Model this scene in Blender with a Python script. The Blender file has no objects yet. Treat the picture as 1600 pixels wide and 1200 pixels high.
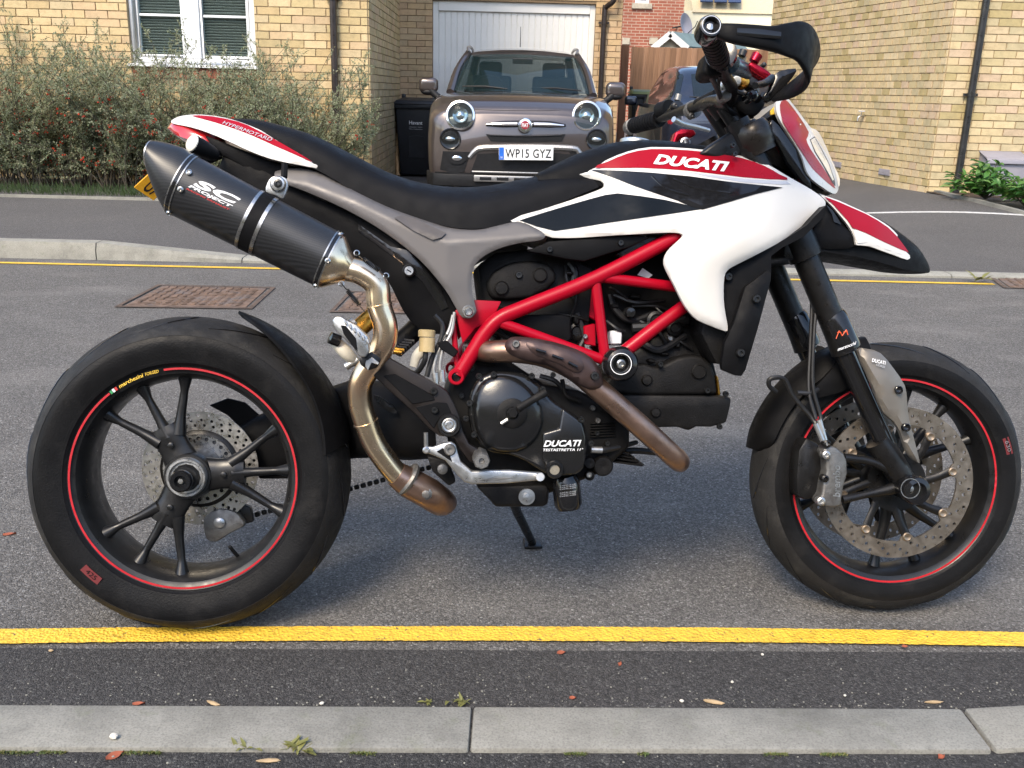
import bpy, bmesh, math, random
import numpy as np
from mathutils import Vector, Matrix
from mathutils.geometry import delaunay_2d_cdt
R_ = math.radians
random.seed(7)
SC = bpy.context.scene
COL = SC.collection

# ------------------------------------------------------------------ camera
CAM_H, CAM_P, CAM_R, CAM_F = 1.0941, 0.2992, 0.0264, 1487.7      # height, pitch down, roll, focal length (px of a 1600 px frame)
_fw = Vector((0, math.cos(CAM_P), -math.sin(CAM_P)))
_up0 = Vector((0, math.sin(CAM_P), math.cos(CAM_P)))
_ri0 = Vector((1, 0, 0))
_ri = _ri0 * math.cos(CAM_R) + _up0 * math.sin(CAM_R)
_up = -_ri0 * math.sin(CAM_R) + _up0 * math.cos(CAM_R)
cam_d = bpy.data.cameras.new('camera')
cam = bpy.data.objects.new('camera', cam_d)
COL.objects.link(cam)
cam.matrix_world = Matrix(((_ri.x, _up.x, -_fw.x, 0), (_ri.y, _up.y, -_fw.y, 0), (_ri.z, _up.z, -_fw.z, CAM_H), (0, 0, 0, 1)))
cam_d.sensor_width = 36
cam_d.lens = CAM_F / 1600 * 36
cam_d.clip_start = 0.05
cam_d.clip_end = 4000
SC.camera = cam

# ------------------------------------------------------------------ sky and sun
SUN_AZ, SUN_EL = R_(206), R_(48)          # compass bearing of the sun (0 = +Y, clockwise), height
W = bpy.data.worlds.new('World'); SC.world = W; W.use_nodes = True
nt = W.node_tree; nt.nodes.clear()
sky = nt.nodes.new('ShaderNodeTexSky'); sky.sky_type = 'NISHITA'; sky.sun_disc = False
sky.sun_elevation = SUN_EL; sky.sun_rotation = SUN_AZ
sky.air_density = 1.1; sky.dust_density = 1.6; sky.ozone_density = 1.0
bg = nt.nodes.new('ShaderNodeBackground'); bg.inputs['Strength'].default_value = 0.15
wo = nt.nodes.new('ShaderNodeOutputWorld')
nt.links.new(sky.outputs[0], bg.inputs[0]); nt.links.new(bg.outputs[0], wo.inputs[0])
sun_d = bpy.data.lights.new('sun', 'SUN'); sun_d.energy = 1.5; sun_d.angle = R_(20); sun_d.color = (1.0, 0.86, 0.66)
sun = bpy.data.objects.new('sun', sun_d); COL.objects.link(sun)
_sd = Vector((math.sin(SUN_AZ) * math.cos(SUN_EL), math.cos(SUN_AZ) * math.cos(SUN_EL), math.sin(SUN_EL)))   # towards the sun
sun.rotation_euler = (-_sd).to_track_quat('-Z', 'Y').to_euler(); sun.location = _sd * 50
SC.view_settings.view_transform = 'Standard'; SC.view_settings.look = 'None'
SC.view_settings.exposure = 1.36; SC.view_settings.gamma = 1.0; SC.view_settings.use_curve_mapping = False

# ------------------------------------------------------------------ pixel -> place helpers
def ray(u, v): return _fw + _ri * ((u - 800) / CAM_F) + _up * ((600 - v) / CAM_F)
CAMO = Vector((0, 0, CAM_H))
def G(u, v, z=0.0):                       # the point of height z seen at a pixel
    k = ray(u, v); return CAMO + k * ((z - CAM_H) / k.z)
def V(u, v, Y):                           # the point of depth Y seen at a pixel
    k = ray(u, v); return CAMO + k * (Y / k.y)
def proj(p):
    d = Vector(p) - CAMO; z = d.dot(_fw)
    if z < .05: return None
    return (800 + CAM_F * d.dot(_ri) / z, 600 - CAM_F * d.dot(_up) / z, z)

# ------------------------------------------------------------------ node materials
def NM(name):
    m = bpy.data.materials.new(name); m.use_nodes = True
    t = m.node_tree; t.nodes.clear()
    o = t.nodes.new('ShaderNodeOutputMaterial'); b = t.nodes.new('ShaderNodeBsdfPrincipled')
    t.links.new(b.outputs[0], o.inputs[0])
    return m, t, b
def N(t, kind, **kw):
    n = t.nodes.new('ShaderNode' + kind)
    for k, v in kw.items():
        if k.startswith('i_'):
            n.inputs[int(k[2:]) if k[2:].isdigit() else k[2:]].default_value = v
        else: setattr(n, k, v)
    return n
def L(t, a, b): t.links.new(a, b)
def rgba(c): return (c[0], c[1], c[2], 1)
def ramp(t, fac, stops):
    r = t.nodes.new('ShaderNodeValToRGB'); e = r.color_ramp.elements
    while len(e) < len(stops): e.new(0.5)
    for i, (p, c) in enumerate(stops):
        e[i].position = p; e[i].color = rgba(c) if len(c) == 3 else c
    t.links.new(fac, r.inputs[0]); return r.outputs[0]
def mixc(t, fac, a, b, mode='MIX'):
    n = t.nodes.new('ShaderNodeMix'); n.data_type = 'RGBA'; n.blend_type = mode
    for s, x in ((0, fac), (6, a), (7, b)):
        if isinstance(x, (int, float)): n.inputs[s].default_value = x
        elif isinstance(x, tuple): n.inputs[s].default_value = rgba(x)
        else: t.links.new(x, n.inputs[s])
    return n.outputs[2]
def coords(t, kind='Object'):
    return t.nodes.new('ShaderNodeTexCoord').outputs[kind]
def noise(t, vec, scale, detail=4, rough=.55):
    n = N(t, 'TexNoise'); n.inputs['Scale'].default_value = scale; n.inputs['Detail'].default_value = detail
    n.inputs['Roughness'].default_value = rough; L(t, vec, n.inputs['Vector']); return n.outputs['Fac']
def bump(t, b, height, strength, dist):
    n = N(t, 'Bump'); n.inputs['Strength'].default_value = strength; n.inputs['Distance'].default_value = dist
    L(t, height, n.inputs['Height']); L(t, n.outputs[0], b.inputs['Normal']); return n
def simple(name, col, rough=.5, metal=0.0, var=.15, scale=30., rvar=.12, bmp=0., bscale=400., coat=0., dirt=None, spec=None):
    m, t, b = NM(name)
    c = coords(t)
    f = noise(t, c, scale, 5)
    lo = tuple(max(0, x * (1 - var)) for x in col); hi = tuple(min(1, x * (1 + var)) for x in col)
    cc = ramp(t, f, [(.3, lo), (.7, hi)])
    if dirt:
        d = noise(t, c, dirt[2], 6, .65)
        dm = ramp(t, d, [(dirt[3], (0, 0, 0)), (dirt[3] + .2, (dirt[1],) * 3)])
        cc = mixc(t, dm, cc, dirt[0])
    L(t, cc, b.inputs['Base Color'])
    r = N(t, 'MapRange'); r.inputs['From Min'].default_value = .3; r.inputs['From Max'].default_value = .7
    r.inputs['To Min'].default_value = max(.02, rough - rvar); r.inputs['To Max'].default_value = min(1, rough + rvar)
    L(t, noise(t, c, scale * 2.7, 5), r.inputs[0]); L(t, r.outputs[0], b.inputs['Roughness'])
    b.inputs['Metallic'].default_value = metal
    if spec is not None: b.inputs['Specular IOR Level'].default_value = spec
    if coat: b.inputs['Coat Weight'].default_value = coat; b.inputs['Coat Roughness'].default_value = .06
    if bmp: bump(t, b, noise(t, c, bscale, 3), bmp, .002)
    return m
MAT = {}
# ------------------------------------------------------------------ surface materials
def asphalt(name, base, light, stone, bstr, pale=.0):
    m, t, b = NM(name); c = coords(t)
    v = N(t, 'TexVoronoi'); v.inputs['Scale'].default_value = stone; L(t, c, v.inputs['Vector'])
    v2 = N(t, 'TexVoronoi'); v2.inputs['Scale'].default_value = stone * 2.3; L(t, c, v2.inputs['Vector'])
    sep = N(t, 'SeparateColor'); L(t, v.outputs['Color'], sep.inputs[0])
    sep2 = N(t, 'SeparateColor'); L(t, v2.outputs['Color'], sep2.inputs[0])
    col = ramp(t, sep.outputs[0], [(0, tuple(x * .6 for x in base)), (.5, base), (.85, tuple(x * 1.35 for x in base)), (.965, light), (1, tuple(min(.8, x * 1.5) for x in light))])
    col2 = ramp(t, sep2.outputs[0], [(0, (.55, .55, .55)), (.8, (1.1, 1.1, 1.1)), (.97, (1.3, 1.3, 1.3)), (1, (1.9, 1.9, 1.8))])
    cc = mixc(t, .8, col, col2, 'MULTIPLY')
    big = ramp(t, noise(t, c, .9, 6, .6), [(.25, (.84, .82, .81)), (.5, (1, 1, 1)), (.75, (1.14, 1.12, 1.1))])
    cc = mixc(t, 1.0, cc, big, 'MULTIPLY')
    crack = ramp(t, v.outputs['Distance'], [(.0, (1, 1, 1)), (.75, (.75, .75, .75)), (1, (.3, .3, .3))])
    cc = mixc(t, .7, cc, crack, 'MULTIPLY')
    if pale:                                         # pale light streaks on the ground, painted into the colour with dusty scuffs
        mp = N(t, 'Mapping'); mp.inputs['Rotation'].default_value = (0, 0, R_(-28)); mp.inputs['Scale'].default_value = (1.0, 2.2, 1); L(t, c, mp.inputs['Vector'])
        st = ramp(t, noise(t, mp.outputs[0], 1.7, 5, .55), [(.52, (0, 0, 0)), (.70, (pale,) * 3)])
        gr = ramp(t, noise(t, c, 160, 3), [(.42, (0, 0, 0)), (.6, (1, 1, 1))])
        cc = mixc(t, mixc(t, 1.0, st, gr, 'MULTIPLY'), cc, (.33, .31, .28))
    L(t, cc, b.inputs['Base Color']); b.inputs['Roughness'].default_value = .82; b.inputs['Specular IOR Level'].default_value = .35
    hgt = mixc(t, .45, v.outputs['Distance'], v2.outputs['Distance'])
    inv = N(t, 'Invert'); L(t, hgt, inv.inputs['Color'])
    bump(t, b, inv.outputs[0], bstr, .006)
    return m
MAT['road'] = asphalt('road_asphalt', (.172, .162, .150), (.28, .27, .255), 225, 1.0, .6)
MAT['road_edge'] = asphalt('edge_asphalt', (.070, .066, .064), (.115, .112, .105), 250, .9)
MAT['path'] = asphalt('path_asphalt', (.056, .054, .053), (.11, .108, .10), 250, .9)
MAT['drive'] = asphalt('drive_asphalt', (.116, .110, .106), (.18, .175, .165), 280, .5)
def concrete(name, base, moss=0.):
    m, t, b = NM(name); c = coords(t)
    cc = ramp(t, noise(t, c, 9, 7, .65), [(.25, tuple(x * .72 for x in base)), (.5, base), (.8, tuple(x * 1.18 for x in base))])
    sp = ramp(t, noise(t, c, 240, 2), [(.3, (.72, .72, .72)), (.5, (1, 1, 1)), (.8, (1.12, 1.12, 1.12))])
    cc = mixc(t, 1., cc, sp, 'MULTIPLY')
    st = ramp(t, noise(t, c, 3.6, 8, .75), [(.46, (0, 0, 0)), (.68, (.6, .6, .6))])
    cc = mixc(t, st, cc, tuple(x * .42 for x in base))
    if moss:
        mo = ramp(t, noise(t, c, 14, 6, .7), [(.57, (0, 0, 0)), (.72, (moss,) * 3)])
        cc = mixc(t, mo, cc, (.10, .12, .035))
    L(t, cc, b.inputs['Base Color']); b.inputs['Roughness'].default_value = .88
    bump(t, b, noise(t, c, 130, 5, .6), .35, .004)
    return m
MAT['kerb'] = concrete('kerb_concrete', (.235, .228, .20), .3)
MAT['kerb_old'] = concrete('old_kerb_concrete', (.28, .27, .23), .35)
MAT['lintel'] = concrete('cast_stone', (.50, .44, .34))
def paint_line(name, base):
    m, t, b = NM(name); c = coords(t)
    v = N(t, 'TexVoronoi'); v.inputs['Scale'].default_value = 150; L(t, c, v.inputs['Vector'])
    cc = ramp(t, noise(t, c, 35, 7, .7), [(.25, tuple(x * .6 for x in base)), (.5, base), (.8, tuple(min(1, x * 1.1) for x in base))])
    pit = ramp(t, noise(t, c, 95, 5, .75), [(.33, (0, 0, 0)), (.41, (1, 1, 1))])
    cc = mixc(t, pit, (.07, .065, .06), cc)
    L(t, cc, b.inputs['Base Color']); b.inputs['Roughness'].default_value = .6
    bump(t, b, v.outputs['Distance'], .8, .004)
    return m
MAT['yellow'] = paint_line('yellow_road_paint', (.76, .47, .045))
MAT['white_line'] = paint_line('white_road_paint', (.62, .62, .60))
def brickmat(name, cols, island=False):
    m, t, b = NM(name)
    if island: rnd = N(t, 'NewGeometry').outputs['Random Per Island']
    else: rnd = N(t, 'ObjectInfo').outputs['Random']
    n = len(cols)
    rp = t.nodes.new('ShaderNodeValToRGB'); rp.color_ramp.interpolation = 'CONSTANT'; e = rp.color_ramp.elements
    while len(e) < n: e.new(.5)
    for i, cl in enumerate(cols): e[i].position = i / n; e[i].color = rgba(cl)
    L(t, rnd, rp.inputs[0]); cc = rp.outputs[0]
    g = N(t, 'NewGeometry')
    c = g.outputs['Position']
    va = ramp(t, noise(t, c, 16, 6, .65), [(.25, (.80, .79, .77)), (.5, (1, 1, 1)), (.8, (1.12, 1.1, 1.06))])
    cc = mixc(t, 1., cc, va, 'MULTIPLY')
    st = ramp(t, noise(t, c, 2.1, 5, .65), [(.48, (0, 0, 0)), (.72, (.35, .35, .35))])
    cc = mixc(t, st, cc, (.30, .27, .17))
    sp = ramp(t, noise(t, c, 170, 2), [(.25, (.72, .7, .66)), (.45, (1, 1, 1))])
    cc = mixc(t, .7, cc, sp, 'MULTIPLY')
    L(t, cc, b.inputs['Base Color']); b.inputs['Roughness'].default_value = .9; b.inputs['Specular IOR Level'].default_value = .25
    bump(t, b, noise(t, c, 120, 4, .6), .5, .004)
    return m
YB = [(.58, .435, .235), (.61, .47, .265), (.54, .40, .21), (.63, .465, .25), (.57, .445, .265), (.64, .49, .285), (.51, .39, .205), (.60, .435, .255), (.59, .455, .25), (.55, .43, .225), (.62, .47, .26), (.58, .42, .25)]
GB = [(.54, .37, .22), (.57, .41, .25), (.51, .35, .205), (.58, .405, .235), (.53, .39, .235), (.56, .395, .22)]
RB = [(.58, .455, .265), (.62, .50, .295), (.55, .445, .27), (.60, .475, .275), (.53, .43, .24), (.63, .51, .315), (.45, .36, .18), (.59, .465, .29), (.61, .49, .28), (.57, .43, .29), (.50, .415, .25)]
for k, cl in (('brick_l', YB), ('brick_g', GB), ('brick_r', RB), ('brick_red', [(.33, .12, .07), (.36, .14, .08), (.30, .11, .07), (.38, .15, .09)])):
    MAT[k] = brickmat(k + '_piece', cl); MAT[k + '_rest'] = brickmat(k + '_rest', cl, True)
MAT['mortar'] = simple('mortar', (.35, .26, .155), .95, var=.2, scale=60, bmp=.4, bscale=300)
MAT['mortar_g'] = simple('mortar_garage', (.25, .175, .10), .95, var=.2, scale=60)
def facemat(name, c1, c2, mort, bw=.225, rh=.075):        # far brickwork, too small to tell the pieces apart
    m, t, b = NM(name); c = coords(t)
    mp = N(t, 'Mapping'); mp.inputs['Rotation'].default_value = (R_(90), 0, 0); L(t, c, mp.inputs['Vector'])
    br = N(t, 'TexBrick'); br.inputs['Color1'].default_value = rgba(c1); br.inputs['Color2'].default_value = rgba(c2); br.inputs['Mortar'].default_value = rgba(mort)
    br.inputs['Scale'].default_value = 1; br.inputs['Brick Width'].default_value = bw; br.inputs['Row Height'].default_value = rh; br.inputs['Mortar Size'].default_value = .009
    s = N(t, 'SeparateXYZ'); L(t, c, s.inputs[0]); cb = N(t, 'CombineXYZ')
    ad = N(t, 'Math', operation='ADD'); L(t, s.outputs[0], ad.inputs[0]); L(t, s.outputs[1], ad.inputs[1])
    L(t, ad.outputs[0], cb.inputs[0]); L(t, s.outputs[2], cb.inputs[1]); L(t, cb.outputs[0], br.inputs['Vector'])
    va = ramp(t, noise(t, c, 1.3, 6, .6), [(.3, (.8, .8, .8)), (.7, (1.15, 1.15, 1.15))])
    L(t, mixc(t, 1., br.outputs[0], va, 'MULTIPLY'), b.inputs['Base Color']); b.inputs['Roughness'].default_value = .92
    bump(t, b, br.outputs['Fac'], -.5, .01)
    return m
MAT['red_face'] = facemat('red_brickwork', (.36, .115, .07), (.29, .09, .055), (.45, .33, .24))
MAT['yel_face'] = facemat('yellow_brickwork', (.53, .40, .21), (.47, .35, .17), (.32, .24, .13))
MAT['roof_tile'] = facemat('roof_tiles', (.13, .075, .055), (.10, .06, .05), (.03, .02, .02), .3, .25)
MAT['upvc'] = simple('white_plastic_frame', (.78, .79, .79), .35, var=.04, scale=8)
MAT['door_white'] = simple('white_door_paint', (.82, .80, .75), .42, var=.05, scale=5, dirt=((.45, .40, .32), .35, 4, .58))
MAT['pipe_brown'] = simple('dark_brown_pipe', (.028, .02, .018), .35, var=.3, scale=8, dirt=((.12, .10, .08), .4, 9, .55))
MAT['pipe_black'] = simple('black_pipe', (.02, .02, .021), .35, var=.3, scale=8, dirt=((.12, .11, .1), .3, 9, .55))
MAT['slat'] = simple('blind_slat', (.72, .70, .64), .5, var=.05)
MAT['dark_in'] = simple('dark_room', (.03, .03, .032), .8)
def glass(name, tint, transp, rough=.02):
    m, t, b = NM(name); o = [n for n in t.nodes if n.type == 'OUTPUT_MATERIAL'][0]
    b.inputs['Base Color'].default_value = rgba(tint); b.inputs['Roughness'].default_value = rough; b.inputs['Specular IOR Level'].default_value = .45
    tr = N(t, 'BsdfTransparent'); tr.inputs[0].default_value = (.82, .88, .88, 1)
    mx = N(t, 'MixShader'); mx.inputs[0].default_value = transp
    L(t, b.outputs[0], mx.inputs[1]); L(t, tr.outputs[0], mx.inputs[2]); L(t, mx.outputs[0], o.inputs[0])
    return m
MAT['pane'] = glass('window_glass', (.02, .025, .025), .86)
MAT['carglass'] = glass('car_glass', (.012, .026, .028), .42)
MAT['lens'] = glass('clear_lens', (.08, .08, .08), .88, .03)
def woodmat(name, base):
    m, t, b = NM(name); g = N(t, 'ObjectInfo'); c = coords(t)
    mp = N(t, 'Mapping'); mp.inputs['Scale'].default_value = (14, 14, .9); L(t, c, mp.inputs['Vector'])
    cb = N(t, 'VectorMath', operation='ADD'); L(t, mp.outputs[0], cb.inputs[0]); L(t, g.outputs['Random'], cb.inputs[1])
    gr = ramp(t, noise(t, mp.outputs[0], 3, 7, .65), [(.25, tuple(x * .6 for x in base)), (.55, base), (.8, tuple(x * 1.25 for x in base))])
    rv = ramp(t, g.outputs['Random'], [(0, (.78, .74, .7)), (1, (1.18, 1.15, 1.12))])
    L(t, mixc(t, 1., gr, rv, 'MULTIPLY'), b.inputs['Base Color']); b.inputs['Roughness'].default_value = .8
    return m
MAT['fence'] = woodmat('fence_wood', (.29, .17, .105)); MAT['fence_post'] = woodmat('post_wood', (.20, .10, .06))
MAT['shed_white'] = simple('shed_boards', (.62, .55, .42), .6, var=.06)
MAT['shed_roof'] = simple('shed_felt', (.16, .22, .22), .9, var=.15, scale=6)
MAT['soil'] = simple('soil', (.055, .035, .022), .95, var=.6, scale=40, bmp=1., bscale=90)
MAT['meter'] = simple('grey_meter_box', (.26, .25, .28), .6, var=.08, scale=5)
MAT['solar'] = simple('solar_panel', (.05, .07, .13), .15, var=.2)
MAT['roof_pale'] = simple('pale_roof', (.55, .46, .30), .8, var=.15)
MAT['stone_white'] = simple('pale_render', (.90, .84, .62), .85, var=.06, scale=2)
def leafmat(name, cols, rough=.55, trans=.25):
    m, t, b = NM(name); rnd = N(t, 'NewGeometry').outputs['Random Per Island']
    L(t, ramp(t, rnd, [(i / (len(cols) - 1), c) for i, c in enumerate(cols)]), b.inputs['Base Color'])
    b.inputs['Roughness'].default_value = rough; b.inputs['Subsurface Weight'].default_value = 0
    o = [n for n in t.nodes if n.type == 'OUTPUT_MATERIAL'][0]
    tl = N(t, 'BsdfTranslucent'); L(t, b.inputs['Base Color'].links[0].from_socket, tl.inputs[0])
    mx = N(t, 'MixShader'); mx.inputs[0].default_value = trans; L(t, b.outputs[0], mx.inputs[1]); L(t, tl.outputs[0], mx.inputs[2]); L(t, mx.outputs[0], o.inputs[0])
    return m
MAT['leaf'] = leafmat('cotoneaster_leaf', [(.19, .23, .12), (.27, .31, .18), (.36, .38, .26), (.23, .28, .14), (.40, .41, .28), (.28, .25, .14)], .6, .4)
MAT['leaf2'] = leafmat('glossy_leaf', [(.03, .10, .015), (.06, .17, .03), (.10, .23, .05), (.18, .28, .08)], .35)
MAT['grass'] = leafmat('grass_blade', [(.025, .045, .012), (.04, .07, .018), (.06, .09, .028)])
MAT['twig'] = simple('twig_bark', (.075, .062, .045), .9, var=.3)
MAT['berry'] = leafmat('red_berry', [(.42, .03, .015), (.55, .06, .02), (.35, .02, .015)], .3, .05)
MAT['dry_leaf'] = leafmat('dry_leaf', [(.25, .13, .05), (.32, .06, .03), (.35, .24, .12)], .7, .1)
MAT['weed'] = leafmat('weed_leaf', [(.08, .13, .035), (.13, .18, .06), (.22, .20, .06), (.06, .10, .03)], .5, .2)
MAT['moss'] = simple('moss', (.09, .12, .015), .95, var=.4, scale=80)
MAT['rust'] = simple('rusted_iron', (.16, .105, .075), .8, .2, var=.45, scale=18, rvar=.1, bmp=.6, bscale=160, dirt=((.15, .14, .14), .85, 7, .5))
MAT['rust_frame'] = simple('rusted_frame', (.12, .085, .065), .75, .3, var=.4, scale=30, bmp=.5, bscale=200)
MAT['pebble'] = simple('pebble', (.62, .58, .50), .8, var=.2)
MAT['twig_dry'] = simple('dry_wood_chip', (.42, .30, .17), .85, var=.3, scale=60)
# ------------------------------------------------------------------ mesh building
def tag(o, label=None, cat=None, group=None, kind=None):
    if label: o['label'] = label
    if cat: o['category'] = cat
    if group: o['group'] = group
    if kind: o['kind'] = kind
    return o
def empty(name, loc=(0, 0, 0), label=None, cat=None, group=None, parent=None):
    o = bpy.data.objects.new(name, None); COL.objects.link(o); o.location = loc; o.empty_display_size = .1
    if parent: o.parent = parent
    return tag(o, label, cat, group)
def link(name, me, mat, parent=None):
    o = bpy.data.objects.new(name, me); COL.objects.link(o)
    if mat is not None and not me.materials: me.materials.append(MAT[mat] if isinstance(mat, str) else mat)
    if parent: o.parent = parent
    return o
def cat_rom(pts, n=6, closed=False):
    P = [Vector(p) for p in pts]; out = []; m = len(P)
    for i in range(m if closed else m - 1):
        p1, p2 = P[i], P[(i + 1) % m]
        p0 = P[i - 1] if (closed or i > 0) else p1 * 2 - p2
        p3 = P[(i + 2) % m] if (closed or i + 2 < m) else p2 * 2 - p1
        for k in range(n):
            t = k / n
            out.append(.5 * ((2 * p1) + (p2 - p0) * t + (2 * p0 - 5 * p1 + 4 * p2 - p3) * t * t + (3 * p1 - p0 - 3 * p2 + p3) * t ** 3))
    if not closed: out.append(P[-1])
    return out
class MB:
    def __init__(s): s.v = []; s.f = []
    def add(s, v, f):
        o = len(s.v); s.v += [tuple(x) for x in v]; s.f += [tuple(i + o for i in q) for q in f]; return s
    def box(s, c, d, M=None):
        c = Vector(c); h = Vector(d) / 2
        vs = [Vector((sx * h.x, sy * h.y, sz * h.z)) for sz in (-1, 1) for sy in (-1, 1) for sx in (-1, 1)]
        if M is not None: vs = [M @ v for v in vs]
        return s.add([c + v for v in vs], [(0, 2, 3, 1), (4, 5, 7, 6), (0, 1, 5, 4), (2, 6, 7, 3), (0, 4, 6, 2), (1, 3, 7, 5)])
    def bb(s, a, b):
        return s.box([(a[i] + b[i]) / 2 for i in range(3)], [abs(b[i] - a[i]) for i in range(3)])
    def rings(s, rs, cap=True, closed=False):
        n = len(rs[0]); v = [p for r in rs for p in r]; f = []
        for i in range(len(rs) - (0 if closed else 1)):
            a, b = i * n, ((i + 1) % len(rs)) * n
            for k in range(n): f.append((a + k, a + (k + 1) % n, b + (k + 1) % n, b + k))
        if cap and not closed:
            f.append(tuple(range(n - 1, -1, -1))); f.append(tuple((len(rs) - 1) * n + k for k in range(n)))
        return s.add(v, f)
    def tube(s, pts, r, n=12, cap=True, sm=0, flat=1.0, closed=False):
        P = [Vector(p) for p in pts]
        rr = list(r) if isinstance(r, (list, tuple)) else [r] * len(P)
        if sm:
            Q = cat_rom([(*p, ) for p in P], sm, closed); R2 = []
            m = len(rr)
            for i in range(m if closed else m - 1):
                for k in range(sm): R2.append(rr[i] + (rr[(i + 1) % m] - rr[i]) * k / sm)
            if not closed: R2.append(rr[-1])
            P, rr = Q, R2
        T = []
        for i in range(len(P)):
            a = P[i - 1] if (i > 0 or closed) else P[i]; b = P[(i + 1) % len(P)] if (i < len(P) - 1 or closed) else P[i]
            d = (b - a); T.append(d.normalized() if d.length > 1e-9 else Vector((0, 0, 1)))
        up = Vector((0, 1, 0)) if abs(T[0].y) < .9 else Vector((1, 0, 0))
        u = (up - T[0] * up.dot(T[0])).normalized(); rs = []
        for p, t, q in zip(P, T, rr):
            u = (u - t * u.dot(t)).normalized(); w = t.cross(u)
            rs.append([p + u * (q * flat * math.cos(2 * math.pi * k / n)) + w * (q * math.sin(2 * math.pi * k / n)) for k in range(n)])
        return s.rings(rs, cap, closed)
    def lathe(s, prof, o=(0, 0, 0), axis=(0, 1, 0), n=32, cap=True, a0=0., a1=None):
        o = Vector(o); ax = Vector(axis).normalized()
        e1 = Vector((1, 0, 0)); e1 = (e1 - ax * e1.dot(ax))
        if e1.length < .1: e1 = Vector((0, 0, 1)); e1 = e1 - ax * e1.dot(ax)
        e1.normalize(); e2 = ax.cross(e1)
        rs = [[o + ax * h + (e1 * math.cos(2 * math.pi * k / n) + e2 * math.sin(2 * math.pi * k / n)) * max(r, 1e-5) for k in range(n)] for r, h in prof]
        closed = (prof[0] == prof[-1])
        return s.rings(rs[:-1] if closed else rs, cap, closed)
    def sphere(s, c, r, n=10, m=6, sc=(1, 1, 1)):
        c = Vector(c); rs = []
        for i in range(m + 1):
            a = math.pi * i / m; q = max(math.sin(a), 1e-4)
            rs.append([c + Vector((q * math.cos(2 * math.pi * k / n) * sc[0], q * math.sin(2 * math.pi * k / n) * sc[1], -math.cos(a) * sc[2])) * r for k in range(n)])
        return s.rings(rs)
    def prism(s, ring, d):
        d = Vector(d); a = [Vector(p) for p in ring]; n = len(a)
        return s.add(a + [p + d for p in a], [tuple(range(n - 1, -1, -1)), tuple(range(n, 2 * n))] + [(k, (k + 1) % n, n + (k + 1) % n, n + k) for k in range(n)])
    def mesh(s, name, bevel=0., seg=2, smooth=40, tri=False):
        bm = bmesh.new(); vs = [bm.verts.new(p) for p in s.v]
        for f in s.f:
            try: bm.faces.new([vs[i] for i in f])
            except ValueError: pass
        bmesh.ops.remove_doubles(bm, verts=bm.verts, dist=1e-6)
        bmesh.ops.recalc_face_normals(bm, faces=bm.faces)
        if bevel:
            es = [e for e in bm.edges if len(e.link_faces) == 2 and e.calc_face_angle(0) > R_(35)]
            bmesh.ops.bevel(bm, geom=es, offset=bevel, segments=seg, profile=.5, affect='EDGES', clamp_overlap=True)
        me = bpy.data.meshes.new(name); bm.to_mesh(me); bm.free()
        if smooth:
            me.shade_smooth(); me.set_sharp_from_angle(angle=R_(smooth))
        return me
    def build(s, name, mat, parent=None, bevel=0., seg=2, smooth=40):
        return link(name, s.mesh(name, bevel, seg, smooth), mat, parent)
def raw(name, v, f, mat, parent=None, smooth=False):        # big meshes straight from lists
    me = bpy.data.meshes.new(name); me.from_pydata([tuple(p) for p in v], [], f); me.update()
    if smooth: me.shade_smooth()
    return link(name, me, mat, parent)
def text_mesh(s, shear=0., bold=0., spacing=1., res=3):
    cu = bpy.data.curves.new('t', 'FONT'); cu.body = s; cu.shear = shear; cu.offset = bold; cu.space_character = spacing; cu.resolution_u = res; cu.size = 1
    ob = bpy.data.objects.new('t', cu); COL.objects.link(ob)
    dg = bpy.context.evaluated_depsgraph_get(); me = bpy.data.meshes.new_from_object(ob.evaluated_get(dg))
    vs = [v.co.copy() for v in me.vertices]; fs = [tuple(p.vertices) for p in me.polygons]
    bpy.data.objects.remove(ob); bpy.data.curves.remove(cu); bpy.data.meshes.remove(me)
    x0 = min(v.x for v in vs); x1 = max(v.x for v in vs); y0 = min(v.y for v in vs); y1 = max(v.y for v in vs)
    return [((v.x - x0) / (x1 - x0), (v.y - y0) / (y1 - y0)) for v in vs], fs, (x1 - x0) / (y1 - y0)
def lettering(name, s, fn, mat, parent, **kw):              # fn maps (a, b) in the unit square of the word to a place
    ab, fs, _ = text_mesh(s, **kw)
    me = bpy.data.meshes.new(name); me.from_pydata([tuple(fn(a, b)) for a, b in ab], [], fs); me.update()
    return link(name, me, mat, parent)
# ------------------------------------------------------------------ motorcycle: frame of reference and helpers
BX, BY, BYAW, BLEAN = -.6536, 1.7691, .0920, .2302        # rear contact point, heading, lean on the side stand
BM = Matrix.Translation((BX, BY, 0)) @ Matrix.Rotation(BYAW, 4, 'Z') @ Matrix.Rotation(-BLEAN, 4, 'X')
BI = BM.inverted(); _bo = BI @ CAMO; _b3 = BI.to_3x3()
def P(u, v, y):                                           # the point of the bike, y metres left of its centre plane, that shows at a pixel
    d = _b3 @ ray(u, v); return _bo + d * ((y - _bo.y) / d.y)
bike = empty('motorcycle', (0, 0, 0), 'white, red and black motorcycle leaning on its side stand', 'motorcycle')
bike.matrix_world = BM
idt = lambda x, y: (x, y)
def TP(name, pts, r, mat, par=bike, n=12, sm=4, cap=True, flat=1.):      # tube along (u, v, y)
    b = MB(); b.tube([P(*p) for p in pts], r, n, cap, sm, flat); return b.build(name, mat, par)
def PL(name, out, y, t, mat, par=bike, bev=.003, seg=2, sm=0, c=idt):   # plate with a traced outline, t thick away from the near side
    o = [c(*p) for p in out]
    if sm: o = [(p.x, p.y) for p in cat_rom([(a, b_, 0) for a, b_ in o], sm, True)]
    b = MB(); b.prism([P(u, v, y) for u, v in o], (0, t, 0)); return b.build(name, mat, par, bev, seg)
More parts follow.
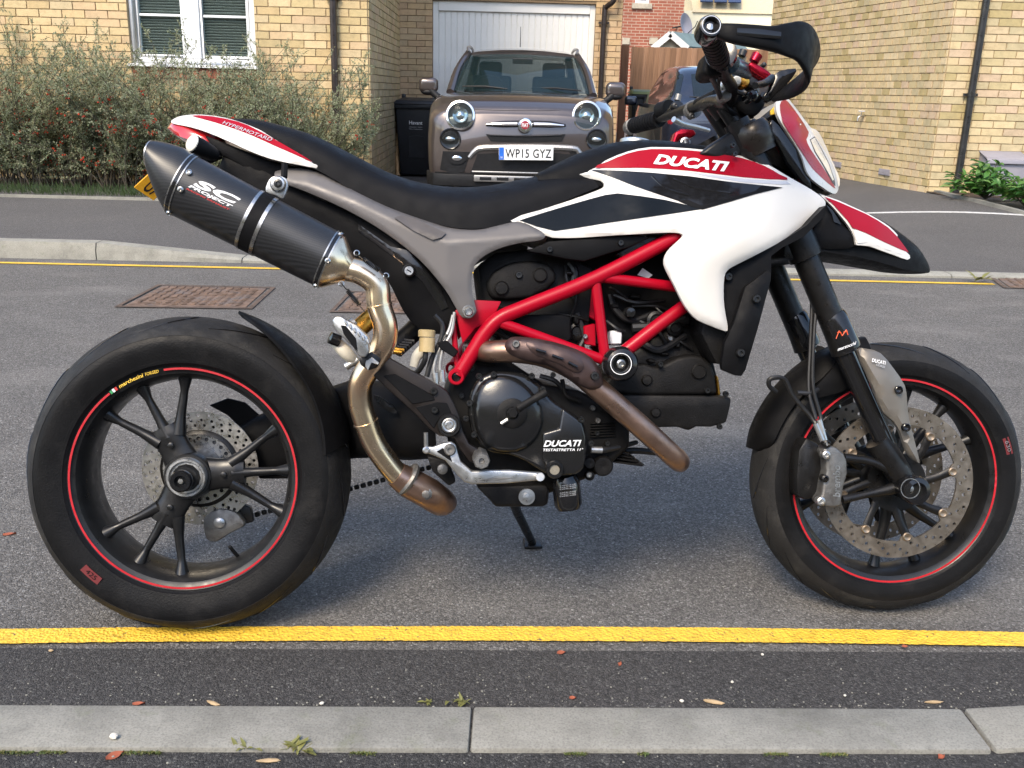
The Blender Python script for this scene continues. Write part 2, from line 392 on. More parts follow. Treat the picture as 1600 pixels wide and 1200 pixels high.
def LT(name, u, v, y, prof, mat, par=bike, n=28, axis=(0, -1, 0), cap=True):   # turned part, heights run towards the near side
    b = MB(); b.lathe(prof, P(u, v, y), axis, n, cap); return b.build(name, mat, par)
def bolt(u, v, y, r, par, mat='bolt', axis=(0, -1, 0)):
    return LT('bolt', u, v, y, [(r, -.004), (r, .003), (r * .85, .005), (r * .5, .005), (r * .45, .001), (.0, .001)], mat, par, 14, axis)
def LF(name, st, mat, par=bike, e=2.4, n=18, cap=True, c=idt, sm=3):   # body symmetric about the centre plane: (top, bottom edge, half width)
    rs = []
    S = st
    if sm:
        q = cat_rom([(s[0][0], s[0][1], s[1][0]) for s in st], sm); q2 = cat_rom([(s[1][0], s[1][1], s[2]) for s in st], sm)
        S = [((a.x, a.y), (a.z, b_.y), b_.z) for a, b_ in zip(q, q2)]
    for (t, b_, hw) in S:
        T = P(*c(*t), 0); B = P(*c(*b_), -hw); C = Vector((B.x, 0, B.z)); U = T - C; ring = []
        for k in range(n + 1):
            a = math.pi * k / n; ca, sa = math.cos(a), math.sin(a)
            ring.append(C + U * (abs(sa) ** (2 / e)) + Vector((0, -math.copysign(abs(ca) ** (2 / e), ca) * hw, 0)))
        for k in range(n - 1, 0, -2):
            a = math.pi * k / n; ring.append(C - U * .06 * math.sin(a) + Vector((0, -math.cos(a) * hw * .9, 0)))
        rs.append(ring)
    b = MB(); b.rings(rs, cap); return b.build(name, mat, par, smooth=50)
def tps(ctrl):
    c = np.array([(a, b_) for a, b_, _ in ctrl], float); y = np.array([q for _, _, q in ctrl], float); n = len(c)
    def K(r2): return np.where(r2 > 0, r2 * np.log(r2 + 1e-9), 0)
    A = np.zeros((n + 3, n + 3)); A[:n, :n] = K(((c[:, None] - c[None]) ** 2).sum(-1)) + np.eye(n) * 20.; A[:n, n] = 1; A[:n, n + 1:] = c; A[n:, :n] = A[:n, n:].T
    w = np.linalg.solve(A, np.concatenate([y, [0, 0, 0]]))
    return lambda u, v: float(K(((np.array([u, v]) - c) ** 2).sum(-1)) @ w[:n] + w[n] + w[n + 1] * u + w[n + 2] * v)
def cdt(outline, grid, holes=()):
    pts = [Vector(p) for p in outline]; n = len(pts); ed = [(i, (i + 1) % n) for i in range(n)]
    for h in holes:
        k = len(pts); pts += [Vector(p) for p in h]; ed += [(k + i, k + (i + 1) % len(h)) for i in range(len(h))]
    def inside(p, poly):
        r = False; m = len(poly)
        for i in range(m):
            a, b_ = poly[i], poly[i - 1]
            if (a[1] > p[1]) != (b_[1] > p[1]) and p[0] < (b_[0] - a[0]) * (p[1] - a[1]) / (b_[1] - a[1]) + a[0]: r = not r
        return r
    def dist(p):
        m = 1e9
        for i in range(n):
            a, b_ = pts[i], pts[(i + 1) % n]; d = b_ - a; t = max(0, min(1, (Vector(p) - a).dot(d) / max(d.length_squared, 1e-12))); m = min(m, (a + d * t - Vector(p)).length)
        return m
    if grid:
        x0 = min(p[0] for p in outline); x1 = max(p[0] for p in outline); y0 = min(p[1] for p in outline); y1 = max(p[1] for p in outline)
        j = 0; y = y0
        while y < y1:
            x = x0 + (grid / 2 if j % 2 else 0)
            while x < x1:
                if inside((x, y), outline) and dist((x, y)) > grid * .45: pts.append(Vector((x, y)))
                x += grid
            y += grid * .87; j += 1
    r = delaunay_2d_cdt(pts, ed, [], 0, 1e-6); vs = [(p.x, p.y) for p in r[0]]; fs = []
    for f in r[2]:
        cx = sum(vs[i][0] for i in f) / len(f); cy = sum(vs[i][1] for i in f) / len(f)
        if inside((cx, cy), outline) and not any(inside((cx, cy), h) for h in holes): fs.append(tuple(f))
    return vs, fs, dist
def mirror_part(o, par=None):
    me = o.data.copy(); me.name = o.data.name
    bm = bmesh.new(); bm.from_mesh(me)
    for v in bm.verts: v.co.y = -v.co.y
    bmesh.ops.reverse_faces(bm, faces=bm.faces); bm.to_mesh(me); bm.free()
    c = bpy.data.objects.new(o.name.split('.')[0], me); COL.objects.link(c); c.parent = par or o.parent; return c
def PN(name, out, yf, mat, par=bike, t=.004, grid=10., roll=.006, rw=10., sm=3, c=idt, off=0., mirror=False, holes=(), smooth=40):
    """moulded panel: traced outline, sideways position from yf, edges rolled inwards, t thick"""
    o = [c(*p) for p in out]
    if sm: o = [(p.x, p.y) for p in cat_rom([(a, b_, 0) for a, b_ in o], sm, True)]
    hs = [[c(*p) for p in h] for h in holes]
    o2 = []
    for i in range(len(o)):                                   # short edges, so that decals lie on what they cover
        a_, b2 = Vector(o[i]), Vector(o[(i + 1) % len(o)]); k = max(1, int((b2 - a_).length / (grid * .8)))
        o2 += [tuple(a_.lerp(b2, j / k)) for j in range(k)]
    o = o2
    vs, fs, dist = cdt(o, grid, hs)
    Y = [yf(u, v) + off + (roll * (1 - min(1, dist((u, v)) / rw)) ** 2 if roll else 0) for u, v in vs]
    n = len(vs); V3 = [P(u, v, y) for (u, v), y in zip(vs, Y)]
    back = [p + Vector((0, t + (roll * .6 if roll else 0), 0)) for p in V3]
    ec = {}
    for f in fs:
        for i in range(len(f)): k = (f[i], f[(i + 1) % len(f)]); ec[tuple(sorted(k))] = ec.get(tuple(sorted(k)), []) + [k]
    F = [f for f in fs] + [tuple(i + n for i in reversed(f)) for f in fs] + [(k[0][1], k[0][0], k[0][0] + n, k[0][1] + n) for k in ec.values() if len(k) == 1]
    bm = bmesh.new(); q = [bm.verts.new(p) for p in V3 + back]
    for f in F:
        try: bm.faces.new([q[i] for i in f])
        except ValueError: pass
    bmesh.ops.recalc_face_normals(bm, faces=bm.faces); me = bpy.data.meshes.new(name); bm.to_mesh(me); bm.free()
    me.shade_smooth(); me.set_sharp_from_angle(angle=R_(smooth)); ob = link(name, me, mat, par)
    if mirror: mirror_part(ob)
    return ob
def words(name, s, a, b_, h, yf, mat, par, c=idt, **kw):      # lettering between two base points; h = vector to the top of the letters
    a, b_ = Vector(c(*a)), Vector(c(*b_)); o0 = Vector(c(0, 0)); hv = Vector(c(*h)) - o0
    fn = (lambda u, v: yf) if isinstance(yf, (int, float)) else yf
    def f(p, q): r = a + (b_ - a) * p + hv * q; return P(r.x, r.y, fn(r.x, r.y))
    return lettering(name, s, f, mat, par, **kw)
# ---- its materials
def gloss(name, col, rough=.28, coat=.1, var=.05, dirt=None): return simple(name, col, rough, 0, var, 6, .05, coat=coat, dirt=dirt, spec=.2)
MAT['white_p'] = gloss('white_bodywork', (.66, .635, .59), .32, .1, .03, ((.45, .42, .36), .12, 9, .6))
MAT['red_p'] = gloss('red_bodywork', (.31, .002, .012), .3, .03)
MAT['red_frame'] = gloss('red_frame_paint', (.35, .002, .014), .34, .1, .08, ((.10, .012, .014), .35, 25, .62))
MAT['silver_p'] = gloss('silver_decal', (.45, .46, .50), .35)
MAT['grey_dark'] = simple('dark_grey_recess', (.075, .067, .064), .55, .2)
MAT['matt_black'] = simple('matt_black_plastic', (.0065, .0065, .0072), .5, var=.15, scale=20, bmp=.25, bscale=700, spec=.09, dirt=((.07, .065, .058), .08, 14, .6))
MAT['panel_navy'] = simple('dark_grip_panel', (.0025, .0055, .010), .5, var=.1, scale=20, bmp=.25, bscale=900, spec=.12)
MAT['gloss_black'] = simple('gloss_black', (.010, .010, .011), .12, var=.1)
MAT['seat'] = simple('seat_vinyl', (.006, .006, .007), .5, var=.15, scale=12, bmp=.4, bscale=1100, spec=.12)
MAT['grey_panel'] = simple('grey_subframe', (.118, .110, .107), .46, .3, var=.03, scale=8, bmp=.12, bscale=900)
MAT['rubber'] = simple('tyre_rubber', (.0075, .0075, .008), .46, var=.3, scale=9, rvar=.12, bmp=.3, bscale=260, spec=.14, dirt=((.05, .046, .042), .25, 13, .55))
MAT['tread'] = simple('scrubbed_tread', (.017, .0165, .0165), .7, var=.3, scale=14, bmp=.6, bscale=300, spec=.25, dirt=((.07, .066, .058), .4, 16, .52))
MAT['rim'] = simple('black_wheel', (.011, .011, .0115), .36, .2, var=.2, scale=14, dirt=((.07, .058, .048), .2, 18, .57))
MAT['red_stripe'] = simple('red_rim_stripe', (.45, .012, .02), .45, var=.1)
MAT['black_metal'] = simple('black_metal', (.012, .0115, .0115), .36, .35, var=.2, scale=25, bmp=.2, bscale=500, dirt=((.07, .058, .046), .2, 30, .56))
MAT['engine'] = simple('engine_casting', (.013, .0125, .0125), .45, .3, var=.25, scale=22, bmp=.45, bscale=420, spec=.16, dirt=((.07, .058, .046), .14, 22, .57))
MAT['clutch'] = simple('engine_cover', (.010, .010, .0105), .16, .0, var=.15, scale=18, rvar=.04, spec=.6, bmp=.12, bscale=500)
MAT['bracket'] = simple('bronze_black_bracket', (.018, .0135, .012), .42, .4, var=.15, scale=20, bmp=.2, bscale=600)
MAT['fork_cap'] = simple('anodised_fork_cap', (.040, .035, .031), .34, .6, var=.1)
MAT['bolt'] = simple('dark_bolt', (.05, .05, .05), .35, .85, var=.2)
MAT['steel'] = simple('steel', (.50, .49, .47), .3, 1., var=.12, scale=40)
MAT['alloy'] = simple('cast_aluminium', (.52, .52, .51), .36, .9, var=.12, scale=30, bmp=.15, bscale=500)
MAT['alloy_dirty'] = simple('grey_caliper', (.20, .195, .185), .45, .7, var=.25, scale=30, bmp=.3, bscale=400, dirt=((.07, .055, .045), .6, 28, .5))
MAT['disc'] = simple('brake_disc_steel', (.56, .54, .50), .32, .9, var=.12, scale=30, dirt=((.30, .25, .2), .3, 20, .5))
MAT['disc_brown'] = simple('dusty_disc_steel', (.33, .285, .235), .36, .85, var=.2, scale=30, dirt=((.12, .08, .05), .5, 20, .5))
MAT['bobbin'] = simple('bronze_bobbin', (.32, .25, .18), .4, .8)
MAT['gold'] = simple('gold_anodised', (.58, .30, .05), .3, .9, var=.1)
MAT['red_ano'] = simple('red_anodised', (.40, .01, .025), .25, .85, var=.08)
MAT['blue_ano'] = simple('blue_grey_anodised', (.20, .28, .32), .3, .8)
MAT['guard'] = simple('grey_fork_guard', (.17, .155, .135), .45, .25, var=.12, scale=8, dirt=((.26, .21, .15), .45, 6, .5))
MAT['brown_pipe'] = simple('bronze_header', (.34, .22, .165), .36, .9, var=.2, scale=12, bmp=.12, bscale=500, dirt=((.10, .06, .045), .4, 16, .5))
MAT['shield'] = simple('bronze_heat_shield', (.085, .056, .052), .42, .6, var=.15, scale=14, bmp=.15, bscale=700)
MAT['clear_plastic'] = simple('yellowed_reservoir', (.42, .32, .16), .3, var=.15)
MAT['hose'] = simple('black_hose', (.012, .012, .013), .45)
MAT['braid'] = simple('braided_hose', (.45, .44, .42), .4, .7)
MAT['lens_red'] = simple('red_lamp_lens', (.45, .012, .015), .12, var=.1, coat=1)
MAT['lens_white'] = simple('clear_indicator', (.85, .80, .68), .15, var=.05, coat=1)
MAT['cream'] = simple('cream_plastic', (.62, .58, .48), .45)
MAT['yellow_ink'] = simple('yellow_decal', (.80, .52, .05), .5)
MAT['red_ink'] = simple('red_decal', (.48, .02, .02), .5)
MAT['green_ink'] = simple('green_decal', (.03, .25, .08), .5)
MAT['sight'] = simple('sight_glass_oil', (.22, .20, .16), .3)
MAT['red_label'] = simple('red_tyre_label', (.13, .014, .016), .6, var=.2)
MAT['orange_ink'] = simple('orange_red_decal', (.70, .08, .015), .4)
def pipemat():
    m, t, b = NM('straw_titanium'); c = coords(t)
    cc = ramp(t, noise(t, c, 5.5, 3), [(.25, (.90, .68, .44)), (.45, (.98, .77, .53)), (.62, (.92, .57, .36)), (.8, (.97, .83, .66))])
    st = N(t, 'Mapping'); st.inputs['Scale'].default_value = (60, 60, 60); L(t, c, st.inputs['Vector'])
    L(t, cc, b.inputs['Base Color']); b.inputs['Metallic'].default_value = 1
    r = N(t, 'MapRange'); r.inputs['To Min'].default_value = .18; r.inputs['To Max'].default_value = .34; L(t, noise(t, c, 22, 5), r.inputs[0]); L(t, r.outputs[0], b.inputs['Roughness'])
    return m
MAT['straw'] = pipemat()
def carbonmat():
    m, t, b = NM('carbon_fibre'); c = coords(t)
    s = N(t, 'SeparateXYZ'); mp = N(t, 'Mapping'); mp.inputs['Rotation'].default_value = (0, R_(29), 0); L(t, c, mp.inputs['Vector']); L(t, mp.outputs[0], s.inputs[0])
    w1 = N(t, 'TexWave'); w1.wave_type = 'BANDS'; w1.bands_direction = 'DIAGONAL'; w1.inputs['Scale'].default_value = 95; w1.inputs['Distortion'].default_value = 0; L(t, mp.outputs[0], w1.inputs['Vector'])
    ck = N(t, 'TexChecker'); ck.inputs['Scale'].default_value = 420; L(t, mp.outputs[0], ck.inputs['Vector'])
    cc = ramp(t, w1.outputs['Fac'], [(.3, (.012, .0125, .0135)), (.7, (.021, .0215, .0235))])
    cc = mixc(t, .35, cc, ramp(t, ck.outputs['Fac'], [(0, (.6, .6, .6)), (1, (1.3, 1.3, 1.3))]), 'MULTIPLY')
    L(t, cc, b.inputs['Base Color']); b.inputs['Roughness'].default_value = .36; b.inputs['Specular IOR Level'].default_value = .55
    return m
MAT['carbon'] = carbonmat()
# ------------------------------------------------------------------ the ground
def ss(a, b, x):
    t = min(1, max(0, (x - a) / (b - a))); return t * t * (3 - 2 * t)
def kerb_h(X): return .022 + .083 * (1 - min(1, max(0, (X + 2.65) / 1.0)))
def kerb_y(X): return 6.05 + .028 * X
def Tz(X, Y): return kerb_h(X) * (1 - .6 * ss(7, 12, Y) * ss(-2.2, -1.4, X)) + .17 * ss(1.8, 4.3, X) * ss(6.4, 9.6, Y)
def GT(u, v):
    z = 0.
    for _ in range(8): p = G(u, v, z); z = Tz(p.x, p.y)
    return p
def struct(o): o['kind'] = 'structure'; return o
def sheet(name, pts, mat, z=None):
    v = [(p[0], p[1], p[2] if z is None else z) for p in pts]
    return struct(raw(name, v, [tuple(range(len(v)))], mat))
sheet('ground', [(-900, -900), (900, -900), (900, 1400), (-900, 1400)], 'drive', -.06)
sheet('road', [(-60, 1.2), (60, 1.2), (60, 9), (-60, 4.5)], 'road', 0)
sheet('road_edge_strip', [(-6, 1.25), (6, 1.65), (6, 1.93), (-6, 1.46)], 'road_edge', .003)
def near_y(X): return 1.499 + .036 * X
b = MB()
sheet('footpath', [(-40, -8), (40, -8), (40, 2.85), (.885, near_y(.885) - .11), (-40, near_y(-40) - .11)], 'path', .002)
kerb = struct(empty('near_kerb', (0, 0, 0)))
def stone(x0, x1, skew0=0, skew1=0, yfun=near_y, par=kerb, top=.012, w=.118):
    b = MB()
    a = [(x0, yfun(x0), -.1), (x1, yfun(x1), -.1), (x1 + skew1, yfun(x1) - w, -.1), (x0 + skew0, yfun(x0) - w, -.1)]
    b.prism(a, (0, 0, .1 + top)); return b.build('kerb_stone', 'kerb', par, .006, 2)
xs = [-2.81, -1.89, -.972]
for x in xs: stone(x, x + .914)
stone(-.055, .855, 0, .004)
kb = lambda X: 1.531 + .13 * (X - .862)
stone(.862, 1.7, .004, -.02, kb); stone(1.706, 2.5, -.03, -.03, kb)
# painted lines
def strip(name, a0, a1, b0, b1, mat, z, n=90, jit=.004):
    rnd = random.Random(3); v = []; f = []
    for i in range(n + 1):
        t = i / n
        for p, q in ((a0, a1), (b0, b1)):
            v.append((p[0] + (q[0] - p[0]) * t, p[1] + (q[1] - p[1]) * t + rnd.uniform(-jit, jit), z))
    for i in range(n): f.append((2 * i, 2 * i + 1, 2 * i + 3, 2 * i + 2))
    return struct(raw(name, v, f, mat))
v = []; f = []; rnd = random.Random(3)
for i in range(901):
    x = -3 + i / 150; y = 1.7535 + .0435 * x - .014 * x * x
    v += [(x, y - .0275 + rnd.uniform(-.0012, .0012), .006), (x, y + .0275 + rnd.uniform(-.0012, .0012), .006)]
    if i: f.append((2 * i - 2, 2 * i - 1, 2 * i + 1, 2 * i))
struct(raw('yellow_line_near', v, f, 'yellow'))
strip('yellow_line_far', (-20, 5.31), (3.02, 5.925), (-20, 5.36), (3.02, 5.975), 'yellow', .004, 300, .002)
# far kerb
fk = struct(empty('far_kerb', (0, 0, 0)))
for i in range(-14, 14):
    x0 = -2.65 + i * .915; x1 = x0 + .908; b = MB(); w = .125
    rs = []
    for k in range(5):
        x = x0 + (x1 - x0) * k / 4; y = kerb_y(x); hh = kerb_h(x)
        rs.append([(x, y, -.1), (x, y + .004, hh * .55), (x, y + .022, hh), (x, y + w, hh + .002), (x, y + w, -.1)])
    b.rings(rs); b.build('kerb_stone', 'kerb_old', fk, 0, smooth=30)
# sloping tarmac in front of the houses
X_ = [-60, -20, -9] + [-7 + .25 * i for i in range(57)] + [9, 20, 60]; Y_ = [0, .25, .5, 1, 1.5, 2, 2.5, 3, 3.5, 4, 5, 6, 8, 12, 30]
v = []; f = []
for y in Y_:
    for x in X_:
        yy = kerb_y(x) + .123 + y; v.append((x, yy, Tz(x, yy) + (0 if y else .001)))
nx = len(X_)
for j in range(len(Y_) - 1):
    for i in range(nx - 1): f.append((j * nx + i, j * nx + i + 1, (j + 1) * nx + i + 1, (j + 1) * nx + i))
struct(raw('driveway', v, f, 'drive', smooth=True))
def ribbon(name, pts, w, h, mat, lift=0.):             # a low edging that follows the tarmac
    b = MB(); rs = []
    for i, p in enumerate(pts):
        a = Vector(pts[max(0, i - 1)]); c = Vector(pts[min(len(pts) - 1, i + 1)]); d = (c - a).normalized(); n = Vector((-d.y, d.x))
        z = Tz(*p) + lift
        rs.append([(p[0] + n.x * s * w / 2, p[1] + n.y * s * w / 2, z + q) for s, q in ((-1, -.05), (-1, h), (1, h), (1, -.05))])
    b.rings(rs); return struct(b.build(name, mat, None, 0, smooth=0))
def lerp2(a, c, n): return [(a[0] + (c[0] - a[0]) * i / n, a[1] + (c[1] - a[1]) * i / n) for i in range(n + 1)]
wl0, wl1 = GT(1330, 333.6), GT(1640, 337.6)
ribbon('white_bay_line', lerp2(wl0, wl1, 12), .05, .004, 'white_line')
# ironwork let into the road
def manhole(pts, label, tri=True, seed=1):
    c = sum((Vector(p) for p in pts), Vector((0, 0))) / 4
    r = empty('manhole_cover', (c.x, c.y, 0), label, 'manhole cover', 'rusty covers in the road')
    q = [Vector((p[0] - c.x, p[1] - c.y)) for p in pts]
    b = MB(); n = 4
    o = [(p.x, p.y, .006) for p in q]; i_ = [(p.x * .93, p.y * .90, .007) for p in q]
    b.add(o + i_ + [(x, y, -.03) for x, y, _ in o], [(k, (k + 1) % 4, 4 + (k + 1) % 4, 4 + k) for k in range(4)]); b.build('frame', 'rust_frame', r, smooth=0)
    q2 = [p * .90 for p in q]
    for tri_ in ((q2[0], q2[1], q2[2]), (q2[0], q2[2], q2[3])):
        cc = (tri_[0] + tri_[1] + tri_[2]) / 3; t3 = [cc + (p - cc) * .965 for p in tri_]
        b = MB(); b.prism([(p.x, p.y, -.02) for p in t3], (0, 0, .026)); cv = b.build('cover', 'rust', r, .002, 1)
        sb = MB(); A = t3[0]; e1 = t3[1] - A; e2 = t3[2] - A
        m = 13
        for i in range(1, m):
            for j in range(1, m - i):
                p = A + e1 * (i / m) + e2 * (j / m)
                d = (e1 if (i + j) % 2 else e2).normalized() * .014; w = Vector((-d.y, d.x)) * .45
                sb.prism([(*(p - d - w), .006), (*(p + d - w), .006), (*(p + d + w), .006), (*(p - d + w), .006)], (0, 0, .005))
        s_ = sb.build('raised_tread', 'rust', cv, smooth=0); s_['kind'] = 'stuff'
    return r
g2 = lambda u, v: (G(u, v).x, G(u, v).y)
manhole([g2(178, 481), g2(394, 484), g2(431, 450), g2(246, 446)], 'rusty double triangular manhole cover behind the rear tyre')
manhole([g2(514, 489), g2(700, 493), g2(716, 461), g2(546, 456)], 'rusty manhole cover behind the exhaust pipe, partly hidden by the motorcycle')
manhole([g2(1568, 451), g2(1760, 456), g2(1740, 438), g2(1545, 434)], 'rusty brown cover by the far kerb at the right edge')
# planting beds
def bed(name, pts, mat='soil', lift=.03):
    v = [(p[0], p[1], Tz(p[0], p[1]) + lift) for p in pts]
    return struct(raw(name, v, [tuple(range(len(v)))], mat))
BEDY = GT(115, 311).y
bed('soil_bed', [(-9, BEDY), (-1.55, BEDY + .1), (-1.5, 10.0), (-9, 10.0)], lift=.025)
ribbon('bed_edging', lerp2((-9, BEDY - .03), (-1.5, BEDY + .07), 10), .05, .022, 'kerb_old')
# ------------------------------------------------------------------ brickwork
_bm = {}
def brick_mesh(i, mat):
    k = (i, mat)
    if k not in _bm:
        b = MB(); b.box((0, 0, 0), (1, 1, 1)); rr = random.Random(i)
        b.v = [(x + rr.uniform(-.012, .012), y + rr.uniform(-.02, .02), z + rr.uniform(-.03, .03)) for x, y, z in b.v]
        me = b.mesh('brick', .0, smooth=0); me.materials.append(MAT[mat]); _bm[k] = me
    return _bm[k]
def brickwork(wall, o, d, length, z0, z1, mat, holes=(), unit=.225, zoff=0., limit=300, z_fine=2.6, seed=1, vgap=.005, shift=.5):
    """courses of single bricks on the face that starts at o and runs along d; holes = (s0, s1, za, zb)"""
    d = Vector((d[0], d[1], 0)).normalized(); n = Vector((d.y, -d.x, 0)); rr = random.Random(seed)
    ang = math.atan2(d.y, d.x); items = []
    k0 = int(math.floor((z0 - zoff) / .075)); k1 = int((min(z1, z_fine) - zoff) / .075)
    for k in range(k0, k1):
        z = zoff + k * .075 + .0375
        s = -unit * (shift if k % 2 else 0)
        while s < length:
            a, c = max(0, s), min(length, s + unit); segs = [(a + vgap, c - vgap)]
            for (s0, s1, za, zb) in holes:
                if za - .03 < z < zb + .03:
                    ns = []
                    for (p, q) in segs:
                        if q <= s0 or p >= s1: ns.append((p, q)); continue
                        if p < s0: ns.append((p, s0 - .003))
                        if q > s1: ns.append((s1 + .003, q))
                    segs = ns
            for (p, q) in segs:
                if q - p > .02:
                    m = Vector(o) + d * ((p + q) / 2); items.append((m.x, m.y, z, q - p))
            s += unit
    dep = .05
    scored = []
    for it in items:
        pp = proj((it[0], it[1], it[2]))
        vis = pp is not None and -10 < pp[0] < 1610 and -8 < pp[1] < 330
        scored.append(((CAM_F / pp[2] * it[3]) if vis else 0, it))
    scored.sort(key=lambda q: -q[0])
    rest = MB(); cnt = 0
    for sc, (x, y, z, w) in scored:
        out = rr.uniform(.001, .006)
        c = Vector((x, y, z)) - n * (dep / 2 - .0075 - out)
        if sc > 0 and cnt < limit:
            ob = bpy.data.objects.new('brick', brick_mesh(rr.randrange(4), mat)); COL.objects.link(ob); ob.parent = wall
            ob.location = c; ob.rotation_euler = (rr.uniform(-.004, .004), 0, ang + rr.uniform(-.004, .004)); ob.scale = (w, dep, .0655 + rr.uniform(-.0015, .0015)); cnt += 1
        elif sc > 0 or z < 2.4:
            M = Matrix.Rotation(ang, 3, 'Z'); rest.box(c, (w, dep, .0655), M)
    if rest.v:
        o_ = rest.build('bricks_beyond', mat + '_rest', wall, smooth=0); o_['kind'] = 'stuff'
    return cnt
def slab(b, o, d, s0, s1, z0, z1, t=.1):                    # backing wall piece, its face at the mortar plane
    d = Vector((d[0], d[1], 0)).normalized(); n = Vector((d.y, -d.x, 0)); o = Vector(o)
    a = o + d * s0; c = o + d * s1
    b.add([(a.x, a.y, z0), (c.x, c.y, z0), (c.x - n.x * t, c.y - n.y * t, z0), (a.x - n.x * t, a.y - n.y * t, z0),
           (a.x, a.y, z1), (c.x, c.y, z1), (c.x - n.x * t, c.y - n.y * t, z1), (a.x - n.x * t, a.y - n.y * t, z1)],
          [(0, 1, 5, 4), (1, 2, 6, 5), (2, 3, 7, 6), (3, 0, 4, 7), (4, 5, 6, 7), (3, 2, 1, 0)])
# ---- the yellow house on the left, its side wall and the garage
HY = 9.95; GY = 13.1
HX = -1.505; GX0 = -1.58
h1 = empty('brick_house', (-4, HY, 0), 'yellow brick house with white window behind the berry bushes', 'house')
h1.location = (0, 0, 0)
wx0, wx1 = V(203, 60, HY).x, V(399, 60, HY).x; wz0 = V(300, 104, HY).z; wz1 = 2.35
b = MB(); LX = -9.0
for (s0, s1, z0, z1) in ((0, wx0 - LX, 0, 2.62), (wx1 - LX, HX - LX, 0, 2.62), (wx0 - LX, wx1 - LX, 0, wz0 - .0), (wx0 - LX, wx1 - LX, wz1, 2.62)):
    slab(b, (LX, HY, 0), (1, 0), s0, s1, z0, z1, .25)
wl = b.build('wall', 'mortar', h1, smooth=0)
b = MB(); slab(b, (HX, HY, 0), (GX0 - HX, GY - HY), 0.004, GY - HY, 0, 2.62, .1); wl2 = b.build('side_wall', 'mortar', h1, smooth=0)
zo = .012
brickwork(wl, (LX, HY, 0), (1, 0), HX - LX, 0, 2.6, 'brick_l', [(wx0 - LX, wx1 - LX, wz0 - .115, wz1)], zoff=zo, limit=230, seed=2)
brickwork(wl2, (HX, HY, 0), (GX0 - HX, GY - HY), GY - HY - .01, 0, 2.6, 'brick_l', zoff=zo, limit=70, seed=3)
b = MB(); b.bb((LX, HY - .012, 2.62), (HX, HY + 4.5, 5.2)); b.build('upper_wall', 'yel_face', h1, smooth=0)
b = MB(); b.prism([(LX - .3, HY - .35, 5.1), (LX - .3, HY + 4.9, 5.1), (LX - .3, HY + 2.3, 7.4)], (HX - LX + .6, 0, 0)); b.build('roof', 'roof_tile', h1, smooth=0)
b = MB(); n_ = 17
for i in range(n_):                                             # red soldier course under the window
    w = (wx1 - wx0) / n_; x = wx0 + w * (i + .5)
    ob = bpy.data.objects.new('sill_brick', brick_mesh(i % 4, 'brick_red')); COL.objects.link(ob); ob.parent = h1
    ob.location = (x, HY + .012, wz0 - .062); ob.scale = (w - .009, .05, .105)
win = empty('window', parent=h1)
b = MB(); fy = HY + .03
fr = .062
for (a, c) in (((wx0, wz0), (wx0 + fr, wz1)), ((wx1 - fr, wz0), (wx1, wz1)), ((wx0 + fr, wz0), (wx1 - fr, wz0 + .075)), ((wx0 + fr, wz1 - .07), (wx1 - fr, wz1))):
    b.bb((a[0], fy, a[1]), (c[0], fy + .07, c[1]))
mx0, mx1 = V(287, 60, HY).x, V(312, 60, HY).x
b.bb((mx0, fy - .004, wz0 + .075), (mx1, fy + .066, wz1 - .07))
b.build('frame', 'upvc', win, .006, 1)
b = MB(); b.bb((wx0 - .03, HY - .045, wz0 - .012), (wx1 + .03, fy + .02, wz0 + .016)); b.build('sill', 'upvc', win, .004, 1)
for (a, c) in ((wx0 + fr, mx0), (mx1, wx1 - fr)):
    b = MB(); s = .028
    for (p, q) in (((a + .004, wz0 + .08), (a + s, wz1 - .075)), ((c - s, wz0 + .08), (c - .004, wz1 - .075)), ((a + s, wz0 + .08), (c - s, wz0 + .08 + s)), ((a + s, wz1 - .075 - s), (c - s, wz1 - .075))):
        b.bb((p[0], fy + .012, p[1]), (q[0], fy + .06, q[1]))
    zb = V(250, 23, HY).z
    b.bb((a + s, fy + .02, zb - .012), (c - s, fy + .05, zb + .012))
    b.build('casement', 'upvc', win, .004, 1)
    b = MB(); b.bb((a + s - .004, fy + .030, wz0 + .1), (c - s + .004, fy + .036, wz1 - .1)); b.build('pane', 'pane', win, smooth=0)
    b = MB(); z = wz0 + .12
    while z < wz1 - .1:
        b.box(((a + c) / 2, fy + .066, z), (c - a - .05, .024, .0026), Matrix.Rotation(R_(-38), 3, 'X')); z += .026
    o_ = b.build('blind_slats', 'slat', win, smooth=0); o_['kind'] = 'stuff'
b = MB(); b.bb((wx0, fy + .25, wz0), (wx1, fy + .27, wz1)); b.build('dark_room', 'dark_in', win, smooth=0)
def downpipe(name, pts, r, mat, parent, clips):
    b = MB(); b.tube(pts, r, 14, sm=4 if len(pts) > 2 else 0); o = b.build(name, mat, parent)
    for (x, y, z) in clips:
        b = MB(); b.lathe([(r + .002, -.016), (r + .008, -.016), (r + .008, .016), (r + .002, .016)], (x, y, z), (0, 0, 1), 16); b.box((x - r - .018, y + .02, z), (.035, .02, .025)); b.box((x + r + .018, y + .02, z), (.035, .02, .025)); b.build('pipe_clip', mat, o)
    return o
px_ = V(523, 50, HY).x
downpipe('drainpipe', [(px_, HY - .06, 3.2), (px_, HY - .06, .05)], .034, 'pipe_brown', h1, [(px_, HY - .06, 1.9)])
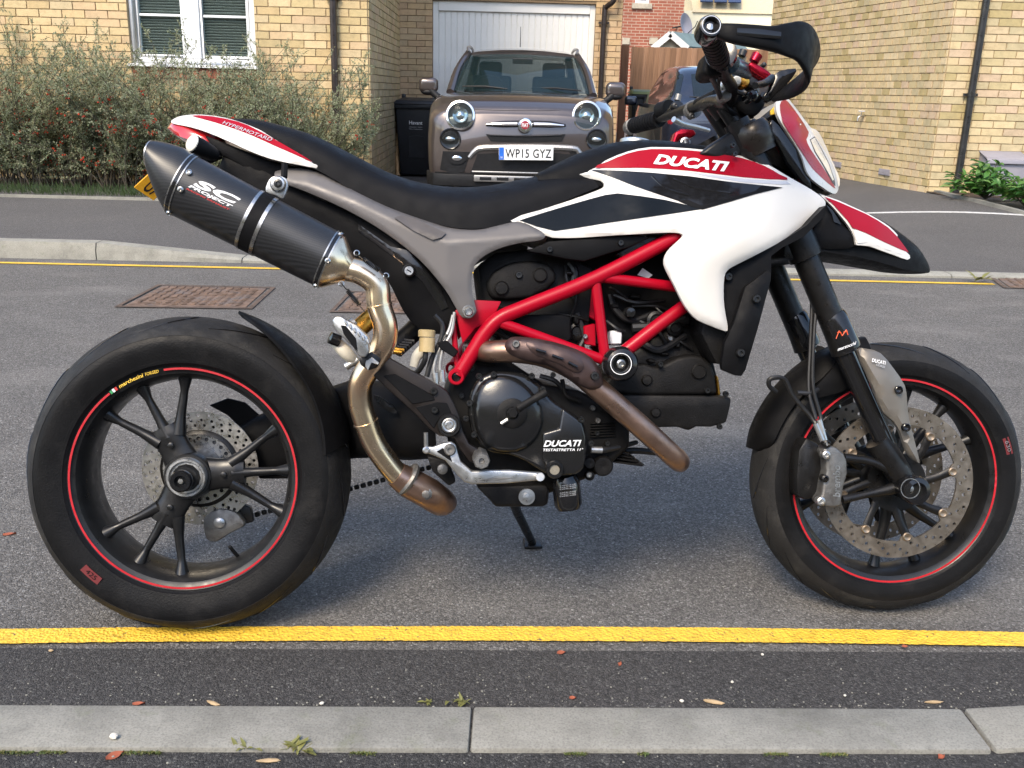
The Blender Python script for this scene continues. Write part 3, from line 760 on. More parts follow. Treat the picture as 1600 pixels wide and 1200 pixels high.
# garage
ga = empty('garage', (0, 0, 0), 'brick garage with a white up-and-over door behind the car', 'garage')
dx0, dx1 = V(676, 60, GY).x, V(929, 60, GY).x; GX1 = V(971, 60, GY).x; dz = V(800, 3, GY).z
b = MB(); slab(b, (GX0, GY, 0), (1, 0), 0, dx0 - GX0, 0, 2.62); slab(b, (GX0, GY, 0), (1, 0), dx1 - GX0, GX1 - GX0, 0, 2.62); slab(b, (GX0, GY, 0), (1, 0), dx0 - GX0, dx1 - GX0, dz, 2.62)
wg = b.build('wall', 'mortar_g', ga, smooth=0)
brickwork(wg, (GX0, GY, 0), (1, 0), GX1 - GX0, 0, 2.6, 'brick_g', [(dx0 - GX0, dx1 - GX0, 0, dz)], zoff=.03, limit=300, seed=5)
b = MB(); b.bb((GX0, GY - .02, 2.62), (GX1, GY + 6, 3.0)); b.bb((GX1 - .1, GY + .101, 0), (GX1 - .002, GY + 6, 2.62)); b.build('upper_wall', 'yel_face', ga, smooth=0)
b = MB(); b.prism([(GX0 - .2, GY - .3, 2.95), (GX1 + .2, GY - .3, 2.95), ((GX0 + GX1) / 2, GY - .3, 4.4)], (0, 6.5, 0)); b.build('roof', 'roof_tile', ga, smooth=0)
dr = empty('garage_door', parent=ga)
b = MB(); gy = GY + .05
ft = V(800, 19, GY).z
b.bb((dx0 + .001, gy, 0), (dx0 + .07, gy + .06, dz - .003)); b.bb((dx1 - .07, gy, 0), (dx1 - .001, gy + .06, dz - .003)); b.bb((dx0 + .071, gy - .01, ft), (dx1 - .071, gy + .06, dz - .003)); b.build('door_frame', 'door_white', dr, .004, 1)
np_ = 25; pw = (dx1 - dx0 - .15) / np_
pm = None
for i in range(np_):
    if pm is None:
        b = MB(); b.box((0, 0, 0), (pw - .010, .02, ft - .03)); pm = b.mesh('door_panel', .004, 1); pm.materials.append(MAT['door_white'])
    o = link('door_panel', pm, None, dr); o.location = (dx0 + .075 + pw * (i + .5), gy + .03, ft / 2 + .01)
b = MB(); b.bb((dx0 + .07, gy + .036, .02), (dx1 - .07, gy + .05, ft)); b.build('door_backing', 'door_white', dr, smooth=0)
gx = V(940, 100, GY).x
downpipe('drainpipe', [(gx + .14, GY - .16, 2.5), (gx + .12, GY - .15, 2.28), (gx + .085, GY - .14, 2.19), (gx + .015, GY - .07, 2.13), (gx, GY - .06, 2.0), (gx, GY - .06, .6), (gx, GY - .06, .05)], .034, 'pipe_brown', ga, [(gx, GY - .06, 1.95)])
# ---- fence between garage and the house on the right
fe = empty('wooden_fence', (0, 0, 0), 'brown close-board timber fence with post beside the garage', 'fence')
FY = 17.5; fx = V(984, 120, FY).x; fz = V(1040, 74, FY).z
b = MB(); b.box((V(974, 120, FY).x, FY - .05, (fz + .02) / 2), (.13, .1, fz + .02)); b.build('post', 'fence_post', fe, .006, 1)
fm = []
for i in range(3):
    b = MB(); b.box((0, 0, 0), (.102, .016, fz)); rr = random.Random(i); b.v = [(x + rr.uniform(-.003, .003), y, z + rr.uniform(-.006, .006)) for x, y, z in b.v]; me = b.mesh('board', .003, 1); me.materials.append(MAT['fence']); fm.append(me)
x = fx + .06
i = 0
while x < 5.2:
    o = link('board', fm[i % 3], None, fe); o.location = (x, FY - (.012 if i % 2 else 0), fz / 2 + random.uniform(-.006, .006)); o.rotation_euler = (0, random.uniform(-.006, .006), random.uniform(-.05, .05)); x += .094; i += 1
b = MB(); [b.bb((fx, FY + .012, z), (5.2, FY + .05, z + .08)) for z in (.3, .9, 1.5)]; b.build('rail', 'fence_post', fe, smooth=0)
# ---- house on the right
h2 = empty('brick_house', (0, 0, 0), 'pale yellow brick house with black drainpipe at the right', 'house')
RY = 10.1; C2 = Vector((V(1449, 299, RY).x, RY, 0)); dl = Vector((-.19, .98, 0)).normalized()
b = MB(); slab(b, C2, (1, 0), 0, 6, 0, 2.75); wr = b.build('wall', 'mortar', h2, smooth=0)
LL = 4.15
oL = C2 + dl * LL
b = MB(); slab(b, oL, -dl, 0, LL - .002, 0, 2.75, .099); wr2 = b.build('side_wall', 'mortar', h2, smooth=0)
brickwork(wr, C2, (1, 0), 6, 0, 2.7, 'brick_r', zoff=.02, limit=150, seed=7, z_fine=2.7)
brickwork(wr2, oL, -dl, LL + .006, 0, 2.7, 'brick_r', unit=.142, vgap=.0085, zoff=.02, limit=150, seed=8, z_fine=2.7)
b = MB(); b.prism([(C2.x, C2.y, 2.75), (C2.x + 6, C2.y, 2.75), (C2.x + 6, C2.y + 6, 2.75), (oL.x, oL.y, 2.75)], (0, 0, 2.4)); b.build('upper_wall', 'yel_face', h2, smooth=0)
b = MB(); zt = 5.1
b.add([(oL.x - .3, oL.y + .3, zt), (C2.x - .2, C2.y - .3, zt), (C2.x + 6.3, C2.y - .3, zt), (C2.x + 6.3, oL.y + .3, zt), (C2.x + 1.5, C2.y + 3, 7.3), (C2.x + 5, C2.y + 3, 7.3)], [(0, 1, 4), (1, 2, 5, 4), (2, 3, 5), (3, 0, 4, 5), (0, 3, 2, 1)]); b.build('roof', 'roof_tile', h2, smooth=0)
dp = V(1541, 5, RY - .06).x
downpipe('drainpipe', [(dp, RY - .055, 3.4), (dp, RY - .055, .12)], .036, 'pipe_black', h2, [(dp, RY - .055, V(1512, 148, RY).z)])
def on_left(u, v):                                  # a pixel on the receding face
    k = ray(u, v); n = Vector((dl.y, -dl.x, 0)); t = (C2 - CAMO).dot(n) / k.dot(n); return CAMO + k * t
for (u, v) in ((1309, 257), (1384, 269)):
    p = on_left(u, v); b = MB(); M = Matrix.Rotation(math.atan2(-dl.y, -dl.x), 3, 'Z')
    nn = Vector((-dl.y, dl.x, 0)) * -1; nn = Vector((-.98, -.19, 0)).normalized()
    b.box(p + nn * .010, (.215, .03, .066), M)
    for i in range(5): b.box(p + nn * .026 + dl * (i - 2) * .04, (.016, .008, .05), M)
    b.build('air_brick', 'meter', h2, .001, 1)
p = on_left(1352, 181); nn = Vector((-.98, -.19, 0)).normalized(); b = MB()
b.tube([p, p + nn * .06, p + nn * .085 + Vector((0, 0, -.015)), p + nn * .09 + Vector((0, 0, -.06))], [.012, .012, .013, .011], 10); b.tube([p + nn * .05, p + nn * .05 + Vector((0, 0, .05))], .006, 8); b.tube([p + nn * .05 + Vector((-.03, .02, .05)), p + nn * .05 + Vector((.03, -.02, .05))], .007, 8)
b.build('garden_tap', 'steel', h2)
# meter box, bed and edging
mb_ = empty('meter_box', (0, 0, 0), 'grey half-buried meter box against the right-hand house wall', 'meter box')
a = V(1524, 287, RY - .02); c = V(1595, 237, RY - .02); zb = Tz(5, 10)
b = MB(); b.prism([(a.x, RY, zb), (a.x, RY - .22, zb), (a.x, RY - .2, c.z - .07), (a.x, RY, c.z)], (c.x - a.x, 0, 0)); b.build('body', 'meter', mb_, .012, 2)
b = MB(); b.prism([(a.x - .012, RY, c.z + .002), (a.x - .012, RY - .225, c.z - .075), (a.x - .012, RY - .235, c.z - .115), (a.x - .012, RY - .19, c.z - .06), (a.x - .012, RY, c.z - .012)], (c.x - a.x + .024, 0, 0)); b.build('lid', 'meter', mb_, .006, 2)
e0 = [GT(1306, 276), GT(1380, 287), GT(1450, 299), GT(1500, 310), GT(1550, 322), GT(1600, 335), GT(1680, 356)]
ep = [(p.x, p.y) for p in e0]
ribbon('stone_edging', [tuple(q) for q in cat_rom([(p[0], p[1]) for p in ep], 4)], .055, .03, 'kerb')
bed('mulch_bed', [(C2.x - .02, C2.y - .02)] + [(p[0] + .02, p[1] + .03) for p in ep[2:]] + [(ep[-1][0] + 3, ep[-1][1] + .5), (C2.x + 5, RY)], lift=.015)
# ---- behind the fence
h3 = empty('brick_house', (0, 0, 0), 'red brick house seen above the fence', 'house')
QY = 27.; qx1 = V(1067, 40, QY).x; qx0 = qx1 - 6
b = MB(); b.bb((qx0, QY, 0), (qx1, QY + 6, 5.2)); b.build('wall', 'red_face', h3, smooth=0)
b = MB(); b.prism([(qx0 - .3, QY - .4, 5.1), (qx0 - .3, QY + 6.4, 5.1), (qx0 - .3, QY + 3, 7.6)], (6.6, 0, 0)); b.build('roof', 'roof_tile', h3, smooth=0)
def far_window(par, u0, u1, v0, v1, Y, sill=True):
    a = V(u0, v1, Y); c = V(u1, v0, Y)
    b = MB(); t = .07
    b.bb((a.x, Y - .03, a.z), (a.x + t, Y + .03, c.z)); b.bb((c.x - t, Y - .03, a.z), (c.x, Y + .03, c.z)); b.bb((a.x + t, Y - .03, a.z), (c.x - t, Y + .03, a.z + t)); b.bb((a.x + t, Y - .03, c.z - t), (c.x - t, Y + .03, c.z))
    w = b.build('window', 'upvc', par, smooth=0)
    b = MB(); b.bb((a.x + t, Y - .012, a.z + t), (c.x - t, Y - .004, c.z - t)); b.build('pane', 'carglass', w, smooth=0)
    if sill: b = MB(); b.bb((a.x - .08, Y - .07, a.z - .13), (c.x + .08, Y - .002, a.z)); b.build('sill', 'lintel', w, smooth=0)
far_window(h3, 992, 1018, -60, 5, QY)
for u0, u1 in ((972, 984), (1014, 1028)):
    a = V(u0, 69, QY); c = V(u1, 59, QY); b = MB(); b.bb((a.x, QY - .03, a.z), (c.x, QY - .002, c.z)); b.build('lintel', 'lintel', h3, smooth=0)
sh = empty('garden_shed', (0, 0, 0), 'cream shed gable with grey-green roof above the fence', 'shed')
SY = 20.5; ap = V(1046, 53, SY); el = V(1018, 76, SY); er = V(1073, 76, SY); fr_ = V(1115, 60, SY)
b = MB(); b.prism([(el.x + .08, SY, 0), (er.x - .08, SY, 0), (er.x - .08, SY, er.z), (ap.x, SY, ap.z - .06), (el.x + .08, SY, el.z)], (1.6, 1.6, 0)); b.build('wall', 'shed_white', sh, smooth=0)
b = MB()
for (p, q) in ((el, ap), (ap, er)):
    d = (q - p).normalized(); nrm = Vector((-d.z, 0, d.x)); rn = [p - d * .0, q + d * .0, q + nrm * .05, p + nrm * .05]
    b.prism([(k.x, SY - .12, k.z) for k in rn], (1.7, 1.9, 0))
b.build('roof', 'shed_roof', sh, smooth=0)
b = MB()
for (p, q) in ((el, ap), (ap, er)):
    d = (q - p).normalized(); nrm = Vector((-d.z, 0, d.x)); rn = [p - nrm * .07, q - nrm * .07, q + nrm * .055, p + nrm * .055]
    b.prism([(k.x, SY - .14, k.z) for k in rn], (0, .018, 0))
b.build('bargeboard', 'upvc', sh, smooth=0)
h4 = empty('far_house', (0, 0, 0), 'sunlit pale house with solar panels on its roof in the distance', 'house')
ZY = 34.; a = V(1050, 80, ZY); c = V(1215, 20, ZY)
b = MB(); b.bb((a.x - 2, ZY, 0), (c.x, ZY + 6, c.z)); b.build('wall', 'stone_white', h4, smooth=0)
b = MB(); ev = c.z; b.prism([(V(1082, 20, ZY).x, ZY - .06, ev - .05), (V(1082, 20, ZY).x, ZY + 6.4, ev - .05), (V(1082, 20, ZY).x, ZY + 3, ev + 2.6)], (3.4, 0, 0)); b.build('roof', 'roof_pale', h4, smooth=0)
sl = Vector((0, 3.4, 2.65)).normalized(); nr = Vector((0, -sl.z, sl.y))
for i in range(3):
    o = Vector((V(1092 + i * 22, 18, ZY).x, ZY - .4, ev - .05)) + sl * .45 + nr * .04
    b = MB(); b.prism([o, o + Vector((.42, 0, 0)), o + Vector((.62, 0, 0)) + sl * 1.7, o + Vector((.2, 0, 0)) + sl * 1.7], nr * .04); b.build('solar_panel', 'solar', h4, smooth=0)
sd = empty('satellite_dish', (0, 0, 0), 'grey satellite dish on the corner of the red brick house', 'satellite dish')
c = V(1071, 39, QY - .4); b = MB(); ax = Vector((.75, -.6, .25)).normalized()
b.lathe([(0.01, -.09), (.12, -.07), (.22, -.025), (.30, .03), (.295, .034), (.2, -.01), (.1, -.05), (.01, -.07)], c, ax, 24); b.build('dish', 'meter', sd)
b = MB(); b.tube([c - ax * .1, c - ax * .25 + Vector((-.1, .1, 0)), (qx1 - .02, QY + .12, c.z)], .02, 8); b.tube([c + Vector((0, 0, -.28)), c + ax * .3 + Vector((0, 0, -.12)), c + ax * .36], .012, 8); b.build('bracket', 'pipe_black', sd)
# ---- houses across the road behind the photographer, which the shiny parts mirror
for k, (x0, x1) in enumerate(((-17, -5.5), (-5.0, 6.5), (7.0, 19.))):
    hb = empty('terraced_house', (0, 0, 0), ['yellow brick house across the road to the left, mirrored in the paintwork', 'yellow brick house across the road, mirrored in the engine cover', 'yellow brick house across the road to the right, mirrored in the paintwork'][k], 'house')
    b = MB(); b.bb((x0, -20, 0), (x1, -14, 5.2)); b.build('wall', 'yel_face', hb, smooth=0)
    b = MB(); b.prism([(x0 - .2, -20.3, 5.1), (x0 - .2, -13.7, 5.1), (x0 - .2, -17, 7.6)], (x1 - x0 + .4, 0, 0)); b.build('roof', 'roof_tile', hb, smooth=0)
    for wx in (x0 + 2, x0 + 5.6, x0 + 9.2):
        for wz in (1.0, 3.4):
            b = MB(); b.bb((wx - .65, -13.99, wz), (wx + .65, -13.93, wz + 1.25)); w_ = b.build('window', 'upvc', hb, smooth=0)
            for s in (-1, 1): b = MB(); b.bb((wx + s * .32 - .27, -13.925, wz + .08), (wx + s * .32 + .27, -13.91, wz + 1.17)); b.build('pane', 'carglass', w_, smooth=0)
# ------------------------------------------------------------------ plants
def leafquad(v, f, p, d, up, ln, wd, fold=.25):
    d = d.normalized(); s = d.cross(up)
    if s.length < .05: s = d.cross(Vector((1, 0, 0)))
    s.normalize(); n = s.cross(d); o = len(v)
    v += [p, p + d * ln * .45 + s * wd * .5 + n * wd * fold, p + d * ln, p + d * ln * .45 - s * wd * .5 + n * wd * fold]
    f += [(o, o + 1, o + 2), (o, o + 2, o + 3)]
def rvec(r): return Vector((r.uniform(-1, 1), r.uniform(-1, 1), r.uniform(-1, 1)))
def shrub(cx, cy, sx, sy, hmax, nst, label, seed, berries):
    r = random.Random(seed); zg = Tz(cx, cy) + .02
    root = empty('berry_shrub', (cx, cy, zg), label, 'shrub', 'berry shrubs in front of the yellow house')
    lv, lf, bv = [], [], MB(); br = MB()
    for i in range(nst):
        p = Vector((r.gauss(0, sx * .28), r.gauss(0, sy * .22), 0)); a = r.uniform(0, 2 * math.pi)
        ln = hmax * r.uniform(.5, 1.0) ** .9
        out = r.uniform(.12, .85); d = Vector((math.cos(a) * out * sx / max(sx, sy), math.sin(a) * out * .55, 1)).normalized()
        pts = [p.copy()]; nseg = 9
        for k in range(nseg):
            d = (d + Vector((math.cos(a), math.sin(a) * .6, -.35)) * .055 * (1 + k * .15) + rvec(r) * .12).normalized()
            p = p + d * ln / nseg * 1.12; p.y = min(p.y, .95 * (9.9 - cy)); p.x = min(p.x, -1.42 - cx); pts.append(p.copy())
        br.tube(pts, [.0048 * (1 - k / (nseg + 1)) + .001 for k in range(nseg + 1)], 4, cap=False)
        for k in range(2, nseg + 1):
            for _ in range(r.choice((3, 4, 4, 5)) if k < 6 else r.choice((2, 3, 3))):
                q = pts[k - 1].lerp(pts[k], r.random()); td = ((pts[k] - pts[k - 1]).normalized() + rvec(r) * 1.15).normalized(); tl = r.uniform(.08, .26) * (1.15 - .5 * k / nseg)
                e = q + td * tl; e.y = min(e.y, .96 * (9.9 - cy)); e.x = min(e.x, -1.36 - cx); br.tube([q, q.lerp(e, .5) + rvec(r) * .012, e], [.0012, .001, .0007], 3, cap=False)
                nl = int(tl / .0068)
                for m in range(nl):
                    t = (m + .6) / nl; c = q.lerp(e, t) + rvec(r) * .008
                    dd = td * .5 + rvec(r); leafquad(lv, lf, c, dd, Vector((r.uniform(-.5, .5), r.uniform(-.6, .2), 1)), r.uniform(.017, .032), r.uniform(.0095, .016))
                if berries and e.z < hmax * .62 and r.random() < berries * (1.3 - e.z / (hmax * .62)):
                    for _ in range(r.randrange(3, 9)): bv.sphere(q.lerp(e, r.uniform(.3, 1)) + rvec(r) * .022, r.uniform(.0065, .010), 5, 3)
    br.build('branches', 'twig', root, smooth=0)
    o = raw('foliage', lv, lf, 'leaf', root); o['kind'] = 'stuff'
    if bv.v: o = bv.build('berries', 'berry', root); o['kind'] = 'stuff'
    return root
shrub(-5.0, 9.2, 1.5, .8, 1.55, 84, 'leftmost grey-green berry shrub, cut by the left edge of the picture', 11, .10)
shrub(-4.1, 9.25, 1.3, .8, 1.45, 86, 'berry shrub under the left end of the window, with red berries low down', 12, .12)
shrub(-3.25, 9.2, 1.25, .8, 1.40, 86, 'berry shrub below the white window, thick with red berries', 13, .20)
shrub(-2.5, 9.25, 1.2, .8, 1.42, 84, 'berry shrub behind the seat of the motorcycle, right of the window', 14, .07)
shrub(-2.0, 9.3, .6, .6, 1.3, 60, 'rightmost berry shrub, at the house corner by the drainpipe', 15, .08)
gv, gf = [], []; r = random.Random(5)
for i in range(3000):
    x = r.uniform(-6.2, -1.6); y = BEDY + .03 + abs(r.gauss(0, .24)); z = Tz(x, y) + .02
    leafquad(gv, gf, Vector((x, y, z)), Vector((r.uniform(-.5, .5), r.uniform(-.5, .3), 1)), Vector((0, -1, .2)), r.uniform(.04, .11), .006)
tag(raw('grass_strip', gv, gf, 'grass'), 'strip of green grass under the berry shrubs', 'grass', kind='stuff')
def leafy(cx, cy, n, rad, hh, label, seed):
    r = random.Random(seed); z = Tz(cx, cy) + .015
    root = empty('laurel_plant', (cx, cy, z), label, 'plant', 'low leafy plants in the right-hand bed')
    lv, lf = [], []; br = MB()
    for i in range(n):
        a = r.uniform(0, 2 * math.pi); o = r.uniform(.05, 1) ** .7 * rad; tip = Vector((math.cos(a) * o, math.sin(a) * o * .8, hh * r.uniform(.35, 1) * (1.1 - .5 * o / rad)))
        br.tube([(0, 0, 0), tip * .5 + Vector((0, 0, .04)), tip], .004, 4, cap=False)
        for k in range(11):
            q = tip * (.45 + .055 * k) + rvec(r) * .03; dd = (tip.normalized() * .6 + rvec(r)).normalized(); dd.z = dd.z * .5 + .1
            up = Vector((r.uniform(-.3, .3), r.uniform(-.5, .1), 1)); l_ = r.uniform(.08, .15); w = l_ * .36; s = dd.cross(up).normalized(); nn = s.cross(dd)
            b0 = len(lv); lv += [q, q + dd * l_ * .35 + s * w * .5 + nn * .012, q + dd * l_ * .75 + s * w * .36 + nn * .006, q + dd * l_ - nn * .012, q + dd * l_ * .75 - s * w * .36 + nn * .006, q + dd * l_ * .35 - s * w * .5 + nn * .012, q + dd * l_ * .5]
            lf += [(b0, b0 + 1, b0 + 6), (b0 + 1, b0 + 2, b0 + 6), (b0 + 2, b0 + 3, b0 + 6), (b0 + 3, b0 + 4, b0 + 6), (b0 + 4, b0 + 5, b0 + 6), (b0 + 5, b0, b0 + 6)]
    br.build('stems', 'twig', root, smooth=0); o = raw('leaves', lv, lf, 'leaf2', root); o['kind'] = 'stuff'
p = GT(1510, 296); leafy(p.x, p.y + .25, 34, .34, .36, 'green leafy plant at the foot of the black drainpipe', 21)
p = GT(1556, 318); leafy(p.x, p.y + .22, 36, .36, .36, 'green leafy plant in front of the grey meter box', 22)
p = GT(1600, 330); leafy(p.x + .1, p.y + .2, 30, .34, .34, 'green leafy plant at the right edge of the bed', 23)
# weeds and litter by the near kerb
def weed(u, v, n, size, label, z=.004, seed=1):
    p = G(u, v, z); r = random.Random(seed); root = empty('weed', p, label, 'weed', 'weeds along the near kerb')
    for k in range(n):
        a = r.uniform(0, 2 * math.pi); d = Vector((math.cos(a), math.sin(a) * .8, r.uniform(.1, 1.3))).normalized(); l_ = size * r.uniform(.35, 1); w = l_ * r.uniform(.28, .42)
        s = d.cross(Vector((0, 0, 1))).normalized(); nn = s.cross(d); lv = []; m = 5
        for i in range(m + 1):
            t = i / m; ww = w * math.sin(math.pi * min(.97, t * .9 + .08)) * .5; c = d * l_ * t + nn * (-.35 * l_ * t * t) + Vector((0, 0, .003))
            lv += [c - s * ww + nn * ww * .3, c, c + s * ww + nn * ww * .3]
        lf = [q for i in range(m) for q in ((3 * i, 3 * i + 1, 3 * i + 4, 3 * i + 3), (3 * i + 1, 3 * i + 2, 3 * i + 5, 3 * i + 4))]
        off = Vector((r.gauss(0, size * .35), r.gauss(0, size * .12), 0)); raw('leaf', [q + off for q in lv], lf, 'weed', root, True)
weed(462, 1172, 26, .030, 'green weed growing along the front of the kerb', seed=1)
weed(385, 1170, 14, .022, 'small yellowing weed beside the larger kerb weed', seed=2)
weed(722, 1098, 16, .020, 'green weed in the kerb joint at the road side', seed=3)
weed(668, 1099, 11, .016, 'tiny brownish weed left of the kerb joint', seed=4)
weed(1530, 437, 9, .09, 'tuft of weed at the far kerb below the beak', .02, seed=6)
def scrap(name, u, v, lab, cat, mat, ln, wd, th, ang, z=.004, grp=None):
    p = G(u, v, z); b = MB(); r = random.Random(u); m = 5; pts = []
    if cat == 'leaf':
        vv = []; ff = []
        for i in range(m + 1):
            t = i / m; ww = wd * math.sin(math.pi * (t * .92 + .04)) * .5
            vv += [(ln * (t - .5), -ww, th * (.3 + t * t)), (ln * (t - .5), 0, th * .2 * t), (ln * (t - .5), ww, th * (1 - .5 * t))]
        for i in range(m): ff += [(3 * i, 3 * i + 1, 3 * i + 4, 3 * i + 3), (3 * i + 1, 3 * i + 2, 3 * i + 5, 3 * i + 4)]
        o = raw(name, vv, ff, mat, None, True)
    else:
        b.sphere((0, 0, th * .5), 1, 8, 5, (ln / 2, wd / 2, th / 2)); b.v = [(x * (1 + r.uniform(-.18, .18)), y * (1 + r.uniform(-.2, .2)), z) for x, y, z in b.v]; o = b.build(name, mat, None, smooth=30)
    o.location = p; o.rotation_euler = (0, 0, R_(ang)); return tag(o, lab, cat, grp)
S_ = [('dry_leaf', 15, 836, 'brown dry leaf on the road left of the rear tyre', 'leaf', 'dry_leaf', .03, .012, .006, 20, 0),
      ('dry_leaf', 217, 1101, 'small brown dry leaf by the kerb below the rear tyre', 'leaf', 'dry_leaf', .022, .009, .005, 10, .004),
      ('wood_chip', 333, 1100, 'pale wood chip beside the kerb, left of the weeds', 'wood chip', 'twig_dry', .032, .008, .005, -25, .004),
      ('wood_chip', 420, 1190, 'brown bark chip on the path in front of the weed', 'wood chip', 'twig_dry', .042, .01, .005, 5, .002),
      ('dry_leaf', 180, 1182, 'dead brown leaf on the path in front of the kerb', 'leaf', 'dry_leaf', .03, .018, .006, 40, .002),
      ('pebble', 178, 1154, 'pale snail-like pebble on top of the kerb', 'pebble', 'pebble', .015, .012, .01, 0, .013),
      ('pebble', 503, 1101, 'white pebble beside the kerb, right of the wood chip', 'pebble', 'pebble', .009, .007, .006, 30, .004),
      ('pebble', 80, 1018, 'tan pebble just below the yellow line at the left', 'pebble', 'twig_dry', .010, .007, .005, 0, .004),
      ('dry_leaf', 877, 1021, 'reddish brown leaf below the yellow line, under the engine', 'leaf', 'dry_leaf', .018, .012, .005, 15, .004),
      ('dry_leaf', 968, 1039, 'small red leaf below the yellow line right of the brown leaf', 'leaf', 'dry_leaf', .012, .008, .005, 70, .004),
      ('dry_leaf', 895, 1092, 'small dark red leaf close to the kerb', 'leaf', 'dry_leaf', .013, .009, .005, 0, .004),
      ('wood_chip', 1115, 1099, 'brown twig lying along the kerb', 'wood chip', 'twig_dry', .045, .009, .007, -12, .004),
      ('wood_chip', 1458, 1099, 'pale straight stick by the kerb at the right', 'wood chip', 'twig_dry', .036, .006, .006, 3, .004),
      ('pebble', 1065, 1097, 'white pebble left of the brown twig', 'pebble', 'pebble', .008, .007, .006, 0, .004),
      ('pebble', 1191, 1024, 'white pebble under the front tyre side of the yellow line', 'pebble', 'pebble', .007, .006, .005, 0, .004),
      ('pebble', 1144, 1067, 'pale pebble between the yellow line and the kerb', 'pebble', 'pebble', .006, .006, .005, 0, .004),
      ('dry_leaf', 1470, 1184, 'orange-red leaf on the path in front of the angled kerb joint', 'leaf', 'dry_leaf', .014, .011, .006, 30, .002),
      ('pebble', 1320, 1088, 'white pebble near the pale stick', 'pebble', 'pebble', .006, .005, .004, 0, .004),
      ('dry_leaf', 1414, 1011, 'tan leaf on the edge of the yellow line below the front tyre', 'leaf', 'dry_leaf', .013, .009, .004, 0, .008)]
for a in S_: scrap(*a)
mv, mf = [], []; r = random.Random(9)
for (u0, u1) in ((0, 60), (70, 110), (200, 260), (550, 590), (880, 915), (995, 1010), (1190, 1225), (1275, 1315)):
    for _ in range(int((u1 - u0) * 5)):
        x = G(r.uniform(u0, u1), 1164, .004); x.y = near_y(x.x) - .118 - abs(r.gauss(0, .0035)); x.z = .002
        leafquad(mv, mf, x, Vector((r.uniform(-1, 1), r.uniform(-1, 1), r.uniform(.4, 1))), Vector((0, 0, 1)), r.uniform(.003, .007), .002)
tag(raw('moss', mv, mf, 'weed'), 'tufts of green moss along the foot of the near kerb', 'moss', kind='stuff')

gb = MB(); r = random.Random(31)                                # loose grit on the tarmac
for i in range(620):
    x = r.uniform(-1.5, 1.6)
    y = near_y(x) + (abs(r.gauss(0, .05)) if i % 3 else r.uniform(0, .7)); z = .003
    if i % 9 == 0: y = near_y(x) - .12 - abs(r.gauss(0, .04)); z = .002
    q = r.uniform(.0007, .0022); gb.sphere((x, y, z + q * .4), q, 5, 3, (r.uniform(.8, 1.5), r.uniform(.8, 1.3), .7))
tag(gb.build('grit', 'kerb_old', None, smooth=0), 'loose pale grit scattered along the near kerb', 'grit', kind='stuff')
# ------------------------------------------------------------------ parked cars and bins
from mathutils.bvhtree import BVHTree
def carpaint(name, base, metal=.55):
    m, t, b = NM(name); c = coords(t)
    fl = ramp(t, noise(t, c, 900, 2), [(.35, tuple(x * .8 for x in base)), (.65, tuple(x * 1.25 for x in base))])
    du = ramp(t, noise(t, c, 3, 6, .65), [(.5, (0, 0, 0)), (.8, (.25, .25, .25))])
    L(t, mixc(t, du, fl, (.22, .19, .16)), b.inputs['Base Color']); b.inputs['Metallic'].default_value = metal; b.inputs['Roughness'].default_value = .28
    b.inputs['Coat Weight'].default_value = 1; b.inputs['Coat Roughness'].default_value = .04
    return m
MAT['fiatpaint'] = carpaint('bronze_grey_paint', (.092, .075, .071)); MAT['navy'] = carpaint('navy_paint', (.016, .022, .042), .4)
MAT['darkglass'] = simple('tinted_glass', (.012, .018, .022), .04, var=.1)
MAT['carblack'] = simple('black_car_plastic', (.012, .012, .013), .5, var=.2, spec=.25)
MAT['carblackg'] = simple('gloss_black_trim', (.01, .01, .011), .15)
MAT['chrome'] = simple('chrome_trim', (.75, .75, .76), .12, 1., var=.03)
MAT['silver_trim'] = simple('silver_trim', (.35, .34, .33), .35, .8, var=.06)
MAT['plate_white'] = simple('plate_white', (.78, .78, .76), .35, var=.03)
MAT['plate_yellow'] = simple('plate_yellow', (.85, .42, .02), .35, var=.05)
MAT['plate_blue'] = simple('plate_blue', (.02, .13, .55), .4)
MAT['ink_black'] = simple('black_print', (.012, .012, .014), .5)
MAT['ink_white'] = simple('white_print', (.80, .80, .80), .5, var=.04)
MAT['ink_grey'] = simple('grey_print', (.42, .43, .45), .5)
MAT['badge_red'] = simple('red_badge', (.28, .02, .03), .25, coat=1)
MAT['bin'] = simple('black_bin_plastic', (.013, .015, .019), .5, var=.2, scale=5, bmp=.15)
MAT['bin_green'] = simple('green_lid_plastic', (.13, .16, .05), .5, var=.1)
MAT['car_in'] = simple('car_interior', (.03, .03, .032), .8)
MAT['tyre_far'] = simple('car_tyre', (.02, .02, .02), .85)
MAT['amber'] = simple('amber_lens', (.6, .2, .02), .2)
MAT['broom'] = simple('wooden_handle', (.42, .26, .12), .7, var=.2)
def sect(h):                                  # half outline, bottom centre to top centre -> closed ring
    return h + [(-x, z) for x, z in reversed(h[1:-1])]
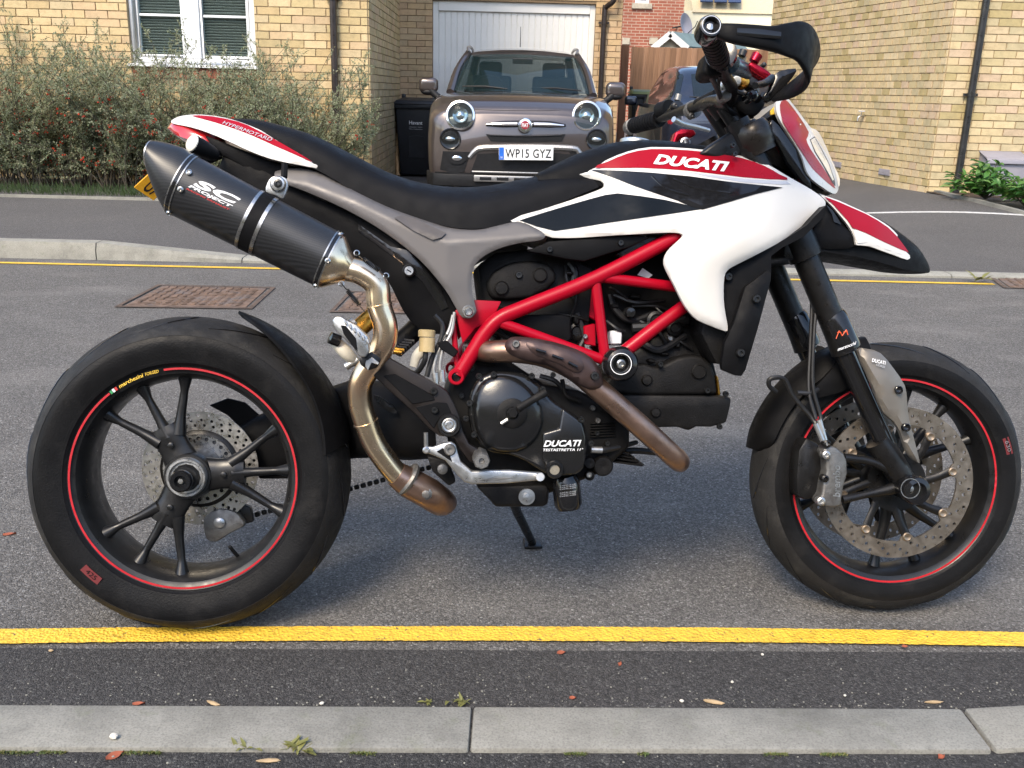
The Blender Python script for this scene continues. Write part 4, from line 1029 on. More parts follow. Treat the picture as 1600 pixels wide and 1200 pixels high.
def body_loft(st, n_y=4, n_s=3):
    ys = [s[0] for s in st]; H = [s[1] for s in st]; rs = []
    fine = []
    for j in range(len(st) - 1):
        for k in range(n_y):
            t = k / n_y; i0, i1, i2, i3 = max(0, j - 1), j, j + 1, min(len(st) - 1, j + 2)
            cr = lambda a, b, c, d: .5 * (2 * b + (c - a) * t + (2 * a - 5 * b + 4 * c - d) * t * t + (3 * b - a - 3 * c + d) * t ** 3)
            lin = lambda b, c: b + (c - b) * t
            fine.append((lin(ys[i1], ys[i2]), [(cr(H[i0][q][0], H[i1][q][0], H[i2][q][0], H[i3][q][0]), cr(H[i0][q][1], H[i1][q][1], H[i2][q][1], H[i3][q][1])) for q in range(len(H[0]))]))
    fine.append((ys[-1], H[-1]))
    for y, h in fine:
        ring = cat_rom([(x, z, 0) for x, z in sect(h)], n_s, True); rs.append([(p.x, y, p.y) for p in ring])
    return rs
def make_car(name, label, Xc, Yf, z0, st, gh, paint, gl='carglass'):
    root = empty(name, (0, 0, 0), label, 'car')
    T = lambda x, y, z: (Xc + x, Yf + y, z0 + z)
    b = MB(); b.rings([[T(*p) for p in r] for r in body_loft(st)]); me = b.mesh('body', 0, smooth=50); link('body', me, paint, root)
    bvh = BVHTree.FromPolygons([v.co for v in me.vertices], [tuple(p.vertices) for p in me.polygons])
    # glass house: corner rails bottom and top
    (yb, zb, wb), (yt, zt, wt), (yr, zr, wr), (ye, ze, we) = gh
    def strip3(y0, z0_, w0, y1, z1, w1, bow0, bow1, n=10, m=6, push=0.):
        v = []; f = []
        for j in range(m + 1):
            s = j / m
            for i in range(n + 1):
                t = i / n * 2 - 1; w = w0 + (w1 - w0) * s; bow = bow0 + (bow1 - bow0) * s
                v.append(T(t * w, y0 + (y1 - y0) * s + bow * t * t, z0_ + (z1 - z0_) * s + .05 * math.sin(math.pi * s) * .5 - push * t * t))
        for j in range(m):
            for i in range(n): a = j * (n + 1) + i; f.append((a, a + 1, a + n + 2, a + n + 1))
        return v, f
    v, f = strip3(yb, zb, wb, yt, zt, wt, .16, .10, push=.012); raw('windscreen', v, f, gl, root, True)
    v, f = strip3(yr, zr, wr, ye, ze, we, -.06, -.08, push=.012); raw('rear_window', v, f, gl, root, True)
    rb = MB(); rs = []
    for k in range(9):
        s = k / 8; y = yt + (yr - yt) * s; cz = zt + .045 * math.sin(math.pi * s) + (zr - zt) * s; w = wt + (wr - wt) * s + .03
        rs.append([T(x * w, y + (.10 * x * x * (1 - s) - .06 * x * x * s), cz + .035 * (1 - x * x) + o) for x, o in [(-1, -.02), (-.96, .0), (-.8, .008), (-.4, .01), (0, .01), (.4, .01), (.8, .008), (.96, .0), (1, -.02), (.5, -.035), (0, -.035), (-.5, -.035)]])
    rb.rings(rs); rb.build('roof', paint, root)
    for s in (-1, 1):
        b = MB(); b.tube([T(s * (wb + .03), yb + .15, zb - .03), T(s * ((wb + wt) / 2 + .045), (yb + yt) / 2 + .13, (zb + zt) / 2 + .02), T(s * (wt + .02), yt + .10, zt + .005)], [.045, .038, .034], 8, sm=3); b.build('front_pillar', paint, root)
        b = MB(); b.tube([T(s * (we + .03), ye - .08, ze - .02), T(s * (wr + .01), yr - .06, zr + .0)], [.06, .05], 8); b.build('rear_pillar', paint, root)
        y0, y1 = yb + .25, ye - .05; ya, yb2 = yt + .08, yr - .05
        n = 8; v = []; f = []
        for i in range(n + 1):
            t = i / n; v += [T(s * (wb + .085 + (we + .05 - wb - .085) * t), y0 + (y1 - y0) * t, zb - .03 + (ze - zb + .03) * t), T(s * (wt + .022 + (wr - wt) * t), ya + (yb2 - ya) * t, zt - .012 + (zr - zt) * t + .035 * math.sin(math.pi * t))]
        for i in range(n): f.append((2 * i, 2 * i + 2, 2 * i + 3, 2 * i + 1))
        raw('side_window', v, f, gl, root, True)
        ym = (y0 + y1) / 2; b = MB(); b.tube([T(s * (wb + .08), ym, zb - .03), T(s * (wt + .035), ym + .0, zt + .02)], .03, 8); b.build('door_pillar', 'carblack', root)
    return root, T, bvh
def disc_at(root, bvh, name, mat, u, v, prof, n=28, tilt=.5, sx=1., push=0.):
    k = ray(u, v); loc, nor, _, _ = bvh.ray_cast(CAMO, k.normalized())
    if loc is None: return None, None
    if nor.y > 0: nor = -nor
    ax = (nor * (1 - tilt) + Vector((0, -1, 0)) * tilt).normalized(); loc = loc + ax * push
    b = MB(); b.lathe(prof, (0, 0, 0), ax, n); b.v = [(loc.x + x * sx, loc.y + y, loc.z + z) for x, y, z in b.v]
    return b.build(name, mat, root), (loc, ax)
def surf_patch(root, bvh, out, name, mat, push=.006, grid=5., c=lambda x, y: (600 + x / 4, y / 4), sm=0):   # trim that lies on the bodywork
    o = [c(*p) for p in out]; o2 = []
    for i in range(len(o)):
        a_, q_ = Vector(o[i]), Vector(o[(i + 1) % len(o)]); k = max(1, int((q_ - a_).length / 3)); o2 += [tuple(a_.lerp(q_, j / k)) for j in range(k)]
    vs, fs, _ = cdt(o2, grid); P3 = []
    for u, v in vs:
        k = ray(u, v).normalized(); h = bvh.ray_cast(CAMO, k)[0]; P3.append(None if h is None else h - k * push)
    fs = [f for f in fs if all(P3[i] is not None for i in f)]
    if not fs: return None
    return raw(name, [p or Vector((0, 0, 0)) for p in P3], fs, mat, root, True)
F0 = .22
fst = [(.0, [(0, .30), (.58, .30), (.69, .34), (.725, .48), (.725, .66), (.70, .79), (.50, .865), (0, .875)]),
       (.05, [(0, .24), (.68, .24), (.79, .29), (.825, .48), (.82, .70), (.785, .85), (.56, .925), (0, .94)]),
       (.16, [(0, F0), (.73, F0), (.845, .27), (.875, .50), (.87, .74), (.83, .90), (.60, .975), (0, .995)]),
       (.45, [(0, F0), (.74, F0), (.855, .28), (.893, .52), (.888, .79), (.855, .965), (.64, 1.03), (0, 1.05)]),
       (.95, [(0, F0), (.74, F0), (.86, .28), (.90, .55), (.892, .82), (.865, 1.0), (.66, 1.06), (0, 1.08)]),
       (1.3, [(0, F0), (.74, F0), (.86, .28), (.90, .56), (.888, .82), (.84, 1.0), (.6, 1.06), (0, 1.075)]),
       (2.4, [(0, F0), (.74, F0), (.86, .28), (.90, .56), (.888, .84), (.82, 1.02), (.6, 1.03), (0, 1.03)]),
       (3.6, [(0, F0), (.74, F0), (.86, .28), (.89, .56), (.87, .84), (.80, 1.03), (.6, 1.03), (0, 1.03)]),
       (3.95, [(0, .28), (.7, .28), (.80, .34), (.84, .6), (.82, .86), (.74, 1.03), (.5, 1.03), (0, 1.03)])]
XC = V(814, 200, 9.9).x
car, CT, cb = make_car('parked_car', 'bronze grey small SUV facing the camera in front of the garage', XC, 9.12, .0, fst, ((1.18, 1.085, .72), (1.98, 1.475, .585), (3.45, 1.47, .56), (3.82, 1.05, .66)), 'fiatpaint')
hitp = lambda u, v, bvh=cb: bvh.ray_cast(CAMO, ray(u, v).normalized())[0]
for (u, v) in ((719.5, 180.5), (916.5, 181)):                 # headlights
    o, q = disc_at(car, cb, 'headlight', 'chrome', u, v, [(.03, -.05), (.132, -.05), (.140, -.012), (.134, .006), (.118, .010), (.110, .002), (.104, -.02), (.03, -.035)], tilt=.72, push=.010)
    if o:
        loc, ax = q
        def sub(name, mat, prof, off=(0, 0)):
            b = MB(); c = loc + Vector((off[0], 0, off[1])); b.lathe(prof, c, ax, 24); b.build(name, mat, o)
        sub('lamp_bowl', 'carblack', [(.104, -.018), (.09, -.026), (.03, -.03)], (0, 0)); sub('projector', 'chrome', [(.045, -.03), (.068, -.016), (.072, .0), (.065, .006), (.052, .0), (.02, -.01)])
        sub('bulb_lens', 'chrome', [(.001, .018), (.022, .014), (.038, .002), (.040, -.012)])
        sub('glass_cover', 'lens', [(.001, .030), (.05, .027), (.09, .019), (.115, .008)])
for (u, v) in ((703.5, 217), (932, 218)):
    o, q = disc_at(car, cb, 'lower_lamp', 'carblackg', u, v, [(.03, -.04), (.094, -.04), (.098, .004), (.09, .012), (.078, .006), (.02, .004)], tilt=.6, push=.006)
    if o:
        loc, ax = q; b = MB(); b.lathe([(.001, .022), (.04, .02), (.075, .006), (.075, .0)], loc, ax, 24); b.build('glass_cover', 'lens', o)
        b = MB(); b.sphere(loc + ax * .008, .04, 12, 8, (1.2, .4, .6)); b.build('reflector', 'chrome', o)
for (u, v) in ((714, 247), (914, 248)):
    o, q = disc_at(car, cb, 'fog_lamp', 'carblack', u, v, [(.02, -.03), (.055, -.03), (.058, .012), (.04, .014), (.02, .01)], tilt=.8, sx=1.5, push=.004)
    if o: loc, ax = q; b = MB(); b.sphere(loc + ax * .014, .034, 12, 8, (1.4, .4, .8)); b.build('reflector', 'chrome', o)
def bar(pxs, name, mat, w, push=.012, parent=car, n=8, flat=1., sm=3):
    pts = [Vector(q) + Vector((0, -push, 0)) for q in (hitp(u, v) for u, v in pxs) if q is not None]
    if len(pts) < 2: return None
    w = w if not isinstance(w, list) or len(w) == len(pts) else max(w)
    b = MB(); b.tube(pts, w, n, sm=sm, flat=flat); return b.build(name, mat, parent)
gb_ = bar([(759, 195), (785, 194), (822, 193.5), (860, 194.5), (884, 196)], 'grille_bar_recess', 'carblackg', [.012, .03, .03, .03, .012], .0)
bar([(761, 194), (785, 193.5), (808, 193.5)], 'grille_bar', 'chrome', [.008, .019, .019], .022, gb_)
bar([(834, 194), (858, 194.5), (881, 196)], 'grille_bar', 'chrome', [.019, .019, .008], .022, gb_)
p = hitp(820.5, 195.5) + Vector((0, -.03, 0))
b = MB(); b.lathe([(.001, .016), (.058, .012), (.066, .004), (.066, -.03)], p, (0, -1, .12), 28); em = b.build('emblem', 'chrome', car)
b = MB(); b.lathe([(.001, .0165), (.036, .0158), (.040, .012)], p, (0, -1, .12), 28); b.build('emblem_face', 'badge_red', em)
lettering('emblem_lettering', 'FIAT', lambda a, c: p + Vector((-.029 + a * .058, -.0185 - .002, -.016 + c * .034)), 'ink_white', em, bold=.02)
surf_patch(car, cb, [(636, 838), (760, 846), (1000, 846), (1135, 838), (1112, 884), (880, 888), (668, 884)], 'upper_grille', 'carblack')
bar([(765, 211), (822, 212.5), (878, 211)], 'upper_grille_blade', 'carblackg', .006, .010)
surf_patch(car, cb, [(368, 945), (545, 950), (520, 1010), (500, 1075), (430, 1080), (350, 1060)], 'fog_lamp_pocket', 'carblack')
surf_patch(car, cb, [(1336, 945), (1159, 950), (1184, 1010), (1204, 1075), (1274, 1080), (1354, 1060)], 'fog_lamp_pocket', 'carblack')
surf_patch(car, cb, [(585, 962), (718, 955), (1060, 955), (1165, 965), (1215, 1080), (540, 1080)], 'lower_grille', 'carblack')
surf_patch(car, cb, [(318, 1072), (540, 1082), (1215, 1082), (1385, 1072), (1380, 1150), (1215, 1165), (490, 1165), (325, 1150)], 'lower_cladding', 'carblack')
fr_ = [(733, 246), (742, 236), (756, 231), (822, 229.5), (893, 231.5), (904, 237), (913, 247)]
bar(fr_, 'bumper_arch', 'silver_trim', [.02, .026, .028, .03, .028, .026, .02], .002)
lo = MB()
for k in range(2):
    rs = []
for (za, zb_, mt, nm, gx_) in ((.22, .33, 'carblack', 'lower_bumper', 1.02),):
    rs = []
    for (y, w) in ((-.03, .60), (-.022, .68), (.03, .80), (.14, .862), (.4, .895)):
        rs.append([CT(x, y, z) for x, z in ((-w * gx_, za), (w * gx_, za), (w * gx_, zb_), (-w * gx_, zb_))])
    lo.rings(rs); lo.build(nm, mt, car, .015, 2)
b = MB(); b.box(CT(0, -.05, .30), (.86, .03, .06)); b.box(CT(0, -.055, .36), (.9, .02, .018)); b.build('skid_plate', 'silver_trim', car, .008, 2)
for i in range(5): b = MB(); b.box(CT(-.32 + i * .16, -.067, .30), (.11, .006, .028)); b.build('skid_slot', 'carblack', car, .006, 1)
# number plate
def plate(root, c, w, h, mat, text, blue=True, M=None, print_='ink_black'):
    M = M or Matrix.Identity(3); pt = lambda x, y, z: c + M @ Vector((x, y, z))
    b = MB(); b.box((0, 0, 0), (w, .006, h)); b.v = [tuple(pt(*v)) for v in b.v]; o = b.build('number_plate', mat, root, .002, 1)
    if blue: b = MB(); b.box((-w / 2 + .024, -.0042, 0), (.044, .002, h - .008)); b.v = [tuple(pt(*v)) for v in b.v]; bl = b.build('blue_band', 'plate_blue', o, smooth=0); lettering('band_lettering', 'GB', lambda a, q: pt(-w / 2 + .012 + a * .022, -.0065, -h / 2 + .016 + q * .016), 'ink_white', bl)
    x0 = -w / 2 + (.06 if blue else .02)
    lettering('plate_lettering', text, lambda a, q: pt(x0 + a * (w / 2 - .018 - x0), -.0045, -h / 2 + .02 + q * (h - .038)), print_, o, bold=.012, spacing=1.08)
    return o
q0 = V(779.5, 240, 9.03); q1 = V(864.5, 240.5, 9.03)
plate(car, Vector(((q0.x + q1.x) / 2, 9.03, V(822, 240, 9.03).z)), q1.x - q0.x, .118, 'plate_white', 'WP15 GYZ', M=Matrix.Rotation(R_(-1), 3, 'Y'))
# bonnet seams, mirrors, rails, wipers, aerial, wheels
for pxs in ([(742, 171), (780, 172.5), (820, 173), (860, 173), (899, 172)], [(742, 171), (730, 163), (716, 156), (701, 150)], [(899, 172), (912, 163), (924, 156), (935, 150)]):
    bar(pxs, 'bonnet_seam', 'carblack', .0035, -.001, n=6)
for s in (-1, 1):
    b = MB(); b.box(CT(s * .985, 1.38, 1.125), (.205, .11, .15)); mi = b.build('mirror', 'fiatpaint', car, .05, 5)
    b = MB(); b.tube([CT(s * .84, 1.34, .98), CT(s * .9, 1.35, 1.02), CT(s * .955, 1.37, 1.07)], [.045, .035, .045], 10); b.build('mirror_stalk', 'carblack', mi)
    b = MB(); b.sphere(CT(s * .985, 1.37, 1.055), .072, 12, 8, (1.1, .6, .45)); b.build('mirror_base', 'carblack', mi)
    b = MB(); b.tube([CT(s * .595, 2.0, 1.49), CT(s * .61, 2.12, 1.535), CT(s * .61, 2.8, 1.565), CT(s * .6, 3.4, 1.53)], [.014, .017, .017, .012], 8, sm=3); b.build('roof_rail', 'silver_trim', car)
    for y in (.86, 3.2):
        b = MB(); b.lathe([(.16, -.1), (.30, -.1), (.335, -.07), (.335, .07), (.30, .1), (.16, .1)], CT(s * .79, y, .335), (1, 0, 0), 28); wh = b.build('wheel', 'tyre_far', car)
        b = MB(); b.lathe([(.0, -.02), (.2, -.02), (.21, .085), (.19, .09), (.04, .06), (.0, .06)], CT(s * .79, y, .335), (s, 0, 0), 20); b.build('wheel_rim', 'silver_trim', wh)
b = MB(); b.tube([CT(-.03, 2.2, 1.56), CT(-.03, 2.32, 1.78)], [.006, .003], 6); b.build('aerial', 'carblack', car)
for (a, c) in (((-.15, .02), (-.62, .06)), ((.62, .05), (.1, .01))):
    b = MB(); b.tube([CT(a[0], 1.22 + .12 * a[0] ** 2, 1.105), CT((a[0] + c[0]) / 2, 1.26, 1.125), CT(c[0], 1.28, 1.12)], [.008, .01, .006], 6); b.build('wiper', 'carblack', car)
for s in (-.36, .36):
    b = MB(); b.box(CT(s, 2.3, 1.0), (.48, .14, .5)); b.box(CT(s, 2.33, 1.31), (.26, .1, .18)); b.build('seat', 'car_in', car, .04, 3)
b = MB(); b.lathe([(.17, -.014), (.184, 0), (.17, .014), (.156, 0), (.17, -.014)], CT(-.36, 1.72, 1.09), (0, -.9, .45), 24); b.build('steering_wheel', 'car_in', car)
b = MB(); b.box(CT(0, 1.86, 1.40), (.22, .03, .06)); b.build('rear_view_mirror', 'car_in', car, .01, 2)
# ---- blue car, its tail towards the camera
def bs(y, zb, w, belt, wr, zr, wt=1.): return (y, [(0, zb), (w * .88, zb), (w * .98, zb + .10), (w, .58), (w * .985, belt), (w * .94, belt + .035), (wr * 1.02, (belt + zr) / 2 + .03), (wr * .93, zr - .05), (wr * .6, zr - .008), (0, zr)])
bst = [bs(0, .34, .66, .70, .60, .84), bs(.06, .28, .76, .78, .68, .94), bs(.22, .24, .83, .84, .72, 1.0), bs(.42, .22, .85, .88, .70, 1.14), bs(.75, .22, .86, .90, .62, 1.36), bs(1.1, .22, .865, .90, .60, 1.425), bs(1.8, .22, .865, .90, .60, 1.44), bs(2.4, .22, .865, .89, .60, 1.41), bs(2.9, .22, .86, .87, .66, 1.17), bs(3.25, .22, .85, .84, .72, .97), bs(3.8, .24, .78, .74, .66, .85), bs(4.1, .30, .62, .60, .52, .68)]
c2 = empty('parked_car', (0, 0, 0), 'dark blue car parked by the fence, half hidden behind the handlebars', 'car')
T2 = lambda x, y, z: (2.62 + x, 12.2 + y, .04 + z)
b = MB(); b.rings([[T2(*p) for p in r_] for r_ in body_loft(bst)]); me = b.mesh('body', 0, smooth=60); link('body', me, 'navy', c2)
b2 = BVHTree.FromPolygons([v.co for v in me.vertices], [tuple(p.vertices) for p in me.polygons])
for nm, out in (('rear_window', [(1080, 116), (1100, 114), (1150, 113), (1172, 116), (1180, 151), (1140, 153), (1084, 152)]), ('side_window', [(1024, 151), (1034, 136), (1046, 124), (1056, 118), (1050, 151)]), ('side_window', [(1053, 151), (1059, 117), (1066, 115), (1068, 119), (1061, 151)])):
    surf_patch(c2, b2, out, nm, 'darkglass', .012, 4., lambda x, y: (x, y))
for s in (-1, 1):
    b = MB(); b.sphere(T2(s * .70, .10, .76), .1, 12, 8, (.8, .7, 1.4)); b.build('tail_lamp', 'badge_red', c2)
    b = MB(); b.box(T2(s * .95, 2.75, .95), (.19, .1, .13)); b.build('mirror', 'navy', c2, .04, 4)
    for y in (.75, 3.3):
        b = MB(); b.lathe([(.16, -.09), (.28, -.09), (.31, -.07), (.31, .07), (.28, .09), (.16, .09)], T2(s * .77, y, .31), (1, 0, 0), 24); b.build('wheel', 'tyre_far', c2)
b = MB(); b.tube([T2(.0, .10, .98), T2(-.25, .19, 1.03), T2(-.5, .24, 1.03)], [.012, .01, .006], 6); b.build('wiper', 'carblack', c2)
# ---- bins
def wheelie(u0, u1, vtop, Y, z0, label, lid, text=None):
    a = V(u0, vtop, Y); c = V(u1, vtop, Y); w = c.x - a.x; cx = (a.x + c.x) / 2; top = a.z; hh = top - z0
    r = empty('wheelie_bin', (0, 0, 0), label, 'bin'); d = .62; lh = .075
    b = MB(); t = w * .5 * .94; bt = w * .5 * .76
    b.add([(cx - bt, Y + .1, z0 + .03), (cx + bt, Y + .1, z0 + .03), (cx + bt, Y + d - .06, z0 + .03), (cx - bt, Y + d - .06, z0 + .03), (cx - t, Y + .02, top - lh), (cx + t, Y + .02, top - lh), (cx + t, Y + d, top - lh), (cx - t, Y + d, top - lh)], [(3, 2, 1, 0), (4, 5, 6, 7), (0, 1, 5, 4), (1, 2, 6, 5), (2, 3, 7, 6), (3, 0, 4, 7)])
    bd = b.build('body', 'bin', r, .02, 3)
    b = MB(); b.bb((cx - w / 2 + .01, Y - .005, top - lh - .055), (cx + w / 2 - .01, Y + d, top - lh + .001)); b.build('rim', 'bin', r, .012, 2)
    b = MB(); b.add([(cx - w / 2, Y - .03, top - lh), (cx + w / 2, Y - .03, top - lh), (cx + w / 2, Y + d + .03, top - lh + .01), (cx - w / 2, Y + d + .03, top - lh + .01), (cx - w / 2 + .03, Y + .01, top - .03), (cx + w / 2 - .03, Y + .01, top - .03), (cx + w / 2 - .05, Y + d - .03, top), (cx - w / 2 + .05, Y + d - .03, top)], [(3, 2, 1, 0), (4, 5, 6, 7), (0, 1, 5, 4), (1, 2, 6, 5), (2, 3, 7, 6), (3, 0, 4, 7)])
    b.build('lid', lid, r, .012, 2)
    for s in (-1, 1):
        b = MB(); b.box((cx + s * (w / 2 - .06), Y + d - .02, top + .005), (.05, .06, .07)); b.build('hinge', 'bin', r, .01, 2)
        b = MB(); b.lathe([(.02, -.02), (.1, -.02), (.1, .02), (.02, .02)], (cx + s * bt * 1.02, Y + d - .06, z0 + .1), (1, 0, 0), 18); b.build('wheel', 'tyre_far', r)
    f = lambda x, z: (x, Y + .02 + .08 * (top - lh - z) / (hh - lh) - .003, z)
    b = MB(); b.add([f(cx - .1, z0 + hh * .30), f(cx + .1, z0 + hh * .30), f(cx + .09, z0 + hh * .56), f(cx - .09, z0 + hh * .56)], [(0, 1, 2, 3)]); b.prism([f(cx - .11, z0 + hh * .25), f(cx + .11, z0 + hh * .25), f(cx + .1, z0 + hh * .52), f(cx, z0 + hh * .54), f(cx - .1, z0 + hh * .52)], (0, -.006, 0)); b.build('embossed_panel', 'bin', bd, .003, 1)
    if text:
        lettering('council_name', text[0], lambda p, q: (cx - .092 + p * .165, f(0, z0 + hh * .70)[1] - .002, z0 + hh * .672 + q * .045), 'ink_white', bd, bold=.008)
        for k, s in enumerate(text[1:]): lettering('council_small_print', s, lambda p, q: (cx - .092 + p * .165, f(0, z0 + hh * .65)[1] - .002, z0 + hh * (.632 - .026 * k) + q * .016), 'ink_grey', bd)
    return r
wheelie(614.5, 686, 152, 12.25, 0.0, 'black wheelie bin with white council lettering beside the bronze grey car', 'bin', ('Havant', 'Cleaner, Safer', 'More Independent'))
wheelie(987, 1046, 139, 15.2, .02, 'black bin with a green lid in front of the timber fence', 'bin_green')
br_ = empty('broom_handle', (0, 0, 0), 'wooden broom handle leaning between the wall and the black wheelie bin', 'broom handle')
b = MB(); p0 = V(621, 268, 12.3); p1 = V(619, 170, 12.75); b.tube([p0, p1], .022, 10); b.build('handle', 'broom', br_); b = MB(); b.tube([p0, (p0.x + .01, p0.y - .03, .02)], [.018, .03], 8); b.build('shaft_end', 'broom', br_)
c2 = lambda x, y: (200 + x / 3.75, 160 + y / 3.75)
c3 = lambda x, y: (480 + x / 3.159, 440 + y / 3.158)
c4 = lambda x, y: (700 + x / 3.478, 340 + y / 3.478)
c5 = lambda x, y: (640 + x / 3.077, 540 + y / 3.077)
c6 = lambda x, y: (1140 + x / 2.5, 480 + y / 2.5)
c7 = lambda x, y: (780 + x / 2.353, 200 + y / 2.353)
c8 = lambda x, y: (960 + x / 4, 20 + y / 4)
c9 = lambda x, y: (1140 + x / 3.75, 300 + y / 3.75)
idt = lambda x, y: (x, y)
# ================================================================== wheels
RC = Vector((0, 0, .322))
def polar(C, r, a, y): return Vector((C.x + r * math.cos(R_(a)), y, C.z + r * math.sin(R_(a))))
ID = lambda p: p
_sa = Vector((-math.sin(R_(25.5)), 0, math.cos(R_(25.5)))); _so = Vector((1.604, 0, 0)); _sm = Matrix.Rotation(-.0611, 3, _sa)
ST = lambda p: _so + _sm @ (Vector(p) - _so)                      # the front wheel is turned slightly
FC = Vector((1.5, 0, .300))
def xf(b, fn): b.v = [tuple(fn(Vector(p))) for p in b.v]; return b
def arc_band(C, r0, r1, y, a0, a1, fn, n=120, t=.0008):
    b = MB(); rs = []
    for k in range(n + 1):
        a = a0 + (a1 - a0) * k / n; rs.append([polar(C, r0, a, y), polar(C, r1, a, y), polar(C, r1, a, y + t), polar(C, r0, a, y + t)])
    b.rings(rs); return xf(b, fn)
def holed_disc(C, r0, r1, y, t, holes, fn, n=72, inner=None):
    out = [(r1 * math.cos(2 * math.pi * k / n), r1 * math.sin(2 * math.pi * k / n)) for k in range(n)]
    inn = inner or [(r0 * math.cos(2 * math.pi * k / n), r0 * math.sin(2 * math.pi * k / n)) for k in range(n)]
    hs = [[(x + q * math.cos(k * math.pi / 4), z + q * math.sin(k * math.pi / 4)) for k in range(8)] for x, z, q in holes]
    vs, fs, _ = cdt(out, 0, [inn] + hs); m = len(vs); b = MB(); ec = {}
    for f in fs:
        for i in range(len(f)): k = (f[i], f[(i + 1) % len(f)]); ec.setdefault(tuple(sorted(k)), []).append(k)
    b.add([(C.x + x, y, C.z + z) for x, z in vs] + [(C.x + x, y + t, C.z + z) for x, z in vs], fs + [tuple(i + m for i in reversed(f)) for f in fs] + [(k[0][1], k[0][0], k[0][0] + m, k[0][1] + m) for k in ec.values() if len(k) == 1])
    return xf(b, fn)
def circ_text(name, s, C, r, a0, a1, h, y, mat, par, fn, **kw):    # lettering round a wheel, read from the near side
    return lettering(name, s, lambda p, q: fn(polar(C, r + q * h, a0 + (a1 - a0) * p, y)), mat, par, **kw)
def lathe_w(C, prof, fn, n=96):
    b = MB(); b.lathe(prof, C, (0, 1, 0), n); return xf(b, fn)
def ring_prof(pts): return pts + [pts[0]]
rw = empty('rear_wheel', parent=bike); fw_ = empty('front_wheel', parent=bike)
tyre_r = [(.222, -.073), (.2275, -.080), (.233, -.0838), (.234, -.0858), (.247, -.0895), (.262, -.0930), (.274, -.0938), (.282, -.0925), (.2883, -.0898), (.280, -.07), (.280, 0)]
tread_r = [(.280, -.07), (.2885, -.0905), (.2965, -.0835), (.3055, -.0700), (.3140, -.0520), (.3205, -.034), (.3245, -.016), (.326, 0)]
def both(p): return ring_prof(p + [(r, -y) for r, y in reversed(p[:-1])])
lathe_w(RC, both(tyre_r), ID).build('tyre', 'rubber', rw); lathe_w(RC, both(tread_r), ID).build('tread', 'tread', rw)
rimp = [(.2195, -.0765), (.2265, -.0815), (.2275, -.0785), (.2225, -.071), (.213, -.06), (.211, .06), (.2225, .071), (.2275, .0785), (.2265, .0815), (.219, .0765), (.206, .058), (.2, .03), (.198, -.02), (.2, -.045), (.2065, -.0655), (.2125, -.0745)]
lathe_w(RC, ring_prof(rimp), ID).build('rim', 'rim', rw)
arc_band(RC, .2205, .2245, -.0812, -231, 99, ID).build('red_stripe', 'red_stripe', rw)
circ_text('rim_lettering', 'marchesini', RC, .2185, 123, 109.5, .0075, -.0835, 'yellow_ink', rw, ID, shear=.15, bold=.015)
circ_text('rim_lettering', 'FORGED', RC, .2188, 108.5, 101.5, .006, -.0835, 'yellow_ink', rw, ID, shear=.2)
for k, mt in enumerate(('green_ink', 'ink_white', 'red_ink')): arc_band(RC, .2185, .2255, -.0832, 128.4 - k * 1.5, 127.2 - k * 1.5, ID, 4).build('rim_flag', mt, rw)
def arm(C, a0, r0, a1, r1, y0, y1, w, fn, flat=1.6, n=10):
    p0 = polar(C, r0, a0, y0); p3 = polar(C, r1, a1, y1); p1 = polar(C, r0 + (r1 - r0) * .35, a0 + (a1 - a0) * .55, y0 * .8 + y1 * .2); p2 = polar(C, r0 + (r1 - r0) * .75, a0 + (a1 - a0) * .92, y0 * .3 + y1 * .7)
    b = MB(); b.tube([p0, p1, p2, p3], w, n, sm=5, flat=flat); return xf(b, fn)
for ca in (116, 3, 240):
    b = MB()
    for da in (-25, 0, 25): a_ = arm(RC, ca + da * .55, .088, ca + da, .204, -.036, -.040, [.0145, .0095, .0078, .015], ID, 1.1); b.add(a_.v, a_.f)
    a_ = arm(RC, ca, .035, ca, .112, -.034, -.036, [.036, .032, .033, .026], ID, .46, 14); b.add(a_.v, a_.f)
    b.build('spoke', 'rim', rw, smooth=55)
    xf(MB().lathe([(.006, -.002), (.006, .003), (.003, .004), (.0, .004)], polar(RC, .072, ca, -.052), (0, -1, 0), 10), ID).build('bolt', 'bolt', rw)
lathe_w(RC, [(.0, .05), (.05, .05), (.052, .0), (.050, -.042), (.046, -.052), (.0, -.052)], ID, 40).build('hub', 'rim', rw)
lathe_w(RC, [(.028, -.05), (.0405, -.05), (.0405, -.064), (.038, -.067), (.034, -.067), (.031, -.061), (.028, -.061)], ID, 40).build('axle_ring', 'alloy', rw)
lathe_w(RC, [(.0, -.05), (.028, -.05), (.028, -.064), (.023, -.070), (.0, -.070)], ID, 12).build('axle_nut', 'bolt', rw)
b = MB(); b.lathe([(.012, -.07), (.017, -.075), (.018, -.092), (.0215, -.095), (.022, -.106), (.019, -.110), (.012, -.110), (.009, -.102), (0, -.102)], RC, (0, 1, 0), 28); b.build('axle_bobbin', 'gloss_black', rw)
b = MB(); b.lathe([(.0, -.102), (.006, -.103), (.005, -.107), (.0, -.107)], RC, (0, 1, 0), 14); b.build('bolt', 'steel', rw)
hl = []
for k in range(30): a = k * 12; hl += [(r * math.cos(R_(a + d)), r * math.sin(R_(a + d)), .0036) for r, d in ((.093, 0), (.104, 4), (.1145, 8))]
holed_disc(RC, .083, .1225, .058, .005, hl, ID).build('brake_disc', 'disc', rw)
lathe_w(RC, [(.02, .05), (.075, .05), (.084, .056), (.084, .064), (.02, .07)], ID, 32).build('disc_carrier', 'black_metal', rw)
hl = [(.066 * math.cos(R_(a)), .066 * math.sin(R_(a)), .0045) for a in range(0, 360, 15)]
